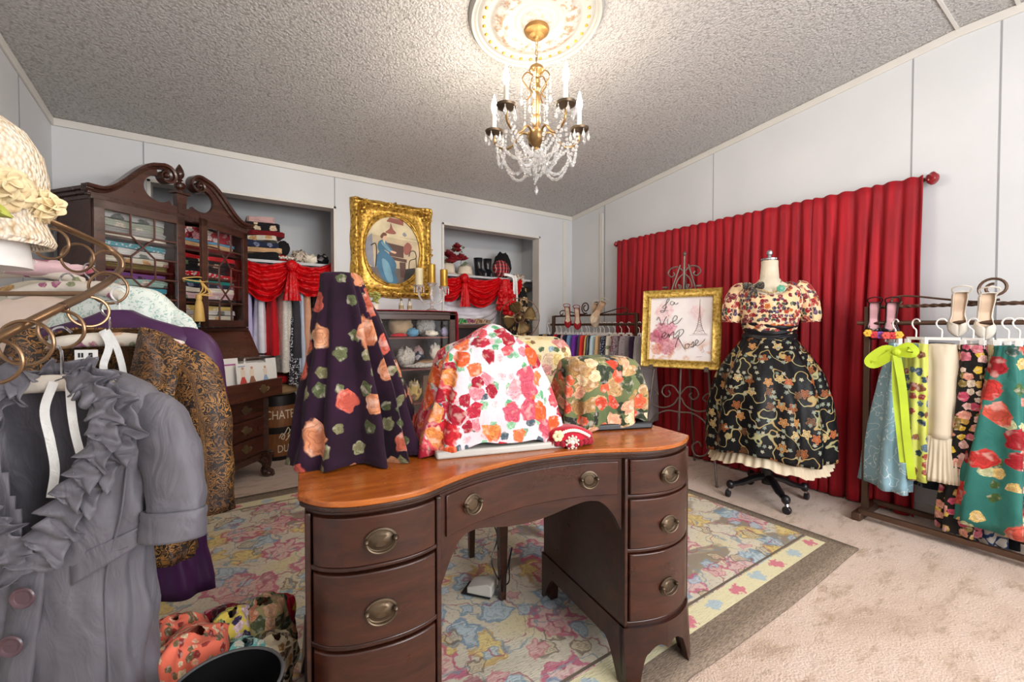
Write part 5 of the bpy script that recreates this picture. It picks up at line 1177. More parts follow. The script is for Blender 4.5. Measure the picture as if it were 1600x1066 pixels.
curtain('red velvet curtain panel behind the dressed mannequin, middle of the rod', 1.95, 1.29, 8, 2, -.008)
curtain('red velvet curtain panel beside the skirt rack, at the rod end with silver bracket', 1.31, .745, 7, 3)
cr = thing('curtain_rod', 'curtain rod with red rose finials above the red velvet', 'curtain rod', (CX+.022, 0, RZ+.012))
MB().tube([(0, .73, 0), (0, 3.12, 0)], .012, 10).obj('pole', M['iron'], cr)
M['finial'] = plain('red_rose_finial', '8c0f1c', .35, var=.4, coat=.4)
for y, r in ((.71, .034), (3.135, .026)):
    b = MB(); rows = []
    for j in range(13):
        p = pi*(.03+.94*j/12); rows.append([(r*sin(p)*cos(t)*(1+.14*sin(5*t+j)), y+(-1 if y < 1 else 1)*r*.9*cos(p), r*sin(p)*sin(t)*(1+.14*cos(4*t+j))) for t in [2*pi*i/20 for i in range(20)]])
    b.loft(rows); b.obj('rose_finial', M['finial'], cr)
for y in (.735, 3.11): MB().box((.04, y, .0), (.08, .014, .018)).obj('bracket', M['chrome'], cr); 
b = MB(); b.T = Matrix.Translation((XR-CX-.004, .735, .012)) @ Matrix.Rotation(pi/2, 4, 'Y'); b.lathe([(.001, -.006), (.03, -.006), (.036, 0), (.036, .004), (.001, .004)], 20); b.obj('wall_plate', M['chrome'], cr)
# ================================================================ EASEL AND FRAMED PRINT
EP = PD(1059, 536, 3.2); EA = R(-70)
es = thing('easel', 'wrought iron scroll easel holding the gold framed print before the red curtain', 'easel', (EP.x, EP.y, 0), EA)
def tilt(z): return .04+.10*(z-.55)
def E3(x, z, dy=0): return V((x, tilt(z)+dy, z))
M['pewter'] = plain('pewter_iron', '6f645c', .45, .6, var=.25)
b = MB(); b.tube([E3(-.012, .735, .012), E3(-.12, 1.03, .02), E3(-.085, 1.45, .02), E3(-.03, 1.63, .02)][1:], .007, 8); b.tube([E3(.12, 1.03, .02), E3(.085, 1.45, .02), E3(.03, 1.63, .02)], .007, 8)
b.obj('upper_stay', M['pewter'], es)
for sx in (-1, 1): MB().tube([E3(sx*.2, .82, .012), V((sx*.275, .0, .012))], .0085, 8).ball((sx*.276, 0, .011), (.012, .012, .011), 10, 6).obj('leg', M['pewter'], es)
MB().tube([E3(0, 1.62, .03), V((.0, .55, .008))], .008, 8).ball((0, .55, .009), (.012, .012, .009), 8, 6).obj('leg', M['pewter'], es)
MB().tube([E3(0, .36, .02), E3(0, 1.7, .02)], .008, 10).ball(E3(0, 1.715, .02), (.014, .014, .018), 12, 8).obj('centre_post', M['pewter'], es)
def scr(b, pts, n=6, r=.006): b.tube([E3(x, z, .02) for x, z in [(p.x, p.y) for p in cat([(x, z, 0) for x, z in pts], n)]], r, 8)
b = MB()
for sx in (-1, 1):
    scr(b, [(0, 1.575), (sx*.05, 1.615), (sx*.1, 1.605), (sx*.12, 1.57), (sx*.095, 1.54), (sx*.07, 1.555), (sx*.08, 1.575)])
    scr(b, [(sx*.0, 1.56), (sx*.035, 1.53), (sx*.06, 1.48), (sx*.055, 1.445), (sx*.025, 1.44), (sx*.02, 1.465), (sx*.04, 1.475)])
    scr(b, [(sx*.005, 1.36), (sx*.03, 1.34), (sx*.075, 1.31), (sx*.085, 1.275), (sx*.06, 1.25), (sx*.03, 1.265), (sx*.04, 1.29), (sx*.05, 1.285)])
    scr(b, [(sx*.04, 1.475), (sx*.02, 1.42), (sx*.015, 1.38), (sx*.05, 1.33)])
b.obj('crest_scroll', M['pewter'], es)
b = MB()
for sx in (-1, 1):
    scr(b, [(0, .63), (sx*.05, .69), (sx*.11, .69), (sx*.135, .64), (sx*.1, .605), (sx*.07, .63), (sx*.085, .655)])
    scr(b, [(sx*.01, .61), (sx*.05, .55), (sx*.13, .52), (sx*.22, .55), (sx*.245, .62), (sx*.2, .655), (sx*.165, .62), (sx*.19, .595)])
    scr(b, [(0, .5), (sx*.1, .5), (sx*.19, .44), (sx*.23, .33), (sx*.2, .22), (sx*.13, .2), (sx*.1, .26), (sx*.14, .3), (sx*.165, .27)])
b.obj('apron_scroll', M['pewter'], es)
b = MB()
for sx in (-1, 1): b.box(E3(sx*.2, .825, -.03), (.035, .075, .008)); b.box(E3(sx*.2, .84, -.068), (.03, .005, .03)); b.box(E3(sx*.125, 1.455-.0, -.015), (.035, .05, .012))
b.obj('ledge', M['pewter'], es)
tb = -math.atan(.1)
fp_ = thing('framed_print', 'gold framed print of pink roses and Eiffel tower lettered on the easel', 'picture', Matrix.Translation((EP.x, EP.y, 0)) @ Matrix.Rotation(EA, 4, 'Z') @ V((0, tilt(.83)-.032, .834)), EA)
fp_.rotation_euler = (tb, 0, EA)
PW_, PH_, BD = .575, .60, .062
b = MB(); prof = [(0, .0), (0, -.022), (.006, -.03), (.014, -.026), (.03, -.02), (.046, -.024), (.054, -.03), (BD, -.022), (BD, -.004)]
def rect(i, n=24):
    w, h = PW_/2-i, PH_/2-i; P = [(-w, -h), (w, -h), (w, h), (-w, h)]; out = []
    for k in range(4):
        for q in range(n): t = q/n; out.append((lerp(P[k][0], P[(k+1) % 4][0], t), lerp(P[k][1], P[(k+1) % 4][1], t)))
    return out
rows = []
for i, (ins, y) in enumerate(prof): rows.append([(x, y+(.005*noise.noise((x*60, z*60, ins*40)) if 1 < i < 7 else 0), z+PH_/2) for x, z in rect(ins)])
def lightgilt():
    m = MT('aged_gold_leaf', .4, .5); n_ = m.noise(55, 4, rough=.65); m.col(m.ramp(n_, [(.35, hx('8f6f2c')), (.5, hx('c9a54c')), (.7, hx('e3c877'))])); m.bump(n_, .6, .006); return m.m
b.loft(rows, False, False); b.obj('gold_frame', lightgilt(), fp_, ang=50)
b = MB()
for x, z in rect(BD-.002, 26): b.ball((x, -.022, z+PH_/2), .004, 6, 4)
b.obj('beaded_slip', plain('pale_gold', 'd9cba0', .5, .2), fp_)
def printmat():
    m = MT('print_paper', .6); X, Y, Z = m.sep(); c = m.ramp(m.noise(9, 4), [(.35, hx('e9dfe0')), (.65, hx('f0eae6'))])
    c = m.mix(m.mth('MULTIPLY', m.step(m.noise(14, 4), .5, .62), m.mth('SUBTRACT', 1., m.step(Z, .12, .26))), c, hx('dcb49c'))
    # watercolour roses on the near side of the sheet
    for (cx, cz, r, h1, h2) in ((-.13, .27, .085, 'd98a9c', 'a8405a'), (-.18, .235, .06, 'c8607c', '8f2f48'), (-.07, .30, .055, 'e3a9b2', 'c8758a'), (-.1, .16, .075, 'd88a96', 'b35068'), (-.17, .14, .05, 'e0a08a', 'c56a58'), (-.03, .2, .045, 'e0a8b0', 'c87f90'), (-.12, .43, .08, 'ecd0d0', 'e0b6ba'), (.12, .42, .06, 'ecd6d6', 'e6c4c8')):
        d = m.mth('SQRT', m.mth('ADD', m.mth('POWER', m.mth('SUBTRACT', X, cx), 2.), m.mth('POWER', m.mth('SUBTRACT', Z, cz), 2.)))
        e = m.mth('ADD', d, m.mth('MULTIPLY', m.mth('SUBTRACT', m.noise(28, 3, m.mapping(loc=(cx*9, 0, cz*7))), .5), r*1.3)); k = m.mth('SUBTRACT', 1., m.step(e, r*.72, r*.95))
        c = m.mix(m.mth('MULTIPLY', k, .8), c, m.mix(m.step(m.noise(60, 3, m.mapping(loc=(cz*9, 0, cx*7))), .42, .6), hx(h1), hx(h2)))
    m.col(c); return m.m
ink = plain('script_ink', '3c3836', .6, var=.1); tow = plain('tower_ink', '9a6f66', .6, var=.3)
b = MB(); w, h = PW_/2-BD, PH_/2-BD; b.add([(-w, -.008, BD), (w, -.008, BD), (w, -.008, PH_-BD), (-w, -.008, PH_-BD)], [(0, 1, 2, 3)])
b.cur = 1
def pen(pts, r=.0056): b.tube([(p.x*w*2, -.0095, BD+h*2*p.y) for p in cat([(x, z, 0) for x, z in pts], 7)], r, 5, flat=.25)
# La
pen([(.0-.22, .86), (-.26, .83), (-.3, .85), (-.25, .9), (-.2, .95), (-.19, .985), (-.225, .97), (-.24, .88), (-.26, .79), (-.31, .765), (-.33, .79), (-.28, .8), (-.2, .79)]); pen([(-.11, .93), (-.15, .945), (-.17, .9), (-.13, .885), (-.1, .93), (-.1, .9), (-.07, .895), (-.04, .92)])
# vie
pen([(-.39, .64), (-.36, .69), (-.33, .64), (-.3, .55), (-.26, .63), (-.22, .7)]); pen([(-.2, .655), (-.205, .59), (-.18, .57), (-.14, .6)]); pen([(-.195, .71), (-.19, .717)]); pen([(-.14, .6), (-.06, .645), (-.05, .7), (-.09, .705), (-.12, .64), (-.1, .58), (-.04, .59), (.03, .67)])
# en
pen([(-.3, .36), (-.25, .38), (-.22, .42), (-.25, .44), (-.29, .39), (-.27, .34), (-.22, .35), (-.18, .42)]); pen([(-.18, .42), (-.17, .36), (-.15, .41), (-.11, .445), (-.09, .43), (-.1, .37), (-.07, .35), (-.03, .4)])
# Rose
pen([(-.0, .46), (-.02, .36), (-.05, .26), (-.06, .2)]); pen([(-.08, .4), (-.02, .47), (.05, .49), (.06, .44), (.0, .37), (-.02, .36), (.02, .29), (.07, .21), (.1, .17)]); pen([(.14, .26), (.1, .25), (.1, .2), (.14, .195), (.16, .24), (.13, .265), (.19, .25)]); pen([(.19, .25), (.22, .3), (.23, .25), (.22, .21), (.18, .215), (.25, .24)]); pen([(.25, .24), (.3, .3), (.27, .33), (.25, .27), (.28, .235), (.35, .28), (.4, .34)])
b.cur = 2
def t2(pts, r=.003): b.tube([(x*w*2, -.009, BD+h*2*z) for x, z in pts], r, 5, flat=.3)
t2([(.22, .42), (.265, .5), (.29, .6), (.3, .74), (.305, .93)]); t2([(.4, .42), (.355, .5), (.325, .6), (.312, .74), (.305, .93)]); t2([(.2, .42), (.43, .42)], .004); t2([(.24, .47), (.38, .47)], .004); t2([(.27, .55), (.345, .55)], .003); t2([(.285, .63), (.33, .63)]); t2([(.305, .74), (.305, .97)], .003)
for k in range(7): z = .48+.035*k; q = .055*(1-k/9); t2([(.305-q, z), (.305+q, z+.03)], .0018); t2([(.305+q, z), (.305-q, z+.03)], .0018)
t2([(.265, .44), (.31, .46), (.35, .44)], .0025); t2([(.15, .4), (.45, .4)], .002)
t2([(.33, .16), (.37, .2), (.35, .24), (.39, .26)], .002); t2([(.35, .13), (.39, .15), (.37, .19)], .002); t2([(.27, .06), (.36, .07)], .002)
b.obj('printed_sheet', [printmat(), ink, tow], fp_, smooth=False)
# ================================================================ DRESSED MANNEQUIN
DF = V((3.01, 1.40, 0)); da = R(-60)
df = thing('dress_form', 'cream dress form on a black wheeled base wearing the blouse and skirt', 'dress form', DF, da)
M['formc'] = cloth('form_cream', 'd9cdb6')
bl = Matrix.Rotation(-da, 4, 'Z')
b = MB()
for ang in (0, 1, 2, 3):
    a = R(-40)+ang*pi/2+.0-da; e = V((.235*cos(a), .235*sin(a), 0)); s_ = V((-sin(a), cos(a), 0))
    leg = MB(); leg.tube(cat([V((0, 0, .15)), e*.35+V((0, 0, .135)), e*.7+V((0, 0, .1)), e+V((0, 0, .085))], 5), [.028]*6+[.026]*5+[.022]*5, 10, flat=.75); leg.ball(e+V((0, 0, .085)), (.026, .026, .03), 12, 8); lg = leg.obj('base_leg', M['blackm'], df)
    w_ = MB(); w_.T = Matrix.Translation(e*1.06+V((0, 0, .025))) @ Matrix.Rotation(a+.8, 4, 'Z') @ Matrix.Rotation(pi/2, 4, 'X')
    w_.lathe([(.001, -.013), (.02, -.013), (.025, -.009), (.025, .009), (.02, .013), (.001, .013)], 18); w_.obj('caster', M['blackm'], lg)
    MB().tube([e+V((0, 0, .075)), e*1.06+V((0, 0, .035))], .012, 8).obj('caster_fork', M['chrome'], lg)
MB().tube([(0, 0, .1), (0, 0, .2)], .034, 14).tube([(0, 0, .2), (0, 0, .95)], .018, 12).obj('pole', M['blackm'], df)
MB().loft([ering(0, oy, z, a, c, 40) for z, a, c, oy in ((.9, .16, .11, 0), (1.0, .15, .105, 0), (1.1, .125, .095, 0), (1.2, .145, .105, -.005), (1.3, .158, .112, -.012), (1.38, .138, .095, -.004), (1.425, .108, .07, 0), (1.445, .075, .062, .005), (1.47, .056, .056, .01), (1.55, .05, .052, .008), (1.585, .05, .052, .008))]).obj('torso', M['formc'], df)
MB().lathe([(.05, 1.583), (.055, 1.59), (.055, 1.6), (.03, 1.607), (.014, 1.61), (.011, 1.618), (.02, 1.63), (.02, 1.645), (.011, 1.655), (.001, 1.657)], 20, (0, .008, 0)).obj('neck_cap', M['chrome'], df)
M['blouse'] = floral('rose_burnout_velvet', 'dfc090', [(38, .44, ['2f2a30', '5f4a6a', '40523a', '2a3350', '3d2a3a'], .6), (30, .44, ['a5232c', '7d1a2a', 'c9702f', '8a1f2f', 'b5472f'], .6)], .8, .3, .012, 20, 'e6cba6')
bz = thing('blouse', 'puff-sleeved blouse in peach with red and plum flowers worn on the dress form', 'blouse', DF, da)
b = MB(); rows = []; n = 64
tab = [(1.1, .142, .112, 0), (1.13, .15, .12, -.004), (1.2, .166, .128, -.01), (1.28, .182, .138, -.018), (1.33, .185, .136, -.018), (1.38, .182, .118, -.01), (1.42, .165, .098, -.002), (1.445, .12, .085, .002)]
for z, a, c, oy in [tuple(p) for p in [(p.x, p.y, p.z, q) for p, q in [(V((t[0], t[1], t[2])), t[3]) for t in tab]]]:
    rw = ering(0, oy, z, a, c, n, 11, .004 if z < 1.3 else .002, z*9)
    if z > 1.37:   # scooped sweetheart neckline at the front
        rw = [(x, y, z-((z-1.36)*1.15*max(0, 1-(x/.115)**2)**.7 if y < 0 and abs(x) < .115 else 0)) for x, y, z in rw]
    rows.append(rw)
b.rows(rows, True, front=48); o = b.obj('bodice', M['blouse'], bz, solid=.004, ang=80, sub=1)
for sx in (-1, 1):
    P = cat([(sx*.145, .0, 1.405), (sx*.18, -.002, 1.385), (sx*.208, -.005, 1.32), (sx*.222, -.01, 1.245), (sx*.226, -.012, 1.205), (sx*.228, -.012, 1.18)], 4); rr_ = [interp([(0, .045), (.2, .056), (.5, .06), (.8, .054), (.95, .047), (1, .052)], i/(len(P)-1)) for i in range(len(P))]
    s_ = MB(); rows = []
    for i, (p, r) in enumerate(zip(P, rr_)):
        t = (P[min(i+1, len(P)-1)]-P[max(i-1, 0)]).normalized(); u = V((0, 1, 0)); u = (u-t*u.dot(t)).normalized(); w = t.cross(u)
        rows.append([p+(u*cos(2*pi*k/32)+w*sin(2*pi*k/32))*r*(1+.045*sin(9*2*pi*k/32+i*.3)) for k in range(32)])
    s_.rows(rows, True, front=0); s_.obj('puff_sleeve', M['blouse'], bz, solid=.004, ang=80)
b = MB()
for i in range(34):
    x = lerp(-.1, .1, i/33); b.ball((x, -.118+.22*x*x*4, 1.365+.9*abs(x)**1.25+.004*sin(i*2)), (.006, .005, .005), 6, 4)
b.obj('neckline_trim', plain('gold_braid', 'cbb184', .5, .3), bz)
for k in range(3): MB().ball((.012, -.157+.008*k, 1.29-.055*k), (.006, .004, .006), 10, 6).obj('button', M['pearl'], bz)
nk = thing('necklace', 'fine gold necklace round the dress form neck', 'necklace', DF, da)
MB().tube(cat([(.068*cos(t), .005+.072*sin(t)-.012, 1.452-.055*max(0, -sin(t))**2) for t in [2*pi*i/20 for i in range(20)]], 3, True), .0022, 6, True).obj('chain', M['brassl'], nk); MB().ball((0, -.083, 1.385), (.006, .004, .009), 8, 6).obj('pendant', M['brassl'], nk)
br = MB(); br.ball((0, 0, 0), (.016, .008, .016), 12, 8)
for k in range(7): t = 2*pi*k/7; br.ball((.016*cos(t), .002, .016*sin(t)), (.009, .006, .009), 8, 5)
tag(br.obj('brooch', plain('jade_green', '5fa58a', .4), loc=DF+V((0, 0, 1.39))+Matrix.Rotation(da, 3, 'Z') @ V((.05, -.137, 0)), rot=(0, 0, da)), 'green flower brooch on the blouse neckline', 'brooch')
bo = MB(); c0_ = V((-.1, -.112, 1.405))
for sx in (-1, 1):
    bo.loft([ering(c0_.x+sx*x, c0_.y-.008, c0_.z+.004+dz, .006, .006, 10) if 0 else [(c0_.x+sx*x, c0_.y-.006-.012*cos(t), c0_.z+.01+h*sin(t)) for t in [2*pi*i/14 for i in range(14)]] for x, h, dz in ((.004, .006, 0), (.025, .02, 0), (.05, .026, 0), (.06, .018, 0), (.062, .004, 0))])
    ribbon(bo, [c0_+V((0, -.012, 0)), c0_+V((sx*.012, -.018, -.03)), c0_+V((sx*.03-.01, -.022, -.085))], .02)
M['sheerb'] = contour('black_lace_ribbon', '2f2c2a', '6f675c', 60, .1, 3); tag(bo.obj('bow', M['sheerb'], loc=DF, rot=(0, 0, da)), 'sheer black ribbon bow pinned on the blouse shoulder', 'bow')
# sash, skirt, petticoat
M['sash'] = contour('black_sash', '17161a', '8f7f62', 10, .05, 2, .4)
b = MB(); rows = []
for i in range(22):
    v = i/21; z = lerp(1.165, 1.045, v); q = 1+.035*sin(v*20)
    rows.append([(x*q, y*q, zz+.012*sin(2*atan2(y, x)+v*3)) for x, y, zz in ering(0, 0, z, .163-.012*sin(pi*v), .13-.012*sin(pi*v), 64, 5, .003, v*5)])
tag(b.rows(rows, True, front=48).obj('sash', M['sash'], loc=DF, rot=(0, 0, da), solid=.004, ang=80), 'wrapped black satin sash at the dress form waist', 'sash')
M['vine'] = contour('embroidered_taffeta', '0b0b0e', 'a88c58', 7.5, .030, 3, .5, '9c9a72', [(12.5, .3, ['b5663a', '93562f', 'cbb07a', 'b9854f', '6f4a30'], .6), (27, .27, ['9aa391', 'b7b29a', '8a9484'], .35)])
tab = [(1.075, .15, .12, 0, 0), (1.03, .175, .15, 0, 0), (.95, .235, .215, 0, 0), (.83, .305, .285, 0, 0), (.69, .342, .328, 0, 0), (.55, .362, .347, 0, 0), (.43, .368, .355, 0, 0), (.34, .366, .353, 0, 0)]
b = MB(); P = []; rows = []
for i in range(len(tab)-1):
    for k in range(5): P.append([lerp(tab[i][j], tab[i+1][j], k/5) for j in range(5)])
P.append(list(tab[-1]))
for i, p in enumerate(P):
    w = i/(len(P)-1); rows.append([(x, y, z+(.03*sin(3*atan2(y, x)+1)*w*w*.8)) for x, y, z in ering(0, 0, p[0], p[1], p[2], 140, 13, .006+.014*w, .4, 2, 3.3, .012*w)])
tag(b.rows(rows, True, front=105).obj('full_skirt', M['vine'], loc=DF, rot=(0, 0, da), solid=.004, ang=80), 'full black skirt embroidered with tan flowering vines on the dress form', 'skirt')
tul = MT('tulle', .7); tul.col(hx('e6d6b8')); tul.set('Alpha', .82); tul.bump(tul.noise(40, 2, tul.mapping((1, 1, .1))), .4, .01)
b = MB(); rows = []
for i in range(9):
    w = i/8; rows.append([(x, y, z+(.03*sin(3*atan2(y, x)+1)*.8)+.008*sin(14*atan2(y, x))*w) for x, y, z in ering(0, 0, lerp(.42, .272, w), lerp(.29, .355, w), lerp(.275, .342, w), 260, 44, .002+.007*w, 0, 2, 1.3)])
b.rows(rows, True, front=195); tag(b.obj('petticoat', tul.m, loc=DF, rot=(0, 0, da), ang=80), 'cream tulle petticoat showing below the embroidered black skirt', 'petticoat')
# ================================================================ GARMENT RACKS
def rack(lab, loc, rz, L=1.17, mat=None):
    t = thing('garment_rack', lab, 'clothes rack', loc, rz); m = mat or M['iron']
    for x in (.0, L): MB().box((x, 0, .635), (.032, .032, 1.27)).obj('post', m, t, bevel=.004); MB().box((x, .012, .026), (.045, .315, .045)).obj('foot', m, t, bevel=.005)
    for y in (-.10, .15): MB().box((L/2, y, .05), (L, .028, .03)).obj('bottom_rail', m, t, bevel=.004)
    MB().tube([(-.05, 0, 1.171), (L+.06, 0, 1.171)], .0125, 12).obj('hanging_bar', m, t)
    b = MB(); rows = []
    for i in range(161):
        a = i*.32; x = L*i/160; rows.append([(x, .011*cos(a+k*pi/2), 1.266+.011*sin(a+k*pi/2)) for k in range(4)])
    b.loft(rows); b.obj('twisted_rail', m, t, ang=20)
    b = MB(); c = L/2
    for sx in (-1, 1):
        pts = [V((c+sx*(.075+lerp(.062, .022, i/30)*cos(a)), 0, 1.345+lerp(.062, .022, i/30)*sin(a))) for i, a in [(i, lerp(-pi*.6, pi*2.5, i/30)) for i in range(31)]]
        b.tube(pts, .0065, 8)
        arm = cat([(c+sx*.055, 0, 1.285), (c+sx*.13, 0, 1.278), (c+sx*.25, 0, 1.297), (c+sx*.36, 0, 1.318), (c+sx*.44, 0, 1.325), (c+sx*.475, 0, 1.308), (c+sx*.468, 0, 1.282), (c+sx*.44, 0, 1.278), (c+sx*.43, 0, 1.295)], 6); b.tube(arm, .0055, 8)
    b.obj('scrollwork', m, t)
    return t
rack('brown iron garment rack of patterned skirts beside the red curtain', (3.237, .94, 0), -pi/2)
rack('brown iron garment rack of small skirts in the corner behind the desk', (3.10, 3.74, 0), -pi/2)
# skirts on the near rack: (along rack, width, hem width, z hem, thickness, twist, material, label)
def clipskirt(rx, ry, rz, d, w0, w1, t0, t1, zh, yaw, mat, lab, grp, folds=7, amp=.02, seed=0, ztop=1.055, sweep=0, hanger=True, parts=None, tab=None):
    t = thing('skirt', lab, 'skirt', (rx, ry, 0), rz+yaw, grp)
    tb_ = tab or [(ztop, w0, t0, 0, 0), (ztop-.04, w0, t0*1.1, 0, 0), (lerp(ztop, zh, .35), lerp(w0, w1, .45), lerp(t0, t1, .5), sweep*.3, 0), (lerp(ztop, zh, .7), lerp(w0, w1, .8), lerp(t0, t1, .85), sweep*.7, 0), (zh, w1, t1, sweep, 0)]
    hang(tb_, 64, folds, amp, seed, 6, 2.3, seed, .008).obj('cloth', mat, t, solid=.003, ang=80)
    if hanger:
        h = MB(); h.tube(cat([(0, 0, 1.09), (0, 0, 1.13), (-.014, 0, 1.145), (-.022, 0, 1.168), (-.012, 0, 1.188), (.008, 0, 1.19), (.02, 0, 1.176)], 5), .004, 8)
        h.box((0, 0, 1.085), (w0*1.7, .008, .016))
        for sx in (-1, 1): h.box((sx*w0*.75, 0, 1.06), (.022, .02, .045))
        ho = h.obj('clip_hanger', M['white'], t, bevel=.002)
    return t
S = {}
S['mag'] = cloth('magenta', 'b3124a')
S['band'] = contour('blue_bandana', '8fb4c2', 'd5e2e4', 16, .05, 4.5)
S['butter'] = floral('lime_butterfly', 'c9cf62', [(22, .4, ['3a5568', '8a5a3a', '5f7f8f', 'a3493a', '2f4a58'], .6)], .6)
S['lime'] = plain('lime_ribbon', 'b5cc2a', .45, var=.15)
S['pleat'] = plain('cream_crepe', 'd3c6ae', .8, var=.06)
S['navyp'] = contour('navy_paisley', '20242e', '68707c', 14, .08, 4)
S['blkf'] = floral('black_rose_print', '1a1614', [(26, .4, ['e3c23f', 'c9a24a', 'e6d7c0', '8f7a3a'], .5), (20, .42, ['d9798a', 'c94f6c', 'e6a08a', 'e8b8b0'], .6)], .8)
S['lace2'] = contour('gold_beige_lace', 'b39a6c', '5b4630', 34, .08, 4)
S['tealr'] = floral('teal_peony', '357a70', [(17, .42, ['4f6d3a', 'dfc27a', '2f4f48', 'c9d2a0', 'e3a08f'], .35), (9, .48, ['c93a34', 'a81f2a', 'e08a6c', 'd05a48', 'e3b080'], .42)], .6, .1, .018, 13, '2b6a62')
S['scale'] = floral('coral_scale_print', 'e9c9a3', [(30, .45, ['d98a5f', 'c9764f', 'e0a878'], .9)])
S['blkw'] = contour('black_white_lily', '14171c', 'd9d8d2', 13, .06, 2.5)
S['bluew'] = contour('blue_white_border', 'cfc9c0', '20406a', 18, .12, 3)
Yr = lambda px: PX(px, 600, 3.237).y
G = 'skirts on the rack beside the curtain'; rz0 = -pi/2
clipskirt(3.27, PX(1386, 600, 3.27).y, rz0, 0, .05, .08, .02, .03, .25, -1.2, S['mag'], 'plain magenta skirt hanging at the curtain end of the rack', G, 6, .012, 1)
clipskirt(3.19, PX(1398, 600, 3.19).y, rz0, 0, .035, .15, .022, .075, .215, -.7, S['band'], 'pale blue bandana print skirt on the rack', G, 6, .02, 2, sweep=-.06)
clipskirt(3.17, PX(1430, 600, 3.17).y, rz0, 0, .06, .07, .03, .05, .31, -.5, S['butter'], 'lime butterfly print dress with a green sash on the rack', G, 6, .014, 3)
b = MB(); c = V((3.06, PX(1400, 560, 3.06).y, 1.01)); N_ = V((-.9, -.3, 0)).normalized()
for k, pts in enumerate(([c, c+V((0, .05, .01)), c+V((-.01, .11, -.05)), c+V((0, .09, -.07)), c], [c, c+V((0, -.05, .03)), c+V((-.01, -.07, .0)), c], [c, c+V((0, -.03, -.2)), c+V((.0, -.05, -.45)), c+V((0, -.075, -.68))], [c, c+V((.01, -.0, -.2)), c+V((.0, -.02, -.4)), c+V((0, -.04, -.6))])): ribbon(b, pts, .05 if k < 2 else .034, N_)
b.ball(c, (.016, .022, .02), 10, 8); tag(b.obj('bow', S['lime'], ang=10), 'lime green sash bow with long tails on the butterfly print dress', 'bow')
b = MB(); t = thing('skirt', 'cream crepe skirt with pleated flounce on the rack', 'skirt', (3.17, PX(1470, 600, 3.17).y, 0), rz0-.05, G)
hang([(1.055, .06, .03, 0, 0), (1.0, .063, .035, 0, 0), (.7, .07, .042, 0, 0), (.56, .072, .045, 0, 0)], 48, 5, .012, 2, 5).obj('cloth', S['pleat'], t, solid=.003, ang=80)
hang([(.565, .072, .045, 0, 0), (.45, .085, .052, 0, 0), (.33, .097, .06, 0, 0)], 160, 34, .005, 0, 5).obj('pleated_flounce', S['pleat'], t, solid=.002, ang=80)
h = MB(); h.tube(cat([(0, 0, 1.09), (0, 0, 1.13), (-.014, 0, 1.145), (-.022, 0, 1.168), (-.012, 0, 1.188), (.008, 0, 1.19), (.02, 0, 1.176)], 5), .004, 8); h.box((0, 0, 1.085), (.14, .008, .016)); h.obj('clip_hanger', M['white'], t, bevel=.002)
clipskirt(3.33, Yr(1455), rz0, 0, .07, .16, .02, .05, .24, -.1, S['navyp'], 'dark paisley skirt showing below the cream pleated skirt', G, 6, .012, 5, hanger=False)
clipskirt(3.165, PX(1519, 600, 3.165).y, rz0, 0, .05, .075, .03, .05, .075, -.3, S['blkf'], 'long black skirt with pink and yellow flowers on the rack', G, 6, .016, 6, sweep=-.045)
clipskirt(3.25, Yr(1530), rz0, 0, .06, .075, .03, .05, .3, -.35, S['lace2'], 'gold and brown lace skirt between the black and teal ones', G, 6, .014, 7)
clipskirt(3.13, PX(1574, 600, 3.13).y, rz0, 0, .045, .135, .03, .07, .155, -.15, S['tealr'], 'teal skirt with large red peonies on the rack', G, 6, .022, 8, sweep=-.03)
clipskirt(3.32, Yr(1530), rz0, 0, .06, .1, .02, .045, .02, -.1, S['bluew'], 'cream skirt with blue border hanging lowest behind the teal one', G, 6, .012, 9, hanger=False)
clipskirt(3.36, Yr(1555), rz0, 0, .06, .08, .02, .045, -.0+.012, -.1, S['blkw'], 'black skirt with white lily lines hanging behind the teal one', G, 6, .014, 10, hanger=False)
clipskirt(3.22, Yr(1592), rz0, 0, .05, .09, .03, .05, .2, -.1, S['tealr'], 'second teal peony skirt at the frame edge of the rack', G, 6, .016, 11)
clipskirt(3.28, Yr(1614), rz0, 0, .05, .12, .03, .06, .1, -.1, S['scale'], 'coral scale print skirt at the frame edge of the rack', G, 6, .016, 12)
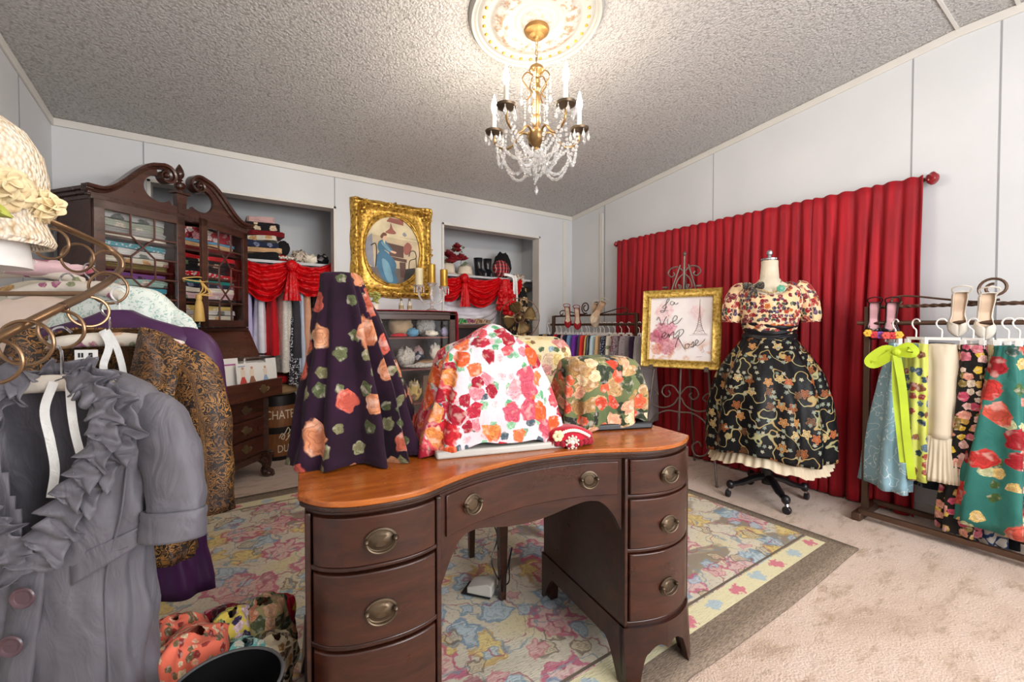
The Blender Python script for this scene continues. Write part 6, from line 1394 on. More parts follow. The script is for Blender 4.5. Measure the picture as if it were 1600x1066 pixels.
# shoes hooked over the rack bars by their heels, toes down
def pump(lab, loc, rz, um, inm, strap=None, flowers=None, group=None, s=1.):
    t = thing('heeled_shoe', lab, 'shoe', loc, rz, group)
    wid = [(0, .026), (.08, .03), (.3, .027), (.5, .026), (.72, .04), (.86, .036), (.95, .02), (1, .004)]; dep = [(0, -.03), (.15, -.02), (.4, .025), (.65, .035), (1, .02)]
    N_ = 24; A = [i/N_ for i in range(N_+1)]; L = .235*s
    b = MB(); b.rows([[(x*interp(wid, v)*s, interp(dep, v)*s, -L*v) for x in (-1, -.5, 0, .5, 1)] for v in A]); b.obj('insole', inm, t, solid=.004)
    b = MB(); rows = []
    for v in A:
        w, y = interp(wid, v)*s, interp(dep, v)*s; hh = interp([(0, .045), (.25, .03), (.5, .022), (.68, .04), (1, .012)], v)*s; op = interp([(0, .62), (.5, .62), (.66, .6), (.72, .0), (1, .0)], v)
        rows.append([(w*cos(a)*1.04, y+.003-hh*max(0, sin(a)), -L*v) for a in [lerp(0, pi/2*(1-op), k/5) for k in range(6)]])
    b.rows(rows); b.rows([[(-x, y, z) for x, y, z in r] for r in rows]); b.rows([[(interp(wid, v)*1.04*s*x, interp(dep, v)*s+.006, -L*v) for x in (-1, 0, 1)] for v in A])
    hr = [[(.026*s*1.04*cos(a), -.03*s-.045*s*k+.0, .004*sin(a)*s) for a in [pi*q/10 for q in range(11)]] for k in (0, 1)]; b.rows(hr)
    b.loft([[(c*r*s, y*s, z*s) for c, z in ((1, zz-r), (1, zz+r), (-1, zz+r), (-1, zz-r))] for y, r, zz in ((-.02, .014, -.02), (.02, .008, -.012), (.075, .005, -.008))]); b.obj('upper', um, t, solid=.003, ang=60)
    if strap: b = MB(); b.tube(cat([(-.026*s, -.05*s, -.01), (-.035*s, -.09*s, .02), (0, -.11*s, .03), (.035*s, -.09*s, .02), (.026*s, -.05*s, -.01)], 6), .004*s, 6, flat=.5); b.obj('ankle_strap', strap, t)
    if flowers:
        for k, (x, z, m) in enumerate(flowers):
            f = MB(); c = V((x*s, -.05*s, -L*.86+z*s))
            for q in range(6): a = 2*pi*q/6; f.ball(c+V((.012*cos(a), 0, .012*sin(a))), (.011, .007, .011), 8, 5)
            f.ball(c+V((0, -.006, 0)), .007, 8, 5); f.obj('silk_flower', m, t)
    return t
px_, yy_ = 3.195, None
W = lambda px, py, X=3.2: PX(px, py, X)
cf = [plain('flower_'+n, h, .6, var=.2) for n, h in (('yellow', 'e6b43a'), ('red', 'c93038'), ('purple', '8f4fa8'), ('coral', 'e0564a'))]
lk = -1.25; M['wht_l'] = plain('white_shoe_leather', 'd6cfc2', .4)
for lab, px, py, fl in (('black sandal with red and purple flowers hooked at the curtain end of the rack', 1366, 474, [(-.03, .01, cf[0]), (-.0, .0, cf[1]), (.03, -.002, cf[2])]), ('black sandal with coral and yellow flowers hooked on the rack beside its twin', 1393, 474, [(-.025, 0, cf[3]), (.005, -.0, cf[1]), (.032, .004, cf[0])])):
    p = W(px, py); pump(lab, p, lk, M['blk_l'], plain('pink_lining', 'dca9b0', .6), M['blk_l'], fl, 'flowered sandals on the rack', .92)
for lab, px, py in (('white slingback pump hooked on the rack between the sandals and its twin', 1499, 458), ('white slingback pump hooked on the rack nearest the scrollwork', 1541, 460)):
    p = W(px, py); pump(lab, p, lk-.05, M['wht_l'], plain('blush_lining', 'd9bfa5', .6), M['wht_l'], None, 'white pumps on the rack', .98)
# small rack
Y2 = lambda px: PX(px, 530, 3.1).y
G2 = 'skirts on the corner rack'
S2 = [(857, M['blkgold'], 'black and gold print skirt at the far end of the corner rack', .035, .62), (870, cloth('navy', '1d2233'), 'navy skirt second along the corner rack', .035, .5), (877, M['redc'], 'narrow red skirt on the corner rack beside a navy one', .02, .5), (884, cloth('ink_navy', '171c2c'), 'dark navy skirt between red and rose-beige ones on the corner rack', .04, .5), (890, FM['blush lace'], 'rose-beige skirt on the corner rack', .02, .5), (895, cloth('deep_navy', '1f2740'), 'deep navy skirt beside the light blue one on the corner rack', .025, .5), (901, cloth('denim_blue', '6f8fb8'), 'light blue skirt on the corner rack', .035, .5), (909, cloth('violet', '6a2f96'), 'violet skirt on the corner rack', .045, .5), (917, cloth('slate', '4f4a5c'), 'slate grey skirt on the corner rack beside the violet one', .04, .5), (921, cloth('tomato', 'd23b30'), 'tomato red skirt on the corner rack', .035, .5), (928, FM['yellow print'], 'yellow print skirt on the corner rack', .025, .5), (932, M['blackm'], 'narrow black skirt on the corner rack', .02, .5), (938, cloth('ice_blue', 'bcd3dc'), 'ice blue skirt on the corner rack', .03, .5), (944, FM['tan'], 'tan skirt on the corner rack', .025, .5), (952, floral('navy_dots', '2b3346', [(60, .25, ['c9cdd6'], .9)]), 'navy dotted skirt on the corner rack', .05, .5), (961, FM['cream floral'], 'cream floral skirt on the corner rack', .03, .5), (971, contour('grey_maze_print', '9a9298', '7a2f48', 30, .1, 3), 'grey and burgundy print skirt on the corner rack', .05, .5), (983, contour('grey_burgundy_chain', 'a8a0a4', '6f2038', 26, .12, 2), 'grey skirt with burgundy chain print near the easel', .05, .5), (999, floral('plum_lily', '3a2440', [(16, .38, ['b58fb5', 'e0d7e0', '7a4f86'], .5)]), 'plum flowered skirt behind the easel frame', .04, .35)]
S2.append((1008, cloth('pale_grey', 'a9a6a8'), 'pale grey skirt at the easel end of the corner rack', .03, .3))
for k, (px, m_, lab, w, zh) in enumerate(S2):
    clipskirt(3.1, Y2(px), rz0, 0, w*.75, w*1.15, .12, .17, zh, rnd.uniform(-.12, .12), m_, lab, G2, 5, .01, k, ztop=1.06)
for lab, px, py in (('red and cream slingback pump hooked on the corner rack, farther of the pair', 887, 480), ('red and cream slingback pump hooked on the corner rack, nearer of the pair', 902, 482)):
    pump(lab, PX(px, py, 3.05), lk+.4, M['red_l'], M['crm_l'], M['red_l'], None, 'red pumps on the corner rack', .95)
for lab, px, py, r_ in (('cream heeled shoe with flowers on the corner rack, toe down', 930, 475, 0), ('cream heeled shoe leaning over the first on the corner rack', 943, 472, .5)):
    o = pump(lab, PX(px, py, 3.05), lk+.5, M['crm_l'], plain('tan_lining', 'c9a88a', .6), M['crm_l'], None, 'cream shoes on the corner rack', 1.0); o.rotation_euler = (0, r_, lk+.5)
# ================================================================ CLOTHES RACK BY THE LEFT WALL
def greymat():
    m = MT('cl_grey_sateen', .55, coord='Object'); m.col(m.ramp(m.noise(5, 3), [(.3, hx('56535a')), (.7, hx('6a676e'))])); m.set('Sheen Weight', .1); m.bump(m.noise(16, 3, m.mapping((1, 1, .45)), dist=1.2), .45, .02); return m.m
M['gdress'] = greymat()
def brocmat():
    m = MT('cl_brocade', .6, coord='cl'); w = m.warp(.02, 40)
    nz = m.noise(42, 1.5, w, dist=1.4); f = m.mth('ABSOLUTE', m.mth('SUBTRACT', m.mth('FRACT', m.mth('MULTIPLY', nz, 6)), .5)); k = m.step(f, .2, .36)
    c = m.mix(k, hx('20150f'), m.ramp(m.noise(14, 2), [(.35, hx('6b4522')), (.65, hx('a8763a'))])); c = m.mix(m.mth('MULTIPLY', m.step(m.noise(38, 2), .55, .65), .5), c, hx('2b2226')); m.col(c); m.bump(k, .25, .004); return m.m
M['broc'] = brocmat()
M['purple'] = plain('cl_purple_satin', '451b4a', .5, var=.2); M['padfl'] = floral('padded_rose_silk', 'eadfd0', [(26, .36, ['c9909a', 'b5688a', '9aa37a', 'd9b090'], .45)], .6)
M['palepink'] = plain('pale_pink_satin', 'ecd6c6', .5, var=.06); M['mintl'] = contour('mint_lace', 'dfe6dd', '9fbfb4', 55, .08, 4)
def gframe(px, py, f, rot): p = PD(px, py, f); return p, -YAW+rot
def Lz(py, f): return H+(533+SH-py)/F*f*cos(PIT)-f*sin(PIT)
def torso(tab, vw=None, n=112, folds=6, amp=.006, seed=0, per=6, open_=0):
    b = MB(); P = []; rows = []
    ct = cat([(t[0], t[1], t[2]) for t in tab], per)
    for p in ct:
        z, a, c = p; w = (tab[0][0]-z)/(tab[0][0]-tab[-1][0]); rows.append(ering(0, 0, z, a, c, n, folds, amp*w, seed, 2.6, seed, .02*min(1, w*3)))
    def skip(i, j):
        x, y, z = rows[i][j]
        return vw and y < .0 and abs(x-vw[2]) < vw[0](z)
    b.rows(rows, True, False, skip, front=3*n//4); return b, rows
def sleeve(b, pts, rad, n=28, fold=.05):
    P = cat(pts, 6); m = len(P)-1; rows = []
    for i, p in enumerate(P):
        t = (P[min(i+1, m)]-P[max(i-1, 0)]).normalized(); u = V((0, 1, 0)); u = (u-t*u.dot(t)).normalized(); w = t.cross(u); r = interp(rad, i/m)
        rows.append([p+(u*.62*cos(2*pi*k/n)+w*sin(2*pi*k/n))*r*(1+fold*noise.noise((cos(2*pi*k/n)*1.6, sin(2*pi*k/n)*1.6, i*.25))+.4*fold*sin(i*1.1+k)) for k in range(n)])
    b.rows(rows, True, front=0); return b
def ruffle(b, path, width, amp, freq, seed=0, yoff=-.0, m=220, lift=.012):
    P = cat(path, max(2, m//(len(path)-1))); rows = []; s_ = 0
    for i, p in enumerate(P):
        if i: s_ += (p-P[i-1]).length
        t = (P[min(i+1, len(P)-1)]-P[max(i-1, 0)]).normalized(); o = t.cross(V((0, -1, 0))).normalized(); rw = []
        for k in range(9):
            w = (k-4)/4; f = .7*sin(s_*freq*1.35+seed+1.3*sin(s_*freq*.31)+w*.8)+.45*sin(s_*freq*3.1+2*w+seed); g = cos(s_*freq*1.1+w*1.5+seed)
            rw.append(p+o*(w*width*(1+.28*g*abs(w)))+V((0, yoff-lift*(1-abs(w))-amp*abs(w)**.8*(f+.8), 0))+t*(.013*g*abs(w)))
        rows.append(rw)
    b.rows(rows); return b
def hooktube(b, z0, z1, r=.02):
    b.tube(cat([(0, 0, z0), (0, 0, z1-.035), (-.012, 0, z1-.022), (-r, 0, z1-.004), (-.012, 0, z1+.014), (.006, 0, z1+.018), (.02, 0, z1+.006)], 6), .0028, 8)
def padded_hanger(lab, loc, rz, zbar, hw, hook, droop=.03, group='padded hangers'):
    t = thing('padded_hanger', lab, 'hanger', (loc.x, loc.y, 0), rz, group)
    b = MB(); pts = [V((x, 0, zbar-droop*(x/hw)**2)) for x in [lerp(-hw, hw, i/16) for i in range(17)]]
    b.tube(pts, [.019*(.6+.4*sin(pi*min(.96, max(.04, i/16)))**.4)*(1+.05*sin(i*2.2)) for i in range(17)], 12); b.obj('padding', M['padfl'], t)
    k = MB(); hooktube(k, zbar, hook); k.obj('hook', M['chrome'], t)
    return t
# ---- grey ruffled dress, nearest
f0 = .95; gp, gz = gframe(97, 600, f0, .22)
GX = lambda px: (px-97)/F*f0
gd = thing('ruffled_dress', 'grey cotton dress with ruffled neckline and big buttons, nearest on the rack', 'dress', (gp.x, gp.y, 0), gz)
vb = Lz(862, f0); zt = 1.045
vw = (lambda z: .115*max(0, (z-vb)/(zt-vb))**.9 if z > vb else -1, 0, .0)
tab = [(1.05, .095, .03), (1.035, .13, .038), (1.0, .178, .045), (.93, .19, .056), (.8, .174, .066), (.62, .16, .072), (.45, .168, .076), (.25, .184, .084), (.09, .196, .088)]
b, rows = torso(tab, vw, folds=9, amp=.012, seed=1.3); b.obj('body', M['gdress'], gd, solid=.004, ang=80)
for sx in (-1, 1):
    s_ = sleeve(MB(), [(sx*.125, 0, .965), (sx*.178, -.005, .94), (sx*.21, -.012, .87), (sx*.226, -.02, .77), (sx*.228, -.03, .7)], [(0, .036), (.2, .056), (.5, .06), (1, .054)], fold=.09); so = s_.obj('sleeve', M['gdress'], gd, solid=.004, ang=80)
    c = sleeve(MB(), [(sx*.228, -.03, .735), (sx*.228, -.034, .705), (sx*.228, -.037, .672)], [(0, .06), (.5, .062), (1, .062)], fold=.04); c.obj('cuff', M['gdress'], gd, solid=.006, ang=80)
def gl(px, py, dy=-.082): return V((GX(px), dy, Lz(py, f0)))
def gfy(z): return -interp(sorted((t[0], t[2]) for t in tab), z)
r = MB(); ruffle(r, [(.05, -.028, 1.06), (.1, -.04, 1.025), (.15, -.05, .96), (.138, -.06, .89), (.1, -.068, .82), (.05, -.075, .74), (.01, -.08, .66)], .036, .016, 105, .4, -.006); ruffle(r, [(.06, -.03, 1.05), (.13, -.05, .98), (.12, -.064, .88), (.07, -.072, .79)], .026, .014, 130, 2.2, -.022)
ruffle(r, [(-.04, -.028, 1.065), (-.065, -.04, 1.01), (-.12, -.05, .94), (-.125, -.062, .86), (-.085, -.07, .78), (-.04, -.076, .71), (-.008, -.08, .65)], .036, .016, 105, 1.7, -.006); ruffle(r, [(-.05, -.03, 1.04), (-.115, -.05, .93), (-.1, -.066, .84), (-.055, -.072, .75)], .026, .014, 130, .2, -.022)
r.obj('ruffle', M['gdress'], gd, solid=.0015, ang=70)
r = MB(); ruffle(r, [(-.05, .03, 1.055), (0, .045, 1.05), (.05, .03, 1.055)], .02, .01, 110, 1, 0, 90); r.obj('back_collar', M['gdress'], gd, solid=.0015, ang=70)
b = MB(); pl = [(.014, gfy(.655)-.004, .66), (.004, gfy(.55)-.006, .55), (-.012, gfy(.4)-.007, .4), (-.03, gfy(.2)-.007, .2), (-.036, gfy(.1)-.006, .1)]
P = cat(pl, 8); b.rows([[p+V((-.055, .004, 0)), p+V((-.03, -.001, 0)), p+V((-.004, -.002, 0)), p, p+V((.002, .004, 0))] for p in P]); b.obj('placket', M['gdress'], gd, solid=.003, ang=80)
M['gbut'] = plain('plum_button', '5b4248', .4, coat=.3)
for z, x in ((.60, -.026), (.505, -.046), (.40, -.05), (.29, -.055)):
    k = MB(); k.T = Matrix.Translation((x+.012, gfy(z)-.014, z)) @ Matrix.Rotation(pi/2, 4, 'X'); k.lathe([(.001, 0), (.014, .0), (.019, .001), (.022, .004), (.02, .0065), (.016, .006), (.013, .0035), (.001, .0035)], 28); k.T = None
    for hx_ in (-1, 1): k.ball((x+.012+hx_*.0035, gfy(z)-.0185, z), (.0016, .001, .0016), 6, 4)
    k.obj('button', M['gbut'], gd)
def flap(q, th=.004):
    b = MB(); n = 8; rows = []
    for i in range(n+1):
        rw = []
        for j in range(n+1):
            p = q[0].lerp(q[1], i/n).lerp(q[3].lerp(q[2], i/n), j/n); p.y = gfy(p.z)*sqrt(max(0, 1-abs(p.x/.19)**2.6))-.003-.003*(j/n); rw.append(p)
        rows.append(rw)
    b.rows(rows); return b.obj('pocket_flap', M['gdress'], gd, solid=th, ang=80)
flap([gl(135, 852), gl(218, 822), gl(220, 848), gl(140, 893)]); flap([gl(-50, 846), gl(30, 852), gl(14, 898), gl(-50, 895)])
b = MB()
for pts in ([(.15, .9), (.14, .75), (.115, .6), (.12, .4), (.13, .15)], [(-.14, .99), (-.15, .9), (-.145, .75), (-.125, .6), (-.13, .4)], [(-.15, .632), (-.1, .63), (-.03, .625)], [(.03, .65), (.1, .66), (.15, .668)]):
    b.tube([(p.x, gfy(p.y)*sqrt(max(.02, 1-abs(p.x/.2)**2.6))-.003, p.y) for p in cat([(x, z, 0) for x, z in pts], 6)], .0022, 5)
b.obj('seam', M['gdress'], gd)
padded_hanger('rose print padded hanger inside the grey ruffled dress', gp, gz, 1.025, .17, 1.13)
r = MB(); ribbon(r, [(.0, -.022, 1.03), (-.012, -.03, .97), (-.004, -.028, .9), (.004, -.03, .84), (-.004, -.03, .78)], .018); ribbon(r, [(.028, -.022, 1.03), (.036, -.03, .97), (.04, -.028, .92), (.05, -.03, .875)], .017)
o = r.obj('ribbon', M['ribbon'], loc=(gp.x, gp.y, 0), rot=(0, 0, gz), ang=12); tag(o, 'two white ribbon tails hanging inside the grey dress neckline', 'ribbon')
# ---- brocade jacket
f1 = 1.17; jp, jz = gframe(172, 545, f1, .25)
jk = thing('brocade_jacket', 'gold and black brocade jacket hanging behind the grey ruffled dress', 'jacket', (jp.x, jp.y, 0), jz)
vb1 = .62; vw1 = (lambda z: .012+.10*max(0, (z-vb1)/(1.13-vb1))**.8 if z > vb1 else .012, 0, -.01)
tab = [(1.145, .075, .035), (1.13, .12, .042), (1.085, .185, .05), (1.02, .208, .06), (.9, .19, .066), (.75, .178, .07), (.62, .182, .072), (.5, .19, .075)]
b, rows = torso(tab, vw1, folds=5, amp=.006, seed=4.4); b.obj('body', M['broc'], jk, solid=.006, ang=80)
for sx in (-1, 1):
    sleeve(MB(), [(sx*.13, 0, 1.05), (sx*.195, -.005, 1.02), (sx*.23, -.02, .9), (sx*.242, -.03, .76), (sx*.252, -.045, .63)], [(0, .035), (.2, .058), (.5, .062), (1, .056)], fold=.07).obj('sleeve', M['broc'], jk, solid=.006, ang=80)
    b = MB(); rows = []
    for i in range(17):
        v = i/16; z = lerp(1.15, .72, v); x0 = sx*(vw1[0](z)-.006)-.01; wd = interp([(0, .04), (.25, .09), (.42, .085), (.47, .055), (.52, .095), (1, .015)], v); rows.append([(x0, -.055-.015*v*2, z), (x0+sx*wd*.5, -.085-.01*sin(pi*v), z-.006), (x0+sx*wd, -.078, z-.02)])
    b.rows(rows); b.obj('lapel', M['broc'], jk, solid=.006, ang=60)
padded_hanger('pink rose padded hanger inside the brocade jacket', jp, jz, 1.115, .17, 1.205, .02)
r = MB(); ribbon(r, [(.0, -.03, 1.14), (.02, -.04, 1.1), (.01, -.045, 1.05), (.012, -.045, 1.02)], .018); ribbon(r, [(.01, -.03, 1.14), (.035, -.04, 1.1), (.05, -.045, 1.05), (.055, -.045, 1.01)], .016)
o = r.obj('ribbon', M['ribbon'], loc=(jp.x, jp.y, 0), rot=(0, 0, jz), ang=12); tag(o, 'white ribbon bow tied on the brocade jacket hanger', 'ribbon')
tg = MB(); tg.box((-.03, -.04, 1.075), (.05, .0015, .028)); tg.cur = 1
for x, w in ((-.045, .004), (-.038, .004), (-.02, .008)): tg.box((x, -.0415, 1.075), (w, .0012, .012))
o = tg.obj('price_tag', [M['white'], M['blackm']], loc=(jp.x, jp.y, 0), rot=(0, 0, jz), smooth=False); tag(o, 'white cloth tag inside the brocade jacket collar', 'tag')
# ---- purple garment and pale ones behind
f2 = 1.33; pp, pz = gframe(186, 490, f2, .25)
pu = thing('purple_dress', 'long purple garment hanging behind the brocade jacket', 'dress', (pp.x, pp.y, 0), pz)
tab = [(1.2, .03, .03), (1.175, .08, .04), (1.13, .2, .05), (1.08, .225, .058), (.9, .2, .062), (.7, .195, .066), (.5, .215, .07), (.3, .24, .075)]
b, rows = torso(tab, None, folds=8, amp=.014, seed=2); b.obj('body', M['purple'], pu, solid=.004, ang=80)
for sx in (-1, 1): sleeve(MB(), [(sx*.14, 0, 1.115), (sx*.21, -.005, 1.07), (sx*.238, -.015, .9), (sx*.235, -.02, .72)], [(0, .035), (.3, .06), (1, .06)]).obj('sleeve', M['purple'], pu, solid=.004, ang=80)
h = MB(); hooktube(h, 1.19, 1.255); o = h.obj('wire_hanger', M['white'], loc=(pp.x, pp.y, 0), rot=(0, 0, pz)); tag(o, 'white wire hanger hook above the purple garment', 'hanger')
def backgarment(lab, px, py, f, mat, hwid, zb, seed, hang_=True):
    p, z = gframe(px, py, f, .25); zs_ = Lz(py, f)
    t = thing('hanging_garment', lab, 'garment', (p.x, p.y, 0), z, 'pale garments at the back of the rack')
    tb = [(zs_+.03, .03, .03), (zs_+.015, .09, .045), (zs_-.03, hwid*.85, .055), (zs_-.09, hwid, .062), (zs_-.3, hwid*.95, .06), (zb, hwid*1.1, .07)]
    b, _ = torso(tb, None, folds=7, amp=.012, seed=seed); b.obj('body', mat, t, solid=.004, ang=80)
    for sx in (-1, 1): sleeve(MB(), [(sx*hwid*.6, 0, zs_-.06), (sx*(hwid-.005), -.005, zs_-.1), (sx*(hwid+.02), -.015, zs_-.2), (sx*(hwid+.03), -.02, zs_-.34)], [(0, .03), (.3, .045), (1, .05)], fold=.12).obj('sleeve', mat, t, solid=.004, ang=80)
    return t
backgarment('mint lace garment behind the purple one on the rack', 195, 462, 1.44, M['mintl'], .16, .6, 3)
backgarment('pale pink satin garment behind the purple one, toward the wall', 62, 478, 1.46, M['palepink'], .2, .55, 5)
backgarment('white floral garment farthest back on the rack', 70, 452, 1.66, FM['cream floral'], .22, .6, 8)
for lab, px, py, f, hw_, hk in (('cream rose padded hanger highest on the rack under the straw hat', 40, 425, 1.5, .18, 1.36), ('cream rose padded hanger second highest on the rack', 140, 447, 1.55, .16, 1.36), ('floral padded hanger just above the horizontal bar of the rack', 105, 448, 1.36, .16, 1.30)):
    p, z = gframe(px, py, f, .1); padded_hanger(lab, p, z, Lz(py, f), hw_, hk)
p, z = gframe(62, 420, 1.5, .1)
clump('pink_scarf', 'pink and plum flowered scarf bunched over the highest padded hangers', 'scarf', (p.x, p.y, Lz(432, 1.5)), (.13, .05, .055), FM['pink floral'], 4, .3)
# ---- the rack
rk = thing('display_rack', 'bronze clothes rack with ring-ornamented curved arm beside the wall', 'clothes rack', (0, 0, 0))
arm = [PD(*q) for q in ((-70, 562, .70), (0, 527, .80), (48, 503, .87), (95, 480, .95), (140, 458, 1.08), (172, 438, 1.22), (189, 418, 1.33), (186, 402, 1.37), (165, 386, 1.35), (130, 369, 1.28), (83, 348, 1.2), (20, 322, 1.13), (-60, 300, 1.1))]
MB().tube(cat(arm, 8), .0095, 14).obj('arm', M['bronze'], rk)
c = PD(96, 480, .951); dr_ = (PD(99, 478.5, .956)-PD(93, 481.5, .946)).normalized(); MB().tube([c-dr_*.004, c+dr_*.004], .0102, 14).obj('joint_band', M['iron'], rk)
for q, z0 in ((arm[0], 0), (arm[-1], 0)):
    top = 1.33 if q is arm[0] else q.z+.12
    MB().tube([V((q.x, q.y, .014)), V((q.x, q.y, top))], .011, 12).lathe([(.001, 0), (.17, 0), (.17, .012), (.03, .02), (.011, .05)], 24, (q.x, q.y, .014)).obj('post', M['bronze'], rk)
MB().tube([PD(-70, 459, 1.12), PD(138, 459, 1.085)], .0065, 10).obj('cross_bar', M['bronze'], rk)
def ring_on(px, py, f, r, yaw, wid=1.0):
    c = PD(px, py, f); a = -YAW+yaw; ex = V((cos(a), sin(a), 0)); b = MB(); b.tube([c+ex*(r*wid*cos(t))+V((0, 0, r*sin(t))) for t in [2*pi*i/40 for i in range(40)]], .0036, 8, True); b.obj('ring_ornament', M['bronze'], rk)
for q in ((-8, 565, .79, .040, .3), (40, 536, .85, .044, .3), (96, 515, .95, .041, .3), (139, 487, 1.07, .037, .9), (170, 450, 1.22, .044, 1.15), (167, 411, 1.3, .036, .6), (121, 403, 1.26, .041, .2), (80, 381, 1.2, .042, .2)): ring_on(*q)
# ---- straw hat with silk flowers on a stand
hp = PD(-38, 330, .74); ht = thing('straw_hat', 'cream straw cloche hat trimmed with large ivory silk flowers and green leaf', 'hat', (hp.x, hp.y, 0), -YAW+.2)
def strawmat():
    m = MT('chunky_straw', .8); v = m.vor(150, m.mapping((1, 1, .6)), 1.); m.col(m.ramp(m.mth('ADD', m.mth('MULTIPLY', v.outputs['Distance'], .7), m.mth('MULTIPLY', m.noise(30, 3), .5)), [(.4, hx('efe6d6')), (.75, hx('e0cdb0')), (.95, hx('bfa07a'))])); m.bump(m.mth('SUBTRACT', 1., v.outputs['Distance']), .9, .008); return m.m
M['strawc'] = strawmat()
HZ = lambda py: Lz(py, .74)
prof = [(.001, HZ(172)), (.035, HZ(176)), (.062, HZ(195)), (.082, HZ(230)), (.089, HZ(270)), (.088, HZ(300)), (.084, HZ(322)), (.084, HZ(340)), (.09, HZ(355)), (.097, HZ(372)), (.093, HZ(380)), (.085, HZ(378)), (.078, HZ(340)), (.07, HZ(250)), (.001, HZ(200))]
MB().lathe(prof, 48).obj('crown', M['strawc'], ht)
M['petal'] = cloth('ivory_silk_petal', 'e3cfa4', .5); M['lleaf'] = plain('lime_leaf', 'b3b84f', .5, var=.2)
def silkflower(c, R_, seed, face, n=9):
    rr = random.Random(seed); b = MB(); fz = V(face).normalized(); ux = fz.orthogonal().normalized(); uy = fz.cross(ux)
    for q in range(3):
        for k in range(n-2*q):
            a = 2*pi*k/(n-2*q)+q*.5+rr.uniform(-.2, .2); d = ux*cos(a)+uy*sin(a); s_ = fz.cross(d); L = R_*(1-.27*q); rows = []
            for i in range(7):
                v = i/6; w = R_*.46*sin(pi*(.12+.75*v))**.8*(1-.15*q); rows.append([V(c)+d*(L*v)+s_*(w*x)+fz*(.012*q+.35*L*v*v*(.3+.35*q)+.010*x*x-.018*v*v*v+.005*sin(9*x+seed+k)) for x in (-1, -.5, 0, .5, 1)])
            b.rows(rows)
    b.ball(V(c)+fz*.018, R_*.16, 10, 6); return b
for k, (x, y, py, r_, fc) in enumerate(((.078, -.05, 300, .042, (.75, -.65, .1)), (.03, -.088, 314, .05, (.2, -1, .05)), (-.05, -.085, 305, .05, (-.4, -.9, 0)), (.085, .01, 314, .034, (1, -.1, -.05)))): silkflower((x, y, HZ(py)), r_, k*3+1, fc).obj('silk_flower', M['petal'], ht, solid=.0012, ang=80)
b = MB()
for p0, d, w in (((.055, -.105, HZ(290)), V((.035, -.01, .012)), .018), ((.06, -.11, HZ(298)), V((.03, -.01, -.05)), .014), ((.075, -.1, HZ(318)), V((.04, -.005, -.035)), .012), ((.085, -.085, HZ(335)), V((.03, 0, -.02)), .01)):
    p0 = V(p0); s_ = d.cross(V((0, -1, 0))).normalized(); b.rows([[p0+d*v+s_*(w*sin(pi*min(.97, max(.03, v)))*x)+V((0, -.008*sin(pi*v)+.006*x*x, 0)) for x in (-1, 0, 1)] for v in [i/8 for i in range(9)]])
b.obj('leaf', M['lleaf'], ht, solid=.001)
st = thing('hat_stand', 'white display form under the straw hat, clamped to the rack post', 'stand', (hp.x, hp.y, 0), 0)
MB().lathe([(.001, HZ(340)), (.06, HZ(345)), (.062, HZ(380)), (.066, HZ(410)), (.066, HZ(416)), (.001, HZ(417))], 28).obj('head_form', plain('stand_white', 'e3e0dc', .6), st)
d_ = V((arm[0].x, arm[0].y, 0))-V((hp.x, hp.y, 0)); MB().tube([(0, 0, HZ(416)), (0, 0, HZ(424)), d_+V((0, 0, HZ(424)))], .008, 8).obj('clamp_arm', M['bronze'], st)
# ================================================================ BASKET OF FABRIC ROLLS, BLACK BIN
bk = thing('wicker_basket', 'rectangular brown wicker basket full of rolled fabrics beside the desk', 'basket', (.015, 1.37, .013), -.12)
def wick():
    m = MT('wicker', .7); X, Y, Z = m.sep(); a = m.mth('SINE', m.mth('MULTIPLY', m.mth('ADD', X, Y), 260)); c = m.mth('SINE', m.mth('MULTIPLY', Z, 330)); k = m.mth('MULTIPLY', a, c)
    m.col(m.ramp(m.mth('ADD', m.mth('MULTIPLY', k, .3), m.noise(20, 3)), [(.25, hx('2a1c15')), (.5, hx('5a4130')), (.8, hx('93765a'))])); m.bump(k, .8, .006); return m.m
b = MB(); 
def rrect(w, d, z): return [(x, y, z) for x, y in [(w*sgp(cos(t), .35), d*sgp(sin(t), .35)) for t in [2*pi*i/48 for i in range(48)]]]
bw, bd = .145, .135
b.loft([rrect(bw*.88, bd*.88, .0), rrect(bw*.92, bd*.92, .08), rrect(bw, bd, .235), rrect(bw+.006, bd+.006, .245), rrect(bw-.008, bd-.008, .245), rrect(bw*.86, bd*.86, .015)], True, True); b.obj('woven_body', wick(), bk, ang=50)
b = MB(); b.tube([V(p)+V((0, 0, .0)) for p in rrect(bw, bd, .245)], .008, 8, True); b.obj('rim', wick(), bk)
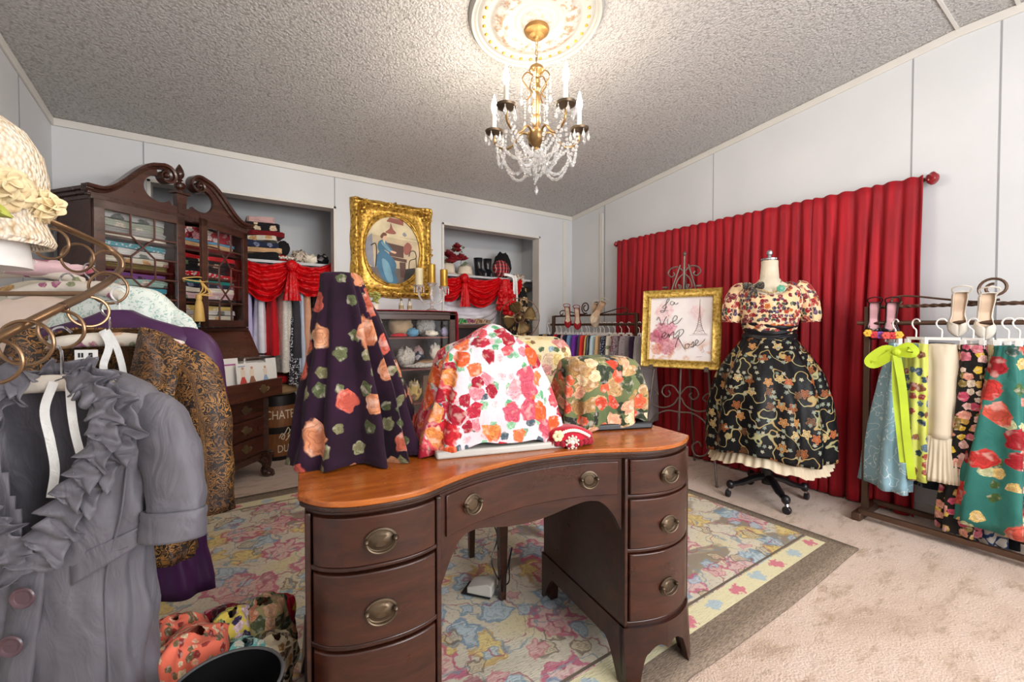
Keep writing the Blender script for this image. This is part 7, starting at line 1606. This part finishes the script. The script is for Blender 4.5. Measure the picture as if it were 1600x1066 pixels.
def fabroll(lab, x, y, z, r, h, mat, lean=(0, 0), seed=0):
    """soft bundle of cloth rolled and stuffed upright: swirled folded top, slumping sides"""
    h *= .74; b = MB(); rows = []; n = 72; sq = .62+.2*sin(seed*3)
    for i in range(25):
        v = i/24; k = 1 if v < .72 else max(.05, 1-((v-.72)/.28)**2.2)**.5; sl = 1+.1*sin(v*9+seed); rw = []
        for q in range(n):
            t = 2*pi*q/n; f = noise.noise((cos(t)*1.7+seed, sin(t)*1.7, v*2.2))*.3+.13*abs(sin(2.5*t+v*3.5+seed))+.07*sin(11*t+v*5)
            rr_ = r*k*sl*(1+f); rw.append((rr_*cos(t)*1.12+lean[0]*v, rr_*sin(t)*(sq+.35)+lean[1]*v, h*(v if v < .72 else .72+.28*sin((v-.72)/.28*pi/2))+r*.35*noise.noise((cos(t)*1.1*k, sin(t)*1.1*k, seed))*v+.006*sin(2*t+14*(1-k)+seed)*(v > .72)))
        rows.append(rw)
    b.rows(rows, True, front=54)
    q = bk.matrix_basis @ V((x, y, z)); o = b.obj('fabric_roll', mat, loc=q, ang=80, sub=1); return tag(o, lab, 'fabric', 'fabric rolls in the wicker basket')
roll = lambda n, *a: floral(n, *a)
cr_ = roll('coral_paisley', 'e8735a', [(52, .4, ['e9b090', '9a3a34', 'e8d0a8', '7a6a4a'], .7)]); yl_ = roll('yellow_iris', 'dcc458', [(34, .45, ['22223f', '3a2f5a', 'e6c9d0', '7f9a5a'], .75)]); ol_ = roll('olive_peach_rose', 'a89a6c', [(28, .48, ['d98f6a', '4a4a34', 'e0b08a', '5f6a48'], .8)]); rb_ = roll('ruby_flower', 'c01430', [(11, .36, ['e6b83f', 'e0d0c0'], .5)]); bg_ = roll('burgundy_lily', '8c1530', [(18, .45, ['e8b8c0', 'd98fa0', '4a1020'], .7)]); tl_ = roll('teal_carnation', '74bdb8', [(30, .5, ['2f6f72', 'a8d0c4', '1f4a50', 'd9e0d0'], .8)]); cm_ = roll('crimson_rose', 'd81c3c', [(30, .42, ['f0d0d0', 'e8909a', '7f1020'], .6)]); ow_ = roll('cream_black_sprig', 'd0bfa0', [(42, .42, ['2a2420', '6a5038', 'a3763f'], .7)])
fabroll('coral paisley fabric roll standing in front in the basket', -.08, -.06, .15, .062, .31, cr_, (.01, -.01), 1); fabroll('second coral paisley roll against the wall side of the basket', -.115, .03, .16, .05, .29, cr_, (-.02, 0), 2)
fabroll('yellow fabric roll with navy irises in the middle of the basket', .0, -.01, .15, .045, .3, yl_, (0, 0), 3); fabroll('tall olive and peach rose fabric roll in the basket', .06, .015, .125, .058, .33, ol_, (.01, .0), 4); fabroll('ruby fabric roll with yellow flower at the desk side of the basket', .09, .05, .14, .04, .27, rb_, (.02, 0), 5)
fabroll('burgundy lily fabric roll at the back of the basket', -.03, .085, .09, .045, .33, bg_, (0, .01), 6); fabroll('crimson rose fabric roll at the back of the basket', .085, .08, .09, .04, .32, cm_, (.01, .01), 7); fabroll('teal carnation fabric roll low in front in the basket', .02, -.09, .17, .04, .23, tl_, (.01, -.01), 8); fabroll('cream and black sprig fabric roll low in front in the basket', .095, -.075, .15, .042, .22, ow_, (.01, 0), 9)
bp_ = PZ(352, 1072, .40); bn = thing('black_bin', 'round black bin with pale worn rim below the wicker basket', 'bin', (bp_.x, bp_.y, 0), 0)
MB().lathe([(.001, .018), (.085, .018), (.088, .022), (.108, .40), (.103, .40), (.083, .03), (.001, .03)], 48).obj('bin_body', plain('matte_black', '060607', .85, 0, .15), bn)
MB().tube([(.106*cos(t), .106*sin(t), .40) for t in [2*pi*i/48 for i in range(48)]], .0035, 8, True).obj('rim', plain('worn_rim', '4c4a4a', .6, var=.4), bn)
# ================================================================ CAMERA + LIGHT
cd = bpy.data.cameras.new('camera'); cam = bpy.data.objects.new('camera', cd); COL.objects.link(cam)
cd.sensor_fit = 'HORIZONTAL'; cd.sensor_width = 36; cd.lens = 36*F/1600; cd.shift_y = SH/1600; cd.clip_start = .05
cam.location = CAMP; cam.rotation_euler = Matrix((RT, UP, -FW)).transposed().to_euler()
sc.camera = cam
def area(name, loc, target, sx, sy, power, col=(1, 1, 1), spread=pi):
    l = bpy.data.lights.new(name, 'AREA'); l.shape = 'RECTANGLE'; l.size = sx; l.size_y = sy; l.energy = power; l.color = col; l.spread = spread
    o = bpy.data.objects.new(name, l); COL.objects.link(o); o.location = loc; o.rotation_euler = (V(target)-V(loc)).to_track_quat('-Z', 'Y').to_euler(); return o
area('added_window_fill', (1.5, YF+.04, 1.45), (1.5, 3, 1.35), 2.15, 1.35, 76, (.97, .98, 1.0))  # fill lamp added in the rear opening to brighten the room
def point(name, loc, power, r, col=(1, .93, .82)):
    l = bpy.data.lights.new(name, 'POINT'); l.energy = power; l.shadow_soft_size = r; l.color = col
    o = bpy.data.objects.new(name, l); COL.objects.link(o); o.location = loc; return o
area('ceiling_fill_light', (.9, -1.0, 1.75), (.9, -.9, 3), .5, .5, 62, (1, .95, .9))  # unseen lamp added behind the camera to lift the ceiling brightness
wd = bpy.data.worlds.new('world'); sc.world = wd; wd.use_nodes = True
bg = wd.node_tree.nodes['Background']; bg.inputs[0].default_value = (.85, .92, 1, 1); bg.inputs[1].default_value = 1.2
sc.view_settings.view_transform = 'Standard'; sc.view_settings.look = 'None'; sc.view_settings.gamma = 1
sc.view_settings.use_curve_mapping = False; sc.view_settings.exposure = EXPO
